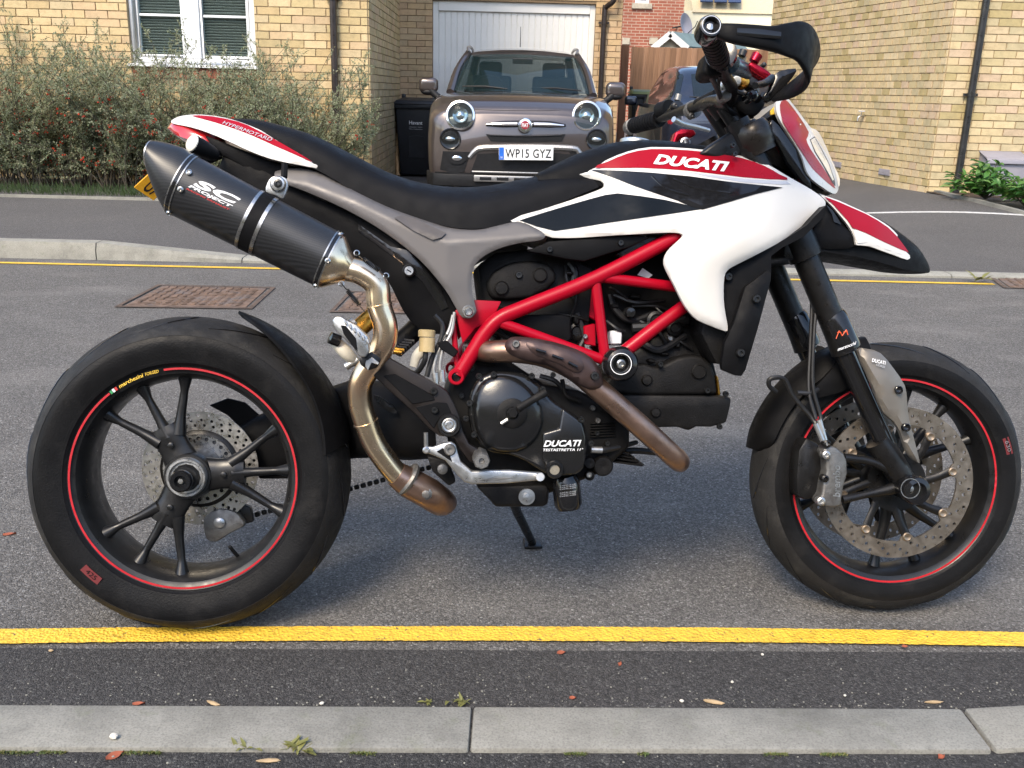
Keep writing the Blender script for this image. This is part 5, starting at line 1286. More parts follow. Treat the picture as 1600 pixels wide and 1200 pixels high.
holed_disc(RC, .05, .075, .045, .003, hl, ID, 48).build('sensor_ring', 'steel', rw)
lathe_w(RC, [(.05, .125), (.098, .125), (.102, .128), (.098, .132), (.05, .132)], ID, 48).build('sprocket', 'black_metal', rw)
p = polar(RC, .199, -63, -.01); b = MB(); b.tube([p, p - (p - RC).normalized() * .03 + Vector((0, -.02, 0))], [.004, .004], 8); b.build('valve', 'bolt', rw)
arc_band(RC, .252, .268, -.0930, 221.5, 231, lambda p: Vector((p.x, p.y - .0012 + .35 * max(0, .258 - (p - Vector((0, p.y, .322))).length) * 0, p.z)), 12).build('tyre_label', 'red_label', rw)
circ_text('tyre_label_number', '425', RC, .264, 223.5, 229, -.009, -.0952, 'rubber', rw, ID)
arc_band(RC, .2395, .2408, -.0875, 0, 360, ID, 100, .001).build('bead_line', 'rubber', rw)
def grooves(C, fn, R, w, par, n, sg):                         # worn tread cuts
    for k in range(n):
        a = 360 / n * k + 9; pts = []
        for i in range(7):
            t = i / 6; y = (.12 + .80 * t) * w; rr = R(y); pts.append(fn(polar(C, rr + .0004, a + sg * (20 * t * t), -y)))
        b = MB(); b.tube(pts, [.0006, .0016, .002, .002, .0018, .0014, .0005], 5); b.build('tread_groove', 'gloss_black', par)
def prof_r(prof):
    ys = [-y for r, y in prof[::-1]]; rs_ = [r for r, y in prof[::-1]]; return lambda y: float(np.interp(y, ys, rs_))
grooves(RC, ID, prof_r([(.2965, -.0835), (.3055, -.0700), (.3140, -.0520), (.3205, -.034), (.3245, -.016), (.326, 0)]), .076, rw, 14, 1)
# caliper behind the rear wheel
def P5(x, y): return (x / 2.2214, 460 + y / 2.2214)
cal = PL('rear_caliper', [(705, 800), (712, 770), (760, 745), (815, 755), (838, 780), (850, 800), (835, 812), (790, 835), (750, 860), (715, 850)], .05, .05, 'alloy_dirty', bike, .006, 2, 2, P5)
LT('piston_cap', *P5(762, 792), .048, [(.010, -.004), (.012, .004), (.009, .006), (0, .006)], 'alloy', cal, 16)
PL('caliper_bracket', [(690, 690), (740, 690), (870, 740), (880, 790), (840, 800), (760, 740)], .075, .02, 'black_metal', cal, .003, 2, 1, P5)
# front wheel
tyre_f = [(.222, -.050), (.2275, -.0555), (.232, -.0578), (.233, -.0594), (.246, -.0622), (.257, -.0630), (.264, -.0615), (.260, -.045), (.260, 0)]
tread_f = [(.260, -.045), (.2642, -.0617), (.273, -.0575), (.2825, -.0485), (.2905, -.0365), (.2962, -.0235), (.2992, -.011), (.300, 0)]
lathe_w(FC, both(tyre_f), ST).build('tyre', 'rubber', fw_); lathe_w(FC, both(tread_f), ST).build('tread', 'tread', fw_)
rimp = [(.2195, -.0525), (.2265, -.0575), (.2275, -.0545), (.2225, -.047), (.213, -.036), (.211, .036), (.2225, .047), (.2275, .0545), (.2265, .0575), (.219, .0525), (.206, .034), (.2, .015), (.2, -.015), (.2055, -.04), (.2115, -.0505)]
lathe_w(FC, ring_prof(rimp), ST).build('rim', 'rim', fw_)
arc_band(FC, .2205, .2245, -.0572, 0, 360, ST).build('red_stripe', 'red_stripe', fw_)
for ca in (52, 172, 292):
    b = MB()
    for da in (-27, 0, 27): a_ = arm(FC, ca + da * .5, .06, ca + da, .204, -.004, -.006, [.015, .011, .008, .014], ST, 1.0); b.add(a_.v, a_.f)
    b.build('spoke', 'rim', fw_, smooth=55)
lathe_w(FC, [(.0, .055), (.045, .055), (.05, .03), (.05, -.03), (.045, -.055), (.0, -.055)], ST, 36).build('hub', 'rim', fw_)
for s in (-1, 1):
    hl = []
    for k in range(24): a = k * 15; hl += [(r * math.cos(R_(a + d)), r * math.sin(R_(a + d)), .0038) for r, d in ((.137, 0), (.147, 5), (.157, 10))]
    inn = []
    for k in range(8):
        a = k * 45 + 12
        for da, r in ((-18, .129), (-10, .129), (-7, .128), (-5.5, .120), (-2, .1165), (2, .1165), (5.5, .120), (7, .128), (10, .129), (18, .129)): inn.append((r * math.cos(R_(a + da)), r * math.sin(R_(a + da))))
    holed_disc(FC, .128, .165, s * .068 - .0025, .005, hl, ST, 96, inn).build('brake_disc', 'disc_brown', fw_)
    b = MB()
    for k in range(8):
        a = k * 45 + 12; q = MB(); q.tube([polar(FC, .045, a - 14, s * .06), polar(FC, .085, a - 5, s * .066), polar(FC, .117, a, s * .068)], [.011, .008, .010], 8, sm=3, flat=.45); xf(q, ST); b.add(q.v, q.f)
    q = lathe_w(FC, ring_prof([(.03, s * .055), (.062, s * .055), (.064, s * .066), (.03, s * .066)]), ST, 40); b.add(q.v, q.f)
    b.build('disc_carrier', 'black_metal', fw_)
    for k in range(8):
        q = MB(); q.lathe([(.003, s * .003), (.0075, s * .005), (.0095, s * .003), (.0095, -s * .005), (.003, -s * .005)], polar(FC, .1205, k * 45 + 12, s * .0705), (0, 1, 0), 14); xf(q, ST).build('disc_bobbin', 'bobbin', fw_)
arc_band(FC, .2475, .2615, -.0628, 14, 22.5, ST, 12).build('tyre_label', 'red_label', fw_)
circ_text('tyre_label_number', '630', FC, .250, 21, 15.5, .008, -.0646, 'alloy', fw_, ST)
grooves(FC, ST, prof_r([(.273, -.0575), (.2825, -.0485), (.2905, -.0365), (.2962, -.0235), (.2992, -.011), (.300, 0)]), .054, fw_, 16, -1)
# ================================================================== exhaust
def sect_loft(name, secs, mat, par, n=36, cap=True, e=2., smooth=40, inner=None):
    """sections (u1, v1, u2, v2, y, half depth): an ellipse with its long axis between two pixels of the plane y"""
    rs = []
    for (u1, v1, u2, v2, y, ry) in secs:
        A, B = P(u1, v1, y), P(u2, v2, y); C = (A + B) / 2; U = (A - B) / 2
        rs.append([C + U * math.copysign(abs(math.cos(t)) ** (2 / e), math.cos(t)) + Vector((0, ry * math.copysign(abs(math.sin(t)) ** (2 / e), math.sin(t)), 0)) for t in [2 * math.pi * k / n for k in range(n)]])
    b = MB(); b.rings(rs, cap); return b.build(name, mat, par, smooth=smooth)
MY, MR = -.205, .052
def mid(a, b_, t): return tuple(a[i] + (b_[i] - a[i]) * t for i in range(len(a)))
R0 = (*c2(403, 315), *c2(238, 652)); R1 = (*c2(1252, 765), *c2(1103, 1080))
def msec(t, k=1., ry=MR):
    s = mid(R0, R1, t); m = ((s[0] + s[2]) / 2, (s[1] + s[3]) / 2); return (m[0] + (s[0] - m[0]) * k, m[1] + (s[1] - m[1]) * k, m[0] + (s[2] - m[0]) * k, m[1] + (s[3] - m[1]) * k, MY, ry * k)
muf = sect_loft('silencer', [msec(t) for t in (0, .1, .25, .5, .75, .9, 1)], 'carbon', bike)
cap_ = [msec(.0, .985), (*c2(330, 268), *c2(215, 632), MY, .050), (*c2(255, 243), *c2(175, 560), MY, .047), (*c2(175, 226), *c2(130, 440), MY, .043), (*c2(152, 229), *c2(119, 385), MY, .040)]
sect_loft('end_cap', cap_, 'carbon', muf)
sect_loft('end_cap_rim', [(*c2(155, 227), *c2(121, 392), MY, .0415), (*c2(148, 226), *c2(114, 388), MY, .0415)], 'alloy', muf, cap=False)
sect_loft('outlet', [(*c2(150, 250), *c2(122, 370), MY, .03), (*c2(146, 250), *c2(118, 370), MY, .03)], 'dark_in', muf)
def band(t0, t1, k, mat, nm='clamp_band'): return sect_loft(nm, [msec(t0, k - .02), msec(t0, k), msec(t1, k), msec(t1, k - .02)], mat, muf, 44)
bd = band(-.018, .02, 1.03, 'steel'); band(-.010, .012, 1.038, 'gloss_black', 'band_slot')
band(.455, .475, 1.03, 'steel'); band(.478, .548, 1.018, 'matt_black', 'strap_rubber'); band(.55, .572, 1.03, 'steel')
band(.978, 1.016, 1.03, 'steel'); band(.986, 1.008, 1.038, 'gloss_black', 'band_slot')
for (t, q) in ((.001, .42), (.001, -.15), (.001, -.93), (.997, .9), (.997, -.05), (.997, -.93)):
    s = msec(t, 1.045); m = ((s[0] + s[2]) / 2, (s[1] + s[3]) / 2); yy = MY - MR * 1.045 * math.sqrt(max(0, 1 - q * q)); u_, v_ = m[0] + (s[0] - m[0]) * q, m[1] + (s[1] - m[1]) * q
    LT('rivet', u_, v_, yy, [(.0055, -.004), (.0055, .002), (.003, .0035), (.002, .001), (0, .001)], 'steel', muf, 12, (0, -math.sqrt(1 - q * q) - .05, q))
sect_loft('cone', [msec(1.0, .97), msec(1.03, .96), (*c2(1308, 868), *c2(1226, 1062), MY, .036), (*c2(1330, 908), *c2(1268, 1050), MY, .027)], 'straw', muf)
hp = [(*c2(1285, 975), MY), (*c2(1370, 1000), -.205), (*c2(1455, 1070), -.204), (*c3(355, 118), -.202), (*c3(385, 215), -.198), (*c3(380, 300), -.192), (*c3(335, 385), -.182), (*c3(268, 490), -.17), (*c3(262, 590), -.16), (*c3(290, 695), -.152), (*c3(338, 810), -.142), (*c3(420, 925), -.13), (*c3(470, 975), -.122)]
ex = TP('exhaust_pipe', hp, .0234, 'straw', bike, 24, 6)
for i in (0, 3, 9): 
    d = (P(*hp[min(i + 1, 12)]) - P(*hp[max(i - 1, 0)])).normalized(); b = MB(); c_ = P(*hp[i]); b.lathe(ring_prof([(.0225, -.0022), (.0250, -.0015), (.0250, .0015), (.0225, .0022)]), c_, d, 28); b.build('weld_ring', 'straw', ex)
col = TP('collector', [(*c3(440, 950), -.125), (*c3(500, 990), -.118), (*c3(600, 1045), -.10), (*c3(660, 1085), -.07), (*c3(690, 1090), -.03)], [.026, .031, .0318, .030, .022], 'brown_pipe', bike, 24, 4)
d = (P(*c3(520, 1000), -.118) - P(*c3(440, 950), -.125)).normalized()
b = MB(); b.lathe(ring_prof([(.024, -.006), (.033, -.005), (.036, 0), (.033, .006), (.024, .007)]), P(*c3(497, 975), -.119), d, 32); b.build('pipe_clamp', 'alloy_dirty', col)
LT('sensor_bung', *c3(585, 1045), -.13, [(.013, -.006), (.013, .004), (.008, .006), (.008, .012), (.004, .013), (0, .013)], 'alloy_dirty', col, 12)
def spring(name, p0, p1, par):
    a, b_ = P(*p0), P(*p1); d = (b_ - a); L_ = d.length; d.normalize(); s = d.cross(Vector((0, 1, 0))).normalized(); w = d.cross(s); pts = [a, a + d * L_ * .22]
    for k in range(60): t = k / 59; an = t * 12 * 2 * math.pi; pts.append(a + d * L_ * (.25 + .5 * t) + (s * math.cos(an) + w * math.sin(an)) * .0042)
    pts += [a + d * L_ * .78, b_]; b = MB(); b.tube(pts, .0011, 5); b.build(name, 'bolt', par)
spring('spring', (*c2(1335, 885), -.24), (*c2(1515, 1020), -.235), ex); spring('spring', (*c2(1250, 1060), -.235), (*c3(285, 150), -.225), ex)
for pt in ((*c2(1340, 882), -.238), (*c2(1512, 1015), -.232), (*c2(1250, 1062), -.232)): b = MB(); b.lathe(ring_prof([(.004, -.001), (.0058, 0), (.004, .001)]), P(*pt), (0, -1, .2), 14); b.build('spring_hook', 'steel', ex)
hg = PL('hanger', [(805, 525), (815, 470), (840, 437), (880, 428), (925, 445), (938, 490), (910, 565), (870, 545)], -.232, .008, 'alloy', muf, .003, 2, 2, c2)
LT('hanger_bush', *c2(880, 480), -.234, [(.0145, -.004), (.0145, .004), (.012, .008), (.006, .009), (.005, .005), (0, .005)], 'steel', hg, 24); LT('bolt', *c2(880, 475), -.241, [(.008, 0), (.008, .003), (.004, .004), (.003, .001), (0, .001)], 'bolt', hg, 16)
TP('hanger_post', [(*c2(915, 440), -.21), (*c2(918, 360), -.2)], .006, 'matt_black', hg, 8, 0)
_ax = Vector((R1[0] - R0[0], R1[1] - R0[1])).normalized(); _pp = Vector((_ax.y, -_ax.x))
def muf_y(u, v):
    m0 = Vector(((R0[0] + R0[2]) / 2, (R0[1] + R0[3]) / 2)); q = (Vector((u, v)) - m0).dot(_pp) / 50.; return MY - MR * math.sqrt(max(.05, 1 - q * q)) - .0016
words('maker_lettering', 'SC', (380, 486), (642, 607), (22, -44), muf_y, 'ink_white', muf, c2, bold=.045, shear=.2, spacing=1.05)
words('maker_lettering', 'PROJECT', (350, 499), (606, 624), (11, -19), muf_y, 'ink_white', muf, c2, bold=.035, shear=.2)
words('maker_small_lettering', 'RACING EXHAUST', (340, 509), (594, 634), (4, -9), muf_y, 'red_ink', muf, c2, bold=.03, shear=.2)
# ================================================================== tail, seat, side panels
LF('seat', [((346, 188), (352, 203), .05), ((400, 190), (420, 226), .085), ((450, 202), (470, 254), .108), ((500, 219), (508, 272), .12), ((560, 249), (560, 303), .124), ((610, 274), (610, 325), .13), ((660, 290), (660, 343), .14), ((710, 296), (710, 356), .15), ((760, 294), (762, 356), .15), ((810, 284), (818, 340), .138), ((860, 275), (884, 313), .125), ((905, 278), (936, 292), .11)], 'seat', bike, 2.7, 22)
TY = tps([(270, 187, -.045), (310, 195, -.075), (370, 215, -.098), (430, 235, -.11), (508, 262, -.118), (400, 200, -.085), (310, 181, -.05), (470, 240, -.112)])
tail = PN('tail_panel', [(268, 192), (275, 184), (290, 180), (315, 179), (352, 184), (390, 196), (430, 215), (470, 238), (500, 256), (510, 262), (502, 264), (470, 258), (430, 250), (395, 238), (360, 222), (330, 209), (300, 199)], TY, 'white_p', bike, .006, 7, .006, 7, 3, mirror=True)
PN('tail_stripe', [(300, 180.5), (330, 181.5), (372, 190), (402, 203), (435, 221), (468, 240), (488, 253), (465, 243), (430, 228), (395, 212), (355, 197), (325, 188)], TY, 'red_p', tail, .001, 7, .0, 7, 2, off=-.0012)
words('tail_lettering', 'HYPERMOTARD', (347, 193), (424, 221), (2.0, -5.0), lambda u, v: TY(u, v) - .0032, 'silver_p', tail, shear=.3)
LF('tail_light', [((262, 201), (264, 203), .012), ((276, 189), (275, 211), .05), ((300, 191), (300, 219), .068), ((330, 203), (330, 223), .07), ((352, 215), (352, 234), .055)], 'lens_red', bike, 2.2, 16)
PL('undertray', [(318, 210), (350, 222), (420, 250), (490, 266), (520, 284), (500, 300), (440, 285), (380, 262), (335, 235)], -.085, .17, 'matt_black', bike, .006, 2, 1)
ind = LT('indicator', 318, 233, -.15, [(.009, -.03), (.014, -.02), (.0165, .0), (.0175, .022), (.0165, .026), (0, .026)], 'matt_black', bike, 22, (-.55, -.62, .25))
b = MB(); ax = Vector((-.55, -.62, .25)).normalized(); pc = P(318, 233, -.15) + ax * .024; b.lathe([(.0168, -.004), (.0168, .003), (.013, .0065), (.006, .008), (0, .008)], pc, ax, 24); b.build('indicator_lens', 'lens_white', ind)
TP('indicator_stem', [(322, 236, -.14), (345, 240, -.07)], .006, 'matt_black', ind, 8, 0)
LT('indicator', 322, 238, .15, [(.009, -.03), (.0165, .0), (.0175, .022), (0, .026)], 'matt_black', bike, 16, (-.55, .62, .25))
# number plate on its holder, seen past the silencer
pA, pB, pC, pD = P(209, 293, -.075), P(234, 270, -.095), P(262, 292, -.075), P(240, 314, -.05)
b = MB(); nn = (pB - pA).cross(pD - pA).normalized(); b.prism([pA, pB, pC, pD], nn * .003); pl = b.build('number_plate', 'plate_yellow', bike, .001, 1)
lettering('plate_lettering', 'U7', lambda a, q: pA + (pB - pA) * (.15 + .7 * q) + (pD - pA) * (.28 + a * .55) - nn * (.0012 if nn.y > 0 else -.0042), 'ink_black', pl, bold=.02)
TP('plate_holder', [(262, 300, -.04), (300, 260, -.01), (340, 235, 0)], [.012, .012, .02], 'matt_black', bike, 8)
# grey plastic panel that carries the seat
_cu, _cv = [425, 480, 560, 640, 700, 760, 850], [280, 287, 318, 357, 378, 374, 367]
def GYf(u, v):                                            # flat side face, an upper face that leans inwards above the crease
    base = float(np.interp(u, [425, 560, 700, 850], [-.112, -.142, -.166, -.170])); dv = float(np.interp(u, _cu, _cv)) - v
    return base + max(0., dv) * .00075 - .0000 * dv
gp = PN('seat_frame_panel', [(430, 268), (470, 263), (508, 273), (535, 288), (565, 304), (610, 325), (660, 343), (705, 356), (745, 359), (780, 352), (810, 346), (832, 354), (851, 366), (845, 375), (810, 380), (775, 390), (750, 405), (739, 422), (737, 450), (742, 475), (744, 488), (735, 497), (722, 495), (712, 480), (694, 450), (655, 405), (600, 362), (540, 327), (480, 300), (440, 284)], GYf, 'grey_panel', bike, .012, 5, .0025, 5, 3, mirror=True, smooth=50)
PN('panel_recess', [(616, 340), (628, 336), (650, 342), (697, 364), (690, 371), (676, 375), (645, 360)], lambda u, v: GYf(u, v), 'grey_dark', gp, .001, 5, 0, 6, 1, off=-.0050)
bolt(732, 487, -.181, .013, gp, 'alloy_dirty'); bolt(732, 487, -.186, .008, gp, 'steel')
IY = tps([(385, 240, -.085), (540, 330, -.105), (690, 450, -.12), (712, 500, -.12), (660, 520, -.115), (590, 425, -.11), (400, 330, -.085), (640, 430, -.13)])
ip = PN('inner_side_panel', [(350, 240), (400, 258), (445, 287), (540, 330), (610, 370), (660, 410), (700, 455), (716, 492), (706, 516), (672, 522), (640, 500), (622, 470), (600, 430), (560, 405), (520, 385), (420, 330), (350, 290)], IY, 'matt_black', bike, .006, 12, .004, 8, 2, mirror=True)
PN('panel_rib', [(560, 350), (610, 385), (640, 392), (690, 452), (700, 480), (690, 485), (660, 440), (620, 405), (560, 362)], IY, 'gloss_black', ip, .002, 6, .001, 6, 1, off=-.004)
lk = LT('seat_lock', 639, 423, -.137, [(.0125, -.004), (.0125, .003), (.0105, .005), (.0095, .003), (0, .003)], 'bolt', ip, 24); LT('lock_barrel', 639, 423, -.139, [(.0085, 0), (.0085, .003), (0, .003)], 'steel', lk, 18)
b = MB(); q = P(639, 423, -.143); b.box(q, (.009, .002, .002), Matrix.Rotation(R_(30), 3, 'Y')); b.build('keyhole', 'gloss_black', lk, smooth=0)
# rear mudguard over the tyre
rs = []; b = MB()
for a in np.linspace(74, 12, 26):
    t = (74 - a) / 62; w = .012 + .088 * min(1, t * 2.4) ** .7; R0_ = .334 + .018 * (1 - t) - .002 * t; rs.append([])
    for k in range(13):
        x = -1 + 2 * k / 12; d = abs(x) ** 3; rs[-1].append(polar(RC, R0_ - d * (.006 + .038 * t), a - 2 * d, x * w))
    for k in range(12, -1, -1):
        x = -1 + 2 * k / 12; d = abs(x) ** 3; rs[-1].append(polar(RC, R0_ - .005 - d * (.006 + .038 * t), a - 2 * d, x * w * .97))
b.rings(rs); b.build('rear_mudguard', 'matt_black', bike, smooth=50)
# swinging arm, on the far side at the wheel
sw = sect_loft('swinging_arm', [(*c3(620, 500), *c3(640, 860), .0, .12), (*c3(500, 500), *c3(500, 870), .01, .115), (*c3(330, 490), *c3(330, 860), .03, .10), (*c3(230, 480), *c3(230, 870), .075, .055), (470, 620, 470, 730, .115, .04), (400, 650, 400, 745, .13, .035), (330, 690, 325, 790, .135, .035), (280, 710, 275, 800, .135, .03)], 'matt_black', bike, 24, True, 3.)
PN('arm_highlight_rib', [(330, 560), (380, 580), (430, 625), (440, 650), (400, 640), (345, 600)], lambda u, v: -.117, 'black_metal', sw, .004, 10, .004, 8, 2, c3)
PL('chain_guard', [(725, 385), (790, 360), (850, 375), (960, 470), (960, 530), (900, 545), (850, 480), (790, 420)], .13, .006, 'matt_black', bike, .002, 1, 1, P5)
PL('chain_guard', [(870, 560), (990, 520), (1000, 640), (900, 640)], .12, .006, 'matt_black', bike, .002, 1, 1, P5)
b = MB(); A, B = P(392, 806, .128), P(700, 722, .128); n_ = 30
for k in range(n_):
    p = A.lerp(B, k / n_); d = (B - A).normalized(); M = Matrix.Rotation(-math.atan2(d.z, d.x), 3, 'Y'); b.box(p, (.0115, .016 if k % 2 else .010, .011), M)
b.build('chain', 'black_metal', bike, .002, 1)
# ================================================================== red trellis frame
FYY = -.150
fr = TP('frame_tube', [(1075, 361, -.135), (1053.6, 371.6, FYY), (930, 434.9, FYY), (820, 480, FYY), (783, 496, FYY), (760, 517, FYY), (740, 548, FYY), (716, 586, FYY)], .0148, 'red_frame', bike, 20, 5)
tubes = [fr, TP('frame_tube', [(779, 503, FYY), (862, 533, FYY), (944, 563, FYY)], .0105, 'red_frame', bike, 18, 2), TP('frame_tube', [(931, 443, FYY), (945, 556, FYY)], .0105, 'red_frame', bike, 18, 0),
         TP('frame_tube', [(945, 434, FYY), (1000, 441, -.145), (1062, 449, -.135)], .0105, 'red_frame', bike, 18, 2), TP('frame_tube', [(966, 557, FYY), (1030, 507, FYY), (1090, 464, -.14)], .0135, 'red_frame', bike, 20, 2)]
tubes.append(LT('frame_eye', 713, 589, FYY - .012, [(.0095, -.03), (.0158, -.03), (.0158, .002), (.0140, .004), (.0095, .004), (.0095, -.03)], 'red_frame', bike, 28))
tubes.append(PL('frame_gusset', [(38, 505), (140, 447), (290, 455), (240, 560), (150, 600), (80, 685), (60, 600)], FYY + .004, .006, 'red_frame', bike, .002, 2, 0, c4))
LT('eye_bore', 713, 589, FYY - .008, [(.0098, -.02), (.0098, -.004), (.005, -.003), (.0, -.003)], 'gloss_black', bike, 20)
for t in tubes: mirror_part(t)
TP('frame_tube', [(708, 505, -.14), (712, 550, -.142), (716, 580, -.145)], .006, 'red_frame', bike, 10, 2)
b = MB(); b.tube([P(930, 436, -.15), P(930, 436, .15)], .011, 12); b.tube([P(940, 560, -.15), P(940, 560, .15)], .011, 12); b.build('frame_cross_tube', 'red_frame', bike)
# ================================================================== engine
b = MB(); b.prism([P(u, v, -.105) for u, v in ((705, 590), (730, 560), (790, 560), (850, 600), (905, 610), (985, 650), (985, 700), (940, 740), (860, 772), (770, 760), (720, 740), (700, 690), (690, 640))], (0, .23, 0)); eng = b.build('engine', 'engine', bike, .012, 3)
b = MB(); b.prism([P(u, v, -.095) for u, v in ((745, 415), (775, 395), (860, 385), (930, 420), (920, 520), (880, 560), (790, 560), (755, 500))], (0, .19, 0)); b.build('rear_cylinder', 'engine', eng, .01, 2)
b = MB(); b.prism([P(u, v, -.085) for u, v in ((930, 600), (975, 560), (1060, 500), (1105, 520), (1125, 600), (1130, 660), (1060, 668), (985, 665))], (0, .17, 0)); b.build('front_cylinder', 'engine', eng, .01, 2)
b = MB(); b.prism([P(u, v, -.07) for u, v in ((860, 360), (1040, 380), (1100, 430), (1110, 520), (1040, 540), (940, 540), (900, 470))], (0, .14, 0)); b.build('airbox', 'matt_black', bike, .02, 3)
cc = PL('clutch_cover', [(300, 215), (330, 165), (380, 135), (440, 126), (520, 132), (580, 155), (650, 215), (690, 262), (745, 300), (830, 362), (852, 430), (850, 540), (838, 590), (800, 622), (720, 632), (660, 622), (560, 560), (480, 528), (400, 518), (340, 480), (300, 420), (284, 330), (286, 270)], -.176, .06, 'clutch', eng, .009, 3, 2, c5)
PN('clutch_dome', [(318, 235), (345, 180), (400, 148), (460, 143), (530, 165), (600, 235), (640, 320), (630, 410), (570, 490), (490, 515), (400, 505), (340, 450), (308, 350)], lambda u, v: -.184 - .016 * (1 - (math.hypot(u - 794, v - 646) / 60) ** 2), 'clutch', cc, .02, 5, .006, 6, 3, c5)
LT('clutch_hub', *c5(492, 325), -.1965, [(.030, -.01), (.029, .003), (.026, .005), (.012, .005), (.010, .001), (0, .001)], 'engine', cc, 32)
LT('filler_cap', *c5(495, 322), -.200, [(.011, -.006), (.011, .007), (.009, .009), (0, .009)], 'engine', cc, 6)
TP('cover_rib', [(*c5(520, 305), -.200), (*c5(585, 265), -.196), (*c5(655, 225), -.188)], [.008, .007, .008], 'engine', cc, 10, 0, flat=.8)
TP('cap_tab', [(*c5(440, 375), -.2035), (*c5(472, 355), -.205)], .0035, 'alloy', cc, 6, 0)
PL('cover_step', [(640, 420), (720, 400), (735, 300), (830, 368), (848, 435), (846, 545), (835, 588), (798, 618), (720, 626), (660, 600), (640, 540)], -.184, .014, 'clutch', cc, .005, 3, 1, c5)
for (x, y) in ((333, 147), (405, 138), (588, 146), (288, 277), (310, 428), (826, 356), (872, 470), (270, 350), (640, 210)): bolt(*c5(x, y), -.182, .006, cc)
words('cover_lettering', 'DUCATI', (643, 487), (822, 484), (5, -31), -.1862, 'ink_white', cc, c5, bold=.03, shear=.2)
words('cover_lettering', 'TESTASTRETTA 11°', (640, 508), (833, 506), (2, -13), -.1862, 'ink_white', cc, c5, bold=.02, shear=.1)
sg = LT('oil_sight', *c5(697, 597), -.19, [(.0175, -.012), (.0175, .004), (.015, .007), (.0115, .007), (.011, .003), (0, .003)], 'gloss_black', cc, 28); LT('sight_glass', *c5(697, 597), -.1925, [(.0098, 0), (.0098, .001), (0, .0012)], 'sight', sg, 20)
of = TP('oil_filter', [(*c5(745, 628), -.135), (*c5(752, 660), -.135), (*c5(762, 760), -.135), (*c5(765, 785), -.135)], [.024, .0285, .0285, .023], 'gloss_black', eng, 28, 0)
for k in range(7): words('filter_print', 'OIL FILTER MAX 11 Nm ENGINE', (722, 678 + k * 8.5), (800, 668 + k * 8.5), (0, -5), -.1642, 'ink_grey', of, c5) if k != 3 else None
su = PL('sump', [(318, 676), (660, 668), (672, 700), (668, 768), (640, 778), (410, 778), (395, 755)], -.13, .22, 'engine', eng, .008, 2, 0, c5)
LT('drain_plug', *c5(563, 726), -.134, [(.0165, -.003), (.0165, .004), (.0085, .0045), (.008, .010), (0, .011)], 'alloy', su, 28)
for (x, y, r) in ((925, 575, .021), (862, 622, .010), (860, 560, .012)): LT('engine_boss', *c5(x, y), -.11, [(r, -.05), (r, .012), (r * .85, .017), (r * .3, .018), (0, .016)], 'engine', eng, 24)
bolt(*c5(862, 620), -.13, .006, eng, 'steel')
TP('engine_hose', [(*c5(880, 500), -.12), (*c5(930, 502), -.12), (*c5(1010, 488), -.10), (*c5(1090, 465), -.06)], [.006, .007, .0055, .005], 'hose', eng, 8); TP('hose_union', [(*c5(872, 500), -.125), (*c5(925, 502), -.124)], .0075, 'alloy', eng, 10, 0)
TP('engine_hose', [(*c5(985, 515), -.05), (*c5(1080, 505), -.04), (*c5(1200, 515), -.02)], .007, 'hose', eng, 8)
# belt covers
bc = PL('belt_cover', [(925, 190), (960, 150), (1020, 115), (1075, 90), (1130, 86), (1170, 100), (1200, 103), (1240, 82), (1290, 57), (1350, 45), (1410, 50), (1450, 85), (1470, 140), (1482, 236), (1290, 238), (1100, 240), (960, 230)], -.128, .07, 'engine', eng, .008, 3, 1, c5)
PL('belt_cover_lower', [(960, 236), (1480, 242), (1550, 250), (1545, 290), (1525, 372), (1450, 392), (1380, 390), (1345, 410), (1290, 392), (1180, 395), (1100, 380), (1010, 330), (950, 290)], -.134, .09, 'engine', eng, .006, 2, 0, c5)
PL('cylinder_edge', [(1472, 140), (1485, 150), (1497, 238), (1482, 240)], -.10, .06, 'gold', eng, .002, 1, 0, c5)
for (x, y, r) in ((1140, 165, .011), (1390, 125, .0155), (1182, 320, .010)): LT('cover_boss', *c5(x, y), -.128 if y < 230 else -.134, [(r, -.004), (r, .004), (r * .85, .006), (r * .8, .0045), (0, .005)], 'engine', bc, 26)
for (x, y) in ((1430, 216), (1205, 90), (1520, 232), (1490, 390)): bolt(*c5(x, y), -.138, .0058, bc)
bc2 = PL('belt_cover', [(212, 350), (240, 300), (300, 260), (360, 240), (430, 233), (500, 236), (555, 255), (585, 300), (590, 345), (540, 390), (450, 436), (330, 446), (240, 440), (216, 400)], -.118, .05, 'engine', eng, .008, 3, 1, c4)
for (x, y, r) in ((290, 382, .0145), (500, 312, .0145)): LT('cover_boss', *c4(x, y), -.118, [(r, -.004), (r, .004), (r * .85, .006), (r * .8, .0045), (0, .005)], 'engine', bc2, 26)
bolt(*c4(385, 312), -.12, .007, bc2)
PL('control_box', [(330, 530), (620, 525), (668, 540), (672, 660), (640, 690), (420, 640)], -.125, .06, 'matt_black', bike, .005, 2, 0, c4)
PL('side_cover', [(430, 182), (545, 128), (800, 108), (1000, 92), (1105, 105), (990, 160), (740, 238), (640, 225), (500, 196)], -.158, .02, 'matt_black', bike, .004, 2, 0, c4)
for (x, y) in ((552, 173), (938, 138)): bolt(*c4(x, y), -.159, .006, bike)
PL('under_tank_tray', [(1090, 95), (1260, 88), (1250, 130), (1000, 240), (900, 200)], -.12, .02, 'gloss_black', bike, .003, 1, 0, c4)
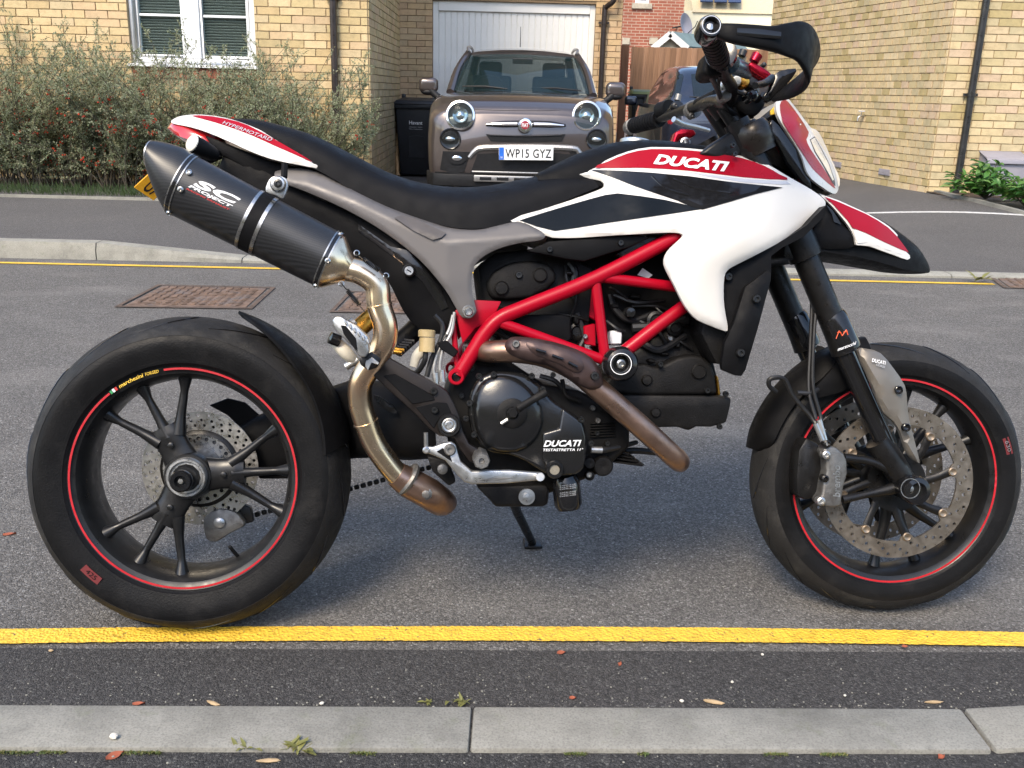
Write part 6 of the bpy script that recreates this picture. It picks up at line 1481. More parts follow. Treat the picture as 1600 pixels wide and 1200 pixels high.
# odds and ends between the frame tubes
it = PL('red_bracket', [(740, 590), (800, 575), (806, 700), (745, 690)], -.12, .02, 'red_frame', bike, .002, 1, 0, c4); bolt(*c4(745, 645), -.124, .005, it, 'steel')
PL('red_bracket', [(755, 385), (790, 380), (800, 560), (765, 540)], -.09, .02, 'red_frame', bike, .002, 1, 0, c4)
PL('white_connector', [(882, 615), (946, 615), (946, 690), (882, 690)], -.115, .03, 'ink_white', bike, .003, 1, 0, c4)
LT('breather_cap', *c4(990, 515), -.11, [(.0115, -.03), (.0115, .004), (.009, .008), (0, .009)], 'gloss_black', bike, 24)
PL('caution_label', [(1058, 274), (1112, 312), (1090, 330), (1030, 312)], -.11, .002, 'ink_white', bike, 0, 1, 0, c4)
for (pts, r) in (([(660, 250, -.09), (690, 300, -.10), (670, 420, -.1)], .008), ([(880, 420, -.08), (910, 500, -.09), (1000, 560, -.09), (1120, 520, -.08)], .007), ([(1000, 600, -.1), (1120, 590, -.1), (1180, 560, -.09), (1300, 560, -.08)], .010), ([(240, 600, -.12), (300, 640, -.12), (280, 700, -.12)], .005), ([(700, 520, -.1), (740, 640, -.1), (720, 700, -.1)], .006), ([(1050, 680, -.09), (1150, 720, -.1), (1290, 640, -.09)], .008)):
    TP('hose', [(*c4(x, y), q) for x, y, q in pts], r, 'hose', bike, 8, 5)
for (x, y, r) in ((1208, 657, .006), (1150, 795, .006), (700, 620, .018), (1130, 560, .02), (1230, 600, .016), (1060, 640, .014)):
    LT('engine_fitting', *c4(x, y), -.095, [(r, -.03), (r, .006), (r * .7, .008), (r * .5, .004), (0, .004)], 'black_metal' if r > .01 else 'steel', bike, 18)
# brown front header and its heat shield
hd = TP('header_pipe', [(735, 546, -.10), (765, 549, -.155), (805, 549, -.175), (850, 556, -.183), (895, 576, -.185), (932, 606, -.183), (978, 646, -.178), (1023, 686, -.168), (1050, 711, -.152), (1062, 722, -.12), (1058, 714, -.06)], [.020, .022, .0225, .0225, .0225, .0225, .0225, .0225, .022, .021, .02], 'brown_pipe', bike, 24, 5)
HYf = tps([(310, 690, -.208), (350, 655, -.208), (600, 690, -.216), (760, 760, -.220), (835, 890, -.218), (770, 935, -.216), (560, 810, -.218), (430, 780, -.216), (600, 760, -.226), (450, 715, -.220)])
hy = lambda u, v: HYf((u - 700) * 3.478, (v - 340) * 3.478)
hs = PN('heat_shield', [(308, 700), (330, 660), (370, 648), (440, 652), (560, 672), (690, 712), (780, 762), (830, 835), (842, 895), (820, 930), (770, 935), (700, 905), (620, 850), (540, 806), (430, 782), (340, 745)], hy, 'shield', bike, .004, 8, .012, 9, 2, c4)
PN('shield_boss', [(425, 690), (450, 676), (560, 690), (660, 722), (720, 765), (735, 810), (715, 838), (680, 835), (600, 790), (480, 745)], hy, 'shield', hs, .003, 5, .003, 5, 2, c4, off=-.0065)
for (x0, y0, x1, y1) in ((478, 718, 532, 732), (566, 748, 624, 770), (654, 786, 702, 812)): TP('shield_slot', [(*c4(x0, y0), -.2335), (*c4(x1, y1), -.2335)], .0028, 'gloss_black', hs, 8, 0)
bolt(*c4(368, 685), -.214, .0075, hs, 'alloy_dirty'); bolt(*c4(797, 860), -.221, .0085, hs, 'bolt')
# crash bung
bg_ = LT('crash_bung', *c4(940, 795), -.215, [(.012, -.06), (.016, -.04), (.030, -.034), (.034, -.022), (.034, .0), (.029, .012), (.021, .015), (.0175, .010), (.013, -.008), (0, -.008)], 'gloss_black', bike, 36)
LT('bung_ring', *c4(940, 795), -.230, ring_prof([(.0195, -.0005), (.0195, .0012), (.0208, .0012), (.0208, -.0005)]), 'ink_white', bg_, 36, cap=False)
LT('bolt', *c4(940, 795), -.208, [(.009, -.002), (.009, .003), (.0055, .004), (.004, 0), (0, 0)], 'steel', bg_, 18)

# looms, plugs and castings packed between the tubes
_r = random.Random(4)
for (x0, y0, x1, y1, y_) in ((230, 470, 330, 520, -.11), (640, 260, 700, 480, -.10), (690, 300, 660, 560, -.105), (880, 380, 1010, 470, -.095), (900, 420, 1180, 450, -.09), (1000, 480, 1230, 520, -.085), (860, 560, 960, 620, -.11), (1040, 560, 1190, 690, -.09), (1120, 480, 1290, 590, -.09), (240, 590, 330, 660, -.125), (600, 520, 760, 560, -.10), (1190, 640, 1330, 720, -.09), (90, 700, 130, 820, -.12), (150, 760, 260, 800, -.12), (500, 860, 640, 960, -.12), (620, 880, 720, 1000, -.12)):
    m_ = ((x0 + x1) / 2 + _r.uniform(-35, 35), (y0 + y1) / 2 + _r.uniform(-30, 30))
    TP('wiring', [(*c4(x0, y0), y_), (*c4(*m_), y_ - .008), (*c4(x1, y1), y_)], _r.choice((.0028, .0036, .0048)), _r.choice(('hose', 'hose', 'black_metal', 'engine')), bike, 7, 5)
for (x, y, w, h, y_, m_) in ((700, 560, 30, 44, -.112, 'matt_black'), (1180, 740, 46, 26, -.10, 'engine'), (1250, 690, 30, 40, -.098, 'black_metal'), (910, 480, 44, 30, -.10, 'matt_black'), (1020, 430, 60, 26, -.092, 'engine'), (660, 300, 36, 26, -.112, 'black_metal'), (255, 640, 34, 24, -.13, 'black_metal'), (1110, 780, 40, 26, -.11, 'engine'), (270, 850, 40, 30, -.13, 'engine'), (190, 880, 36, 40, -.125, 'engine')):
    PL('plug', [(x - w / 2, y - h / 2), (x + w / 2, y - h / 2 + 4), (x + w / 2, y + h / 2), (x - w / 2, y + h / 2 - 4)], y_, .025, m_, bike, .003, 1, 0, c4)
for k in range(7): PL('cooling_fin', [(880 + k * 3, 420 + k * 22), (905 + k * 3, 418 + k * 22), (1000 + k * 22, 470 + k * 17), (985 + k * 22, 480 + k * 17)], -.088, .12, 'engine', eng, .0015, 1, 0, c5)
for k in range(6): PL('cooling_fin', [(870, 372 + k * 13), (990, 366 + k * 13), (990, 372 + k * 13), (870, 378 + k * 13)], -.112, .02, 'engine', eng, .001, 1, 0, c5)
for (x, y) in ((250, 160), (300, 110), (690, 140), (880, 300), (905, 360), (250, 240), (268, 460), (330, 560), (900, 420), (950, 470)): bolt(*c5(x, y), -.112, .0055, eng, _r.choice(('bolt', 'alloy_dirty')))
# ================================================================== foot controls and stand
bk = PL('footrest_bracket', [(285, 400), (300, 300), (345, 325), (420, 385), (640, 505), (690, 540), (725, 600), (750, 660), (770, 740), (800, 800), (850, 830), (880, 870), (850, 905), (800, 890), (755, 830), (720, 770), (650, 762), (600, 725), (545, 665), (440, 570), (330, 470)], -.195, .022, 'bracket', bike, .004, 2, 1, c3)
PL('bracket_recess', [(375, 465), (430, 455), (620, 560), (630, 585), (520, 605)], -.1972, .004, 'matt_black', bk, .001, 1, 0, c3)
PL('bracket_recess', [(535, 620), (640, 595), (690, 600), (712, 650), (650, 680), (625, 725)], -.1972, .004, 'matt_black', bk, .001, 1, 0, c3)
for (x, y) in ((625, 540), (630, 634)): bolt(*c3(x, y), -.199, .007, bk)
LT('pivot_ring', *c3(700, 708), -.196, [(.0225, -.01), (.0225, .007), (.020, .010), (.0165, .010), (.0155, .004), (0, .004)], 'black_metal', bk, 32)
LT('pivot_cap', *c3(700, 708), -.199, [(.0150, -.002), (.0150, .004), (.012, .006), (.009, .004), (.006, .007), (0, .007)], 'alloy', bk, 28)
pg = PL('passenger_footrest', [(122, 190), (140, 172), (165, 172), (240, 215), (300, 272), (306, 345), (285, 375), (255, 372), (225, 320), (165, 265), (130, 225)], -.262, .04, 'alloy', bike, .004, 2, 1, c3)
PL('footrest_slot', [(165, 215), (190, 218), (240, 280), (248, 345), (225, 320), (180, 260)], -.2645, .004, 'matt_black', pg, .001, 1, 1, c3)
for k in range(6):
    x, y = 178 + k * 22, 192 + k * 19; PL('footrest_tooth', [(x, y), (x + 14, y - 4), (x + 22, y + 18), (x + 12, y + 26)], -.268, .012, 'alloy', pg, .0015, 1, 0, c3)
PL('footrest_hinge', [(255, 380), (320, 345), (365, 380), (345, 425), (300, 440), (262, 410)], -.235, .045, 'black_metal', pg, .003, 2, 0, c3)
PL('hinge_plate', [(290, 390), (320, 372), (356, 400), (350, 412), (318, 400), (300, 440), (285, 420)], -.2375, .006, 'alloy', pg, .001, 1, 0, c3)
LT('rider_footrest', *c5(335, 522), -.16, [(.010, -.02), (.012, .0), (.0135, .012), (.0165, .016), (.0165, .085), (.014, .092), (.006, .092), (.005, .086), (0, .086)], 'alloy_dirty', bike, 8)
pd = PL('brake_pedal', [(66, 498), (78, 484), (110, 488), (160, 470), (200, 462), (222, 478), (230, 510), (246, 556), (300, 604), (380, 600), (480, 600), (600, 610), (640, 612), (655, 632), (645, 652), (608, 650), (460, 664), (300, 668), (262, 655), (215, 605), (170, 552), (110, 527), (76, 516)], -.212, .014, 'alloy', bike, .004, 3, 1, c5)
PL('pedal_window', [(130, 510), (160, 492), (195, 530), (205, 560)], -.2135, .004, 'matt_black', pd, .001, 1, 0, c5)
PL('pedal_groove', [(325, 650), (400, 634), (515, 636), (430, 648)], -.2128, .003, 'alloy_dirty', pd, .0005, 1, 0, c5)
LT('pedal_pivot', *c5(194, 500), -.213, [(.0115, -.004), (.0115, .004), (.009, .007), (.005, .007), (.0045, .003), (0, .003)], 'alloy_dirty', pd, 24)
LT('pedal_joint', *c5(80, 502), -.212, [(.006, -.004), (.007, .003), (.004, .006), (0, .006)], 'alloy', pd, 16)
TP('pedal_tip', [(*c5(622, 630), -.20), (*c5(628, 632), -.235)], .008, 'alloy', pd, 12, 0)
TP('pedal_rod', [(*c3(586, 745), -.2), (*c3(588, 830), -.2)], .0045, 'alloy_dirty', pd, 8, 0)
LT('bracket_bolt', *c3(668, 925), -.15, [(.010, -.01), (.010, .004), (.006, .006), (0, .006)], 'alloy_dirty', bike, 20)
PL('lower_bracket', [(590, 860), (690, 880), (735, 990), (700, 1010), (620, 940)], -.13, .05, 'engine', bike, .004, 2, 1, c3)
TP('side_stand', [(797, 770, .10), (808, 800, .19), (832, 848, .318)], [.013, .011, .010], 'black_metal', bike, 12, 0)
b = MB(); p = P(832, 849, .325); b.box(p, (.045, .05, .008), Matrix.Rotation(BLEAN, 3, 'X')); b.build('stand_foot', 'black_metal', bike, .003, 2)
# rear brake reservoir, hoses, shock absorber
rv = LT('brake_reservoir', *c3(592, 312), -.165, [(.0155, -.014), (.0155, .014), (0, .014)], 'clear_plastic', bike, 28, (.05, .05, 1)); LT('reservoir_cap', *c3(590, 258), -.165, [(.0165, -.006), (.0168, .006), (.014, .008), (0, .008)], 'clear_plastic', rv, 28, (.05, .05, 1))
TP('reservoir_hose', [(*c3(585, 335), -.165), (*c3(580, 390), -.165), (*c3(545, 445), -.15), (*c3(500, 470), -.13)], .0055, 'hose', bike, 10)
TP('cream_bracket', [(*c3(575, 335), -.14), (*c3(540, 370), -.14), (*c3(525, 420), -.14)], [.012, .010, .008], 'cream', bike, 12, 4, flat=.6)
for (pts, m_, r) in (([(720, 165), (700, 240), (650, 340), (625, 430), (632, 500)], 'braid', .0035), ([(728, 150), (712, 250), (672, 330), (655, 420), (662, 490)], 'braid', .0035), ([(630, 165), (668, 215), (660, 285), (615, 380), (590, 470)], 'hose', .005), ([(690, 260), (640, 330), (600, 420)], 'hose', .004)):
    TP('brake_hose', [(*c3(x, y), -.155) for x, y in pts], r, m_, bike, 8, 5)
for (x, y) in ((632, 475), (664, 460)): TP('hose_end', [(*c3(x, y - 25), -.157), (*c3(x + 4, y + 35), -.157)], .0058, 'alloy', bike, 8, 0)
PL('hose_clip', [(640, 300), (690, 290), (748, 345), (725, 375), (660, 335)], -.165, .01, 'matt_black', bike, .002, 1, 0, c3)
sk = TP('shock_reservoir', [(*c3(222, 262), -.12), (*c3(330, 165), -.10)], .0185, 'gold', bike, 24, 0); TP('shock_cap', [(*c3(205, 225), -.125), (*c3(232, 200), -.12)], .012, 'alloy', sk, 16, 0)
TP('shock_body', [(*c3(430, 330), -.04), (*c3(520, 250), -.02), (*c3(600, 170), 0)], .022, 'black_metal', bike, 20, 0)
for k in range(6): TP('shock_spring_coil', [(*c3(440 + k * 12 - 20, 345 - k * 11), -.065), (*c3(440 + k * 12 + 28, 350 - k * 11), -.068)], .005, 'gold' if k < 2 else 'black_metal', bike, 8, 0)
TP('linkage', [(*c3(125, 280), -.10), (*c3(190, 350), -.10), (*c3(245, 400), -.08)], [.012, .014, .010], 'cream', bike, 14, 3)
LT('linkage_knob', *c3(135, 285), -.115, [(.012, -.01), (.012, .01), (0, .012)], 'gloss_black', bike, 16, (-.7, -.3, .3))
TP('linkage', [(*c3(190, 420), -.09), (*c3(250, 385), -.09)], .008, 'alloy', bike, 10, 0)
# ================================================================== tank and side fairings
WY_ = tps([(42, 340, -.150), (200, 392, -.164), (385, 215, -.118), (270, 178, -.108), (335, 150, -.104), (470, 90, -.098), (700, 75, -.098), (900, 108, -.122), (985, 133, -.132), (1080, 190, -.142), (1200, 275, -.135), (1150, 340, -.145), (1000, 300, -.186), (700, 290, -.168), (500, 240, -.150), (500, 350, -.174), (665, 390, -.186), (610, 500, -.206), (700, 600, -.218), (835, 745, -.205), (840, 600, -.210), (1000, 435, -.196), (860, 512, -.214), (750, 450, -.224), (900, 400, -.222), (560, 165, -.122), (800, 195, -.145)])
WY = lambda u, v: WY_((u - 780) * 2.353, (v - 200) * 2.353)
LF('fuel_tank', [((128, 178), (142, 190), .10), ((215, 132), (210, 195), .105), ((300, 94), (290, 205), .105), ((420, 58), (420, 215), .10), ((560, 50), (560, 215), .10), ((700, 66), (700, 225), .10), ((900, 102), (900, 240), .098), ((1060, 175), (1050, 250), .085)], 'matt_black', bike, 2.6, 20, True, c7)
ft_ = LT('fuel_cap', *c7(505, 55), .0, [(.036, -.02), (.036, .003), (.03, .006), (.0, .007)], 'alloy', bike, 32, (.12, 0, 1))
wf = PN('side_fairing', [(42, 341), (150, 302), (260, 266), (340, 237), (380, 220), (386, 207), (372, 194), (330, 186), (268, 180), (275, 168), (335, 148), (400, 115), (470, 87), (560, 70), (700, 75), (800, 87), (900, 105), (985, 133), (1040, 165), (1090, 194), (1150, 228), (1192, 260), (1200, 280), (1190, 305), (1150, 342), (1100, 376), (1062, 402), (1000, 437), (930, 474), (862, 508), (838, 525), (828, 548), (825, 600), (828, 660), (838, 715), (840, 738), (832, 747), (780, 728), (730, 706), (698, 675), (672, 635), (645, 580), (622, 535), (608, 500), (612, 468), (632, 440), (662, 412), (676, 397), (668, 388), (630, 384), (520, 389), (400, 396), (300, 403), (215, 404), (170, 395)], WY, 'white_p', bike, .006, 7, .007, 9, 2, c7, mirror=True)
for s_ in (0,):
    PN('red_graphic', [(352, 146), (400, 123), (470, 94), (560, 77), (700, 82), (800, 94), (895, 111), (975, 139), (1030, 170), (1060, 190), (900, 181), (700, 157), (520, 146)], WY, 'red_p', wf, .0008, 9, 0, 5, 2, c7, off=-.0012)
    PN('silver_graphic', [(700, 162), (900, 187), (1058, 196), (1072, 206), (1040, 208), (900, 200), (760, 177)], WY, 'silver_p', wf, .0008, 9, 0, 5, 1, c7, off=-.0010)
    ai = PN('air_intake', [(336, 153), (450, 157), (560, 164), (700, 177), (850, 198), (1042, 218), (1000, 228), (940, 243), (850, 270), (748, 299), (705, 288), (660, 268), (590, 245), (500, 214), (410, 178)], WY, 'gloss_black', wf, .0008, 8, -.0, 6, 0, c7, off=-.0014)
    PN('intake_frame', [(850, 270), (940, 243), (1042, 218), (965, 212), (940, 232), (850, 255), (745, 285), (690, 262), (660, 268), (705, 288), (748, 299)], WY, 'matt_black', ai, .002, 8, .001, 6, 0, c7, off=-.0035)
    for (a, q) in (((560, 178), (700, 250)), ((640, 188), (850, 240))): TP('intake_vane', [(*c7(a[0], a[1]), WY(*c7(a[0], a[1])) - .0005), (*c7((a[0] + q[0]) / 2 - 20, (a[1] + q[1]) / 2 + 8), WY(*c7((a[0] + q[0]) / 2, (a[1] + q[1]) / 2)) - .0015), (*c7(*q), WY(*c7(*q)) - .0005)], .003, 'gloss_black', ai, 8)
    PN('knee_panel', [(75, 339), (150, 315), (250, 285), (330, 262), (390, 246), (435, 240), (520, 250), (610, 264), (690, 283), (742, 298), (650, 312), (560, 325), (470, 338), (380, 351), (290, 366), (205, 378), (140, 362)], WY, 'panel_navy', wf, .0012, 9, 0, 5, 0, c7, off=-.0016)
words('maker_lettering', 'DUCATI', (566, 132), (836, 161), (12, -37), lambda u, v: WY(u, v) - .0032, 'ink_white', wf, c7, bold=.045, shear=.18, spacing=1.0)
# radiator duct and its side cover
rd = PN('radiator_duct', [(828, 548), (862, 510), (1000, 437), (1062, 402), (1130, 358), (1200, 285), (1190, 330), (1120, 400), (1040, 440), (1000, 470), (1000, 530), (960, 600), (870, 800), (835, 745), (826, 640)], lambda u, v: -.185, 'matt_black', bike, .03, 14, .004, 8, 0, c7, mirror=True)
rc = PN('radiator_cover', [(888, 640), (905, 585), (985, 524), (1000, 532), (998, 560), (950, 740), (905, 890), (890, 912), (870, 910), (822, 890), (818, 870), (830, 790), (845, 760), (862, 720)], tps([(780 + 888 / 2.353, 472, -.21), (1205, 426, -.20), (1160, 585, -.205), (1165, 500, -.216)]), 'matt_black', bike, .012, 12, .006, 8, 1, c7, mirror=True)
for (x, y) in ((945, 628), (887, 827)): bolt(*c7(x, y), -.217, .008, rc)
bolt(*c7(842, 547), -.19, .008, rd)
b = MB(); b.prism([P(u, v, -.17) for u, v in ((1125, 420), (1195, 395), (1190, 480), (1165, 560), (1120, 570), (1095, 520))], (0, .34, 0)); b.build('radiator', 'engine', bike, .006, 2)
# ================================================================== fork and front end
FKY = -.102
legs = []
fk_ = TP('fork_tube', [(1150, 190, FKY), (1200, 293, FKY), (1257, 398, FKY), (1308, 520, FKY), (1319, 551, FKY)], [.0265, .0265, .0268, .0265, .0265], 'black_metal', bike, 28, 0); legs.append(fk_)
def on_fork(t): a, q = P(1257, 398, FKY), P(1405, 730, FKY); return a + (q - a) * t
fd = (on_fork(1) - on_fork(0)).normalized()
def fork_turn(name, t, prof, mat, n=30): b = MB(); b.lathe(prof, on_fork(t), fd, n); return b.build(name, mat, bike)
legs.append(fork_turn('lower_clamp', -.01, [(.0275, -.05), (.035, -.045), (.0355, .0), (.034, .012), (.0275, .014)], 'black_metal'))
legs.append(fork_turn('fork_collar', .335, [(.0265, -.03), (.0295, -.022), (.0305, .045), (.0295, .052), (.022, .054)], 'gloss_black'))
legs.append(TP('fork_slider', [(1316, 545, FKY), (1352, 625, FKY), (1385, 698, FKY)], [.0205, .0205, .0205], 'gloss_black', bike, 24, 0))
lug = TP('fork_foot', [(*c6(575, 520), FKY), (*c6(610, 570), FKY), (*c6(655, 640), FKY), (*c6(692, 700), FKY)], [.026, .028, .027, .024], 'black_metal', bike, 22, 3); legs.append(lug)
gd = PN('fork_guard', [(503, 168), (540, 163), (590, 180), (640, 238), (684, 305), (693, 360), (700, 430), (722, 520), (742, 600), (735, 606), (712, 590), (690, 555), (668, 490), (640, 445), (600, 410), (575, 345), (540, 260)], tps([(1342, 548, -.150), (1400, 575, -.145), (1415, 610, -.145), (1436, 720, -.14), (1380, 650, -.152), (1380, 590, -.158)]), 'guard', bike, .005, 9, .010, 10, 2, c6); legs.append(gd)
for l_ in list(legs): mirror_part(l_)
for (x, y) in ((660, 323), (690, 470)): LT('guard_bush', *c6(x, y), -.154, [(.0085, -.006), (.0085, .003), (.007, .004), (.005, .0), (0, -.002)], 'gloss_black', gd, 22)
words('fork_lettering', 'marzocchi', (422, 172), (492, 146), (3, -14), FKY - .0312, 'ink_white', legs[2], c6, bold=.02)
b = MB()
for (p, q) in (((416, 123), (428, 92)), ((428, 92), (440, 112)), ((440, 112), (456, 88)), ((456, 88), (462, 108)), ((420, 98), (436, 100)), ((444, 98), (460, 94))): b.tube([P(*c6(*p), FKY - .0305), P(*c6(*q), FKY - .0305)], .0010, 6)
b.build('fork_emblem', 'orange_ink', legs[2])
words('guard_lettering', 'DUCATI', (556, 213), (608, 225), (2, -14), -.1595, 'ink_white', gd, c6, bold=.03); words('guard_lettering', 'CORSE', (572, 228), (607, 238), (1, -8), -.1595, 'ink_grey', gd, c6, bold=.02)
axl = LT('axle_bobbin', *c6(700, 706), -.13, [(.026, -.03), (.026, .0), (.029, .004), (.031, .03), (.027, .038), (.018, .040), (.014, .03), (0, .03)], 'gloss_black', bike, 30)
LT('bobbin_ring', *c6(706, 708), -.17, ring_prof([(.0195, -.0005), (.0195, .001), (.0208, .001), (.0208, -.0005)]), 'alloy', axl, 30, cap=False); LT('bolt', *c6(706, 709), -.162, [(.006, 0), (.006, .003), (0, .004)], 'steel', axl, 14)
# caliper
for s_ in (0,):
    ca_ = PL('front_caliper', [(362, 565), (372, 552), (395, 540), (420, 548), (448, 572), (460, 600), (462, 650), (448, 700), (440, 745), (438, 778), (410, 784), (380, 782), (356, 772), (345, 756), (362, 730), (368, 690), (380, 640), (378, 600)], -.126, .045, 'alloy_dirty', bike, .006, 3, 1, c6)
    PL('caliper_rear', [(270, 560), (300, 510), (340, 530), (370, 560), (378, 640), (366, 730), (300, 755), (265, 740), (262, 660)], -.095, .05, 'black_metal', ca_, .006, 2, 1, c6)
    words('caliper_lettering', 'brembo', (432, 742), (432, 618), (-28, -4), -.1268, 'alloy', ca_, c6, bold=.02)
    for (x, y, r) in ((374, 576, .0085), (354, 757, .009), (370, 668, .0075), (378, 532, .008)): LT('caliper_bolt', *c6(x, y), -.128, [(r, -.01), (r, .006), (r * .6, .008), (r * .4, .003), (0, .003)], 'alloy' if r > .008 else 'black_metal', ca_, 18)
    TP('caliper_arm', [(*c6(445, 588), -.11), (*c6(560, 605), -.108), (*c6(680, 668), -.108)], [.010, .009, .014], 'black_metal', bike, 12, 3); TP('caliper_arm', [(*c6(440, 752), -.11), (*c6(540, 730), -.108), (*c6(660, 704), -.108)], [.009, .008, .014], 'black_metal', bike, 12, 3)
# front mudguard
rs = []; b = MB()
for a in np.linspace(101, 168, 30):
    t = (a - 101) / 67; w = .066 * min(1, .55 + t * 2) * min(1, (1.03 - t) * 7) ** .5; ring = []
    for k in range(15):
        x = -1 + 2 * k / 14; d = abs(x) ** 3; ring.append(ST(polar(FC, .318 - .034 * d, a, x * w)))
    for k in range(14, -1, -1):
        x = -1 + 2 * k / 14; d = abs(x) ** 3; ring.append(ST(polar(FC, .3145 - .034 * d, a, x * w * .96)))
    rs.append(ring)
b.rings(rs); mg = b.build('front_mudguard', 'matt_black', bike, smooth=50)
PN('mudguard_stay', [(290, 340), (330, 320), (440, 200), (470, 210), (480, 300), (440, 330), (330, 360)], lambda u, v: -.078, 'matt_black', mg, .008, 12, .003, 6, 1, c6)
for pts in ([(1268, 410, -.05), (1277, 450, -.09), (1272, 520, -.1), (1270, 600, -.105), (1282, 650, -.11), (1284, 672, -.12)], [(1255, 420, -.05), (1268, 460, -.08), (1266, 540, -.09), (1264, 610, -.1), (1275, 655, -.11)]): TP('brake_hose', pts, .0042, 'hose', bike, 8, 6)
TP('brake_hose', [(1213, 612, -.09), (1202, 603, -.1), (1204, 592, -.105), (1225, 592, -.105), (1240, 620, -.1), (1266, 650, -.1), (1278, 668, -.11)], .005, 'hose', bike, 8, 6)
for (a, q) in (((350, 440), (378, 540)), ((335, 455), (362, 520))): TP('hose_end', [(*c6(*a), -.125), (*c6(*q), -.128)], .0055, 'alloy', bike, 8, 0)
TP('clip', [(*c6(265, 335), -.1), (*c6(320, 335), -.1), (*c6(345, 322), -.09)], .005, 'hose', bike, 8)
# upper clamp, steering head
b = MB(); b.prism([P(u, v, -.115) for u, v in ((1092, 240), (1116, 222), (1140, 206), (1160, 205), (1165, 240), (1130, 252))], (0, .23, 0)); tc = b.build('upper_clamp', 'black_metal', bike, .008, 3)
for s in (-1, 1):
    for (x, y) in ((740, 828), (752, 882)): bolt(*c8(x, y), -.137, .005, tc) if s < 0 else None
ft2 = TP('fork_top', [(1138, 205, FKY), (1178, 186, FKY)], .0, 'black_metal', bike, 8, 0) if False else None
b = MB(); tp = P(1175, 212, FKY); b.lathe([(0, .030), (.018, .029), (.020, .025), (.033, .024), (.037, .020), (.038, .016), (.040, .013), (.040, -.016), (.0375, -.019), (.0375, -.026), (.035, -.030), (.035, -.040), (.026, -.042)], tp, -fd, 36); cpt = b.build('fork_top', 'fork_cap', bike); mirror_part(cpt)
b = MB(); b.tube([P(1150, 215, 0), P(1225, 350, 0)], .03, 20); b.build('steering_head', 'red_frame', bike)
b = MB(); b.prism([P(u, v, -.12) for u, v in ((1225, 372), (1262, 366), (1275, 392), (1262, 410), (1225, 404))], (0, .24, 0)); b.build('lower_yoke', 'black_metal', bike, .006, 2)
# bar risers and handlebar
BE = P(1108, 45, -.415); 
bar_pts = [P(1106, 45, -.42), P(1120, 85, -.30), P(1133, 118, -.22), P(1143, 138, -.15), P(1136, 160, -.08), P(1118, 158, .0), P(1098, 163, .08), P(1075, 170, .15), P(1045, 180, .25), P(1015, 190, .34), P(988, 197, .42)]
for y in (-.045, .045): TP('bar_riser', [(1150 - y * 260, 212, y), (1118 - y * 260, 166, y)], [.018, .016], 'black_metal', bike, 14, 0)
b = MB(); b.tube(bar_pts, [.0115, .0115, .0115, .0125, .014, .014, .014, .0125, .0115, .0115, .0115], 16, sm=5); hb_ = b.build('handlebar', 'black_metal', bike)
def along(a, q, t): return a + (q - a) * t
b = MB(); b.tube([along(bar_pts[0], bar_pts[2], .02), along(bar_pts[0], bar_pts[2], .62)], .0195, 20)
for k in range(9): t = .05 + .06 * k; b.tube([along(bar_pts[0], bar_pts[2], t), along(bar_pts[0], bar_pts[2], t + .03)], .0205, 18)
b.build('grip', 'seat', bike)
b = MB(); b.tube([P(990, 196.5, .415), P(1030, 186, .30)], .0195, 20)
for k in range(9): t = .05 + .1 * k; b.tube([along(P(990, 196.5, .415), P(1030, 186, .30), t), along(P(990, 196.5, .415), P(1030, 186, .30), t + .05)], .0205, 18)
b.build('grip', 'seat', bike)
bx = (bar_pts[0] - bar_pts[2]).normalized()
b = MB(); b.lathe([(.012, -.03), (.020, -.025), (.021, .006), (.018, .014), (.013, .015), (.010, .006), (0, .006)], P(1108, 45, -.43), Vector((-.06, -1, .12)), 28); be = b.build('bar_end', 'gloss_black', bike)
b = MB(); b.lathe(ring_prof([(.0145, .0152), (.0158, .0152), (.0158, .0162), (.0145, .0162)]), P(1108, 45, -.43), Vector((-.06, -1, .12)), 28, False); b.build('bar_end_ring', 'alloy', be)
b = MB(); b.lathe([(.0055, .004), (.0055, .009), (0, .010)], P(1108, 45, -.43), Vector((-.06, -1, .12)), 14); b.build('bolt', 'steel', be)
b = MB(); b.lathe([(.012, -.02), (.019, -.018), (.019, .012), (.014, .016), (0, .016)], P(986, 198, .43), Vector((-.05, 1, .05)), 24); b.build('bar_end', 'alloy_dirty', bike)
# twist grip housing, switchgear
HSY = -.255
b = MB(); b.prism([P(*c8(x, y), HSY) for x, y in ((575, 250), (620, 225), (715, 232), (740, 300), (725, 352), (660, 392), (590, 402), (550, 372))], (0, .06, 0)); hz = b.build('throttle_housing', 'matt_black', bike, .010, 3)
LT('throttle_flange', *c8(668, 262), -.275, [(.02, -.01), (.0285, -.008), (.029, .008), (.02, .010)], 'gloss_black', hz, 28, (bx.x, bx.y, bx.z))
TP('throttle_cable', [(*c8(600, 395), -.24), (*c8(640, 470), -.2), (*c8(680, 560), -.12), (*c8(760, 640), -.05), (*c8(860, 650), 0)], .005, 'hose', bike, 8, 6)
TP('throttle_cable', [(*c8(660, 390), -.24), (*c8(650, 480), -.16), (*c8(700, 590), -.1), (*c8(800, 660), -.03)], .004, 'hose', bike, 8, 6)
TP('master_cylinder', [(*c8(735, 322), -.24), (*c8(790, 345), -.22), (*c8(840, 372), -.20)], [.017, .0155, .0135], 'blue_ano', bike, 18, 0)
PL('brake_reservoir', [(765, 260), (800, 245), (840, 270), (835, 330), (790, 335), (760, 300)], -.23, .04, 'clear_plastic', bike, .006, 2, 1, c8)
TP('reservoir_tube', [(*c8(795, 270), -.235), (*c8(808, 235), -.235)], .0075, 'hose', bike, 10, 0)
rl = PL('lever_mount', [(838, 318), (862, 300), (900, 320), (965, 360), (995, 392), (990, 425), (955, 420), (900, 385), (850, 345)], -.235, .03, 'red_ano', bike, .006, 3, 1, c8)
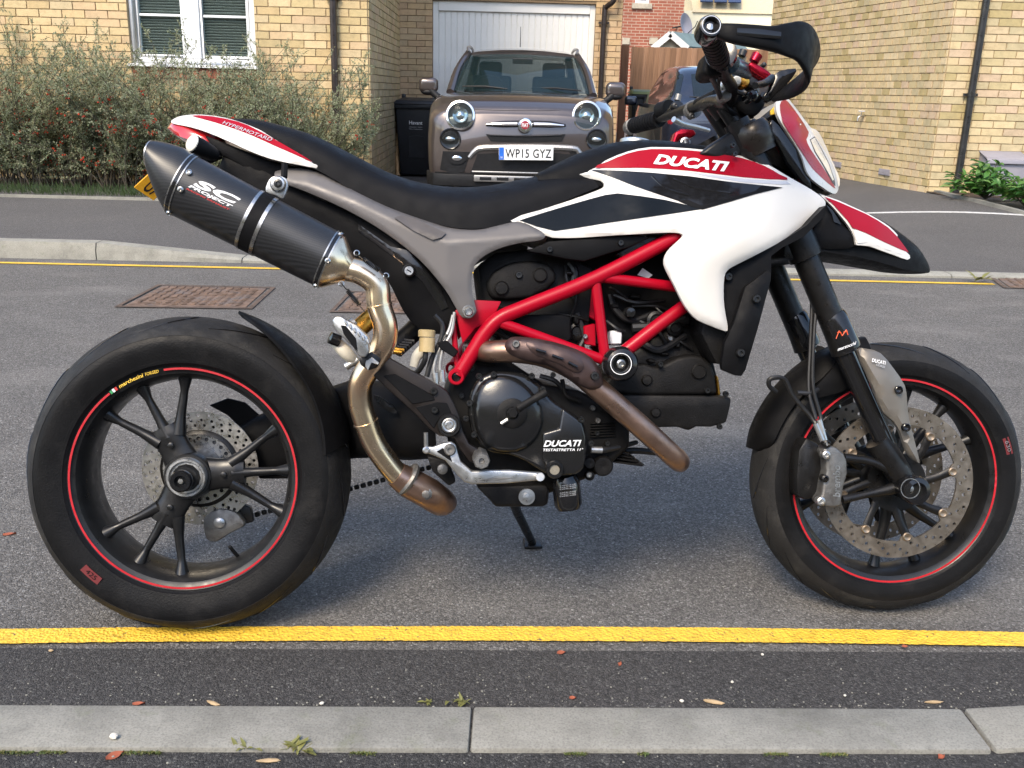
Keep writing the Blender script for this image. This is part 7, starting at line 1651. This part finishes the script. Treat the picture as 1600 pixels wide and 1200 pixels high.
TP('lever_adjuster', [(*c8(870, 305), -.23), (*c8(895, 262), -.23)], [.0095, .0105], 'red_ano', rl, 18, 0)
TP('brake_lever', [(*c8(985, 410), -.24), (*c8(940, 440), -.28), (*c8(900, 450), -.33), (*c8(880, 455), -.37)], [.008, .007, .006, .006], 'black_metal', bike, 10, 4)
for (x, y, r, m_) in ((905, 420, .010, 'black_metal'), (930, 330, .005, 'bolt'), (760, 430, .010, 'cream'), (810, 435, .011, 'gold'), (700, 455, .014, 'alloy'), (690, 520, .012, 'alloy_dirty'), (860, 440, .012, 'black_metal'), (855, 520, .012, 'gloss_black')):
    LT('bar_fitting', *c8(x, y), -.15, [(r, -.02), (r, .006), (r * .7, .010), (0, .011)], m_, bike, 16)
TP('bar_clamp', [(*c8(640, 560), .0), (*c8(690, 640), .0)], [.026, .022], 'black_metal', bike, 18, 0)
PL('instrument_panel', [(740, 470), (830, 480), (920, 500), (960, 560), (900, 640), (830, 650), (760, 600)], -.07, .14, 'matt_black', bike, .01, 2, 0, c8)
for pts in ([(730, 470, -.1), (800, 500, -.08), (900, 480, -.1)], [(745, 600, -.06), (800, 640, -.05), (900, 610, -.06)], [(930, 510, -.1), (880, 560, -.06), (820, 640, -.02)], [(700, 480, -.09), (715, 560, -.06), (760, 640, -.03)]): TP('wiring', [(*c8(x, y), q) for x, y, q in pts], .006, 'hose', bike, 8, 5)
for (x, y, q) in ((530, 545, .10), (480, 645, .12), (380, 580, .2)): LT('clamp_bolt', *c8(x, y), q, [(.007, -.01), (.007, .004), (.003, .005), (0, .003)], 'bolt', bike, 14)
# left-hand cluster
b = MB(); b.tube([P(*c8(290, 615), .29), P(*c8(345, 600), .26)], .022, 18); b.build('switch_housing', 'matt_black', bike)
TP('choke_stub', [(*c8(392, 548), .23), (*c8(402, 510), .23)], [.008, .007], 'alloy_dirty', bike, 10, 0)
TP('bar_clamp', [(*c8(395, 595), .215), (*c8(375, 615), .235)], .018, 'gloss_black', bike, 16, 0)
TP('bar_clamp', [(*c8(500, 600), .13), (*c8(480, 610), .15)], .02, 'alloy_dirty', bike, 16, 0)
TP('clutch_lever', [(*c8(370, 665), .2), (*c8(430, 695), .22), (*c8(520, 715), .25), (*c8(590, 735), .27)], [.007, .006, .005, .005], 'alloy', bike, 10, 4)
TP('wiring', [(*c8(520, 570), .1), (*c8(580, 540), .06), (*c8(640, 510), .02)], .012, 'matt_black', bike, 10, 4)
PL('clutch_reservoir', [(380, 745), (420, 722), (500, 728), (515, 760), (480, 780), (420, 778), (385, 832), (358, 830)], .08, .04, 'red_ano', bike, .006, 3, 1, c8)
TP('ignition_key', [(*c8(440, 785), .0), (*c8(448, 835), .0)], .004, 'steel', bike, 8, 0)
b = MB(); b.lathe(ring_prof([(.008, -.001), (.011, 0), (.008, .001)]), P(*c8(445, 810), -.01), (0, -1, 0), 20); b.build('key_ring', 'steel', bike)
# hand guard
HG = [((1105, 45, -.43), (1112, 38), (1112, 56)), ((1140, 50, -.445), (1140, 37), (1140, 67)), ((1175, 54, -.445), (1175, 39), (1175, 74)), ((1205, 57, -.44), (1205, 41), (1205, 80)), ((1228, 59, -.43), (1230, 36), (1228, 88)), ((1252, 62, -.41), (1252, 33), (1248, 98)), ((1268, 80, -.38), (1268, 42), (1262, 125)), ((1275, 100, -.34), (1278, 62), (1255, 142)), ((1270, 112, -.30), (1280, 85), (1232, 154)), ((1245, 130, -.25), (1270, 105), (1206, 158))]
b = MB(); rs = []
for i, ((u, v, y), t, bt) in enumerate(HG):
    T, B = P(t[0], t[1], y), P(bt[0], bt[1], y); C = (T + B) / 2; U = (T - B) / 2
    j = min(max(i, 1), len(HG) - 2); d = P(*HG[j + 1][0]) - P(*HG[j - 1][0]); w = d.cross(U).normalized() * (.009 if i < 4 else .006)
    rs.append([C + U * math.copysign(abs(math.cos(a)) ** .6, math.cos(a)) + w * math.copysign(abs(math.sin(a)) ** .6, math.sin(a)) for a in [2 * math.pi * k / 20 for k in range(20)]])
fine = []
for i in range(len(rs) - 1):
    for k in range(4):
        t = k / 4; i0, i3 = max(0, i - 1), min(len(rs) - 1, i + 2)
        fine.append([.5 * (2 * b1 + (c1 - a1) * t + (2 * a1 - 5 * b1 + 4 * c1 - d1) * t * t + (3 * b1 - a1 - 3 * c1 + d1) * t ** 3) for a1, b1, c1, d1 in zip(rs[i0], rs[i], rs[i + 1], rs[i3])])
fine.append(rs[-1]); b.rings(fine); hgd = b.build('hand_guard', 'matt_black', bike, smooth=60)
TP('guard_groove', [(*c8(765, 118), -.4545), (*c8(900, 128), -.4545), (*c8(1040, 142), -.452)], [.006, .0075, .006], 'gloss_black', hgd, 10, 3, flat=.3)
PN('guard_blade', [(1000, 400), (1030, 365), (1135, 348), (1120, 395), (1060, 470), (1000, 530), (960, 560), (930, 530), (960, 480)], lambda u, v: -.25, 'gloss_black', hgd, .006, 8, .004, 6, 2, c8)
# ================================================================== head fairing and beak
NYf = tps([(1010, 590, -.105), (1080, 740, -.118), (1150, 850, -.122), (1210, 985, -.122), (1370, 1128, -.05), (1065, 530, -.035), (1110, 560, -.015), (1240, 740, -.006), (1310, 840, -.004), (1390, 1000, -.006), (1402, 1100, -.012), (1150, 700, -.082), (1230, 850, -.080), (1300, 1000, -.075)])
NY = lambda u, v: NYf((u - 960) * 4, (v - 20) * 4)
nf = PN('head_fairing', [(1008, 575), (1030, 540), (1062, 528), (1095, 545), (1150, 615), (1225, 715), (1285, 800), (1345, 905), (1388, 1000), (1402, 1080), (1392, 1122), (1365, 1130), (1300, 1090), (1235, 1040), (1200, 985), (1180, 920), (1150, 855), (1110, 790), (1060, 715), (1020, 640)], NY, 'white_p', bike, .008, 7, .005, 6, 2, c8, mirror=True)
PN('red_graphic', [(1035, 575), (1058, 545), (1085, 555), (1150, 640), (1215, 745), (1200, 790), (1225, 850), (1300, 960), (1350, 1040), (1382, 1098), (1330, 1060), (1240, 975), (1185, 890), (1110, 775), (1052, 680)], NY, 'red_p', nf, .0008, 7, 0, 5, 2, c8, off=-.0014)
lp = PN('headlight_strip', [(1222, 792), (1252, 772), (1296, 850), (1342, 940), (1376, 1040), (1382, 1082), (1362, 1062), (1302, 950), (1252, 868)], NY, 'grey_dark', nf, .001, 7, 0, 5, 1, c8, off=-.0022)
PN('headlight_lens', [(1228, 794), (1253, 780), (1295, 858), (1340, 946), (1373, 1044), (1364, 1048), (1308, 948), (1258, 868)], NY, 'lens_white', lp, .002, 7, .0, 5, 1, c8, off=-.0040)
LF('fairing_back', [((1000, 590), (985, 640), .07), ((1030, 600), (1010, 740), .07), ((1095, 700), (1070, 860), .07), ((1180, 850), (1150, 990), .07), ((1270, 985), (1240, 1070), .06), ((1330, 1080), (1320, 1110), .04)], 'matt_black', bike, 2.4, 16, True, c8)
PL('fairing_stay', [(985, 660), (1030, 700), (1150, 860), (1220, 1010), (1240, 1110), (1180, 1060), (1080, 930), (1010, 800), (960, 720)], -.115, .02, 'gloss_black', bike, .004, 2, 1, c8)
PL('wiring_label', [(1008, 578), (975, 612), (975, 640), (1010, 632)], -.09, .004, 'yellow_ink', bike, .001, 1, 0, c8)
LF('beak', [((560, 40), (505, 340), .10), ((640, 70), (600, 358), .098), ((760, 118), (760, 382), .088), ((880, 178), (900, 418), .072), ((990, 248), (1020, 452), .054), ((1085, 318), (1110, 468), .032), ((1150, 405), (1160, 472), .014), ((1171, 452), (1172, 470), .004)], 'matt_black', bike, 2.6, 16, True, c9)
KYf = tps([(525, 12, -.075), (620, 100, -.098), (720, 215, -.110), (745, 300, -.114), (800, 120, -.072), (930, 200, -.060), (1000, 270, -.050), (1062, 355, -.044), (1040, 395, -.058), (900, 340, -.088), (850, 220, -.086), (650, 60, -.082)])
KY = lambda u, v: KYf((u - 1140) * 3.75, (v - 300) * 3.75)
bk2 = PN('beak_panel', [(522, 8), (560, 22), (640, 50), (720, 86), (800, 122), (870, 160), (935, 202), (985, 252), (1030, 310), (1064, 360), (1060, 378), (1042, 397), (960, 368), (880, 340), (820, 318), (762, 312), (742, 308), (735, 275), (715, 228), (680, 175), (640, 128), (600, 82), (560, 45)], KY, 'white_p', bike, .005, 7, .004, 6, 2, c9, mirror=True)
PN('red_graphic', [(555, 27), (640, 58), (720, 93), (800, 128), (868, 166), (930, 208), (980, 258), (1024, 316), (1050, 354), (1000, 335), (900, 290), (800, 240), (722, 210), (690, 165), (640, 108), (600, 65)], KY, 'red_p', bk2, .0008, 7, 0, 5, 1, c9, off=-.0014)
PN('beak_crease', [(722, 222), (745, 224), (830, 265), (1040, 360), (1030, 372), (900, 330), (830, 292), (765, 300), (750, 300)], KY, 'white_p', bk2, .001, 7, .003, 6, 0, c9, off=-.0025)
PN('beak_side', [(565, 75), (600, 120), (660, 200), (715, 235), (742, 310), (700, 330), (600, 335), (510, 330), (480, 250), (520, 160)], lambda u, v: -.108, 'matt_black', bike, .01, 10, .005, 8, 1, c9, mirror=True)
PN('beak_facet', [(565, 72), (605, 108), (655, 190), (612, 175), (600, 130)], lambda u, v: -.112, 'gloss_black', bike, .003, 10, .001, 8, 0, c9)

# stitched seam round the seat
TP('seat_seam', [(470, 214, -.085), (540, 249, -.100), (610, 283, -.108), (680, 303, -.118), (740, 305, -.122), (800, 296, -.115), (850, 286, -.10)], .0016, 'seat', bike, 6, 6)
# ------------------------------------------------------------------ put every thing's Empty at its base
bpy.context.view_layer.update()
def desc(o):
    for c in o.children: yield c; yield from desc(c)
for o in list(COL.objects):
    if o.type == 'EMPTY' and o.parent is None and o.location.length < 1e-6 and o.children and o.get('kind') != 'structure' and o.rotation_euler.x == 0:
        lo = Vector((1e9,) * 3); hi = -lo
        for c in desc(o):
            if c.type == 'MESH':
                for q in c.bound_box:
                    w = c.matrix_world @ Vector(q); lo = Vector([min(a, c_) for a, c_ in zip(lo, w)]); hi = Vector([max(a, c_) for a, c_ in zip(hi, w)])
        loc = Vector(((lo.x + hi.x) / 2, (lo.y + hi.y) / 2, lo.z)); o.location = loc
        for c in o.children: c.matrix_parent_inverse = Matrix.Translation(-loc)
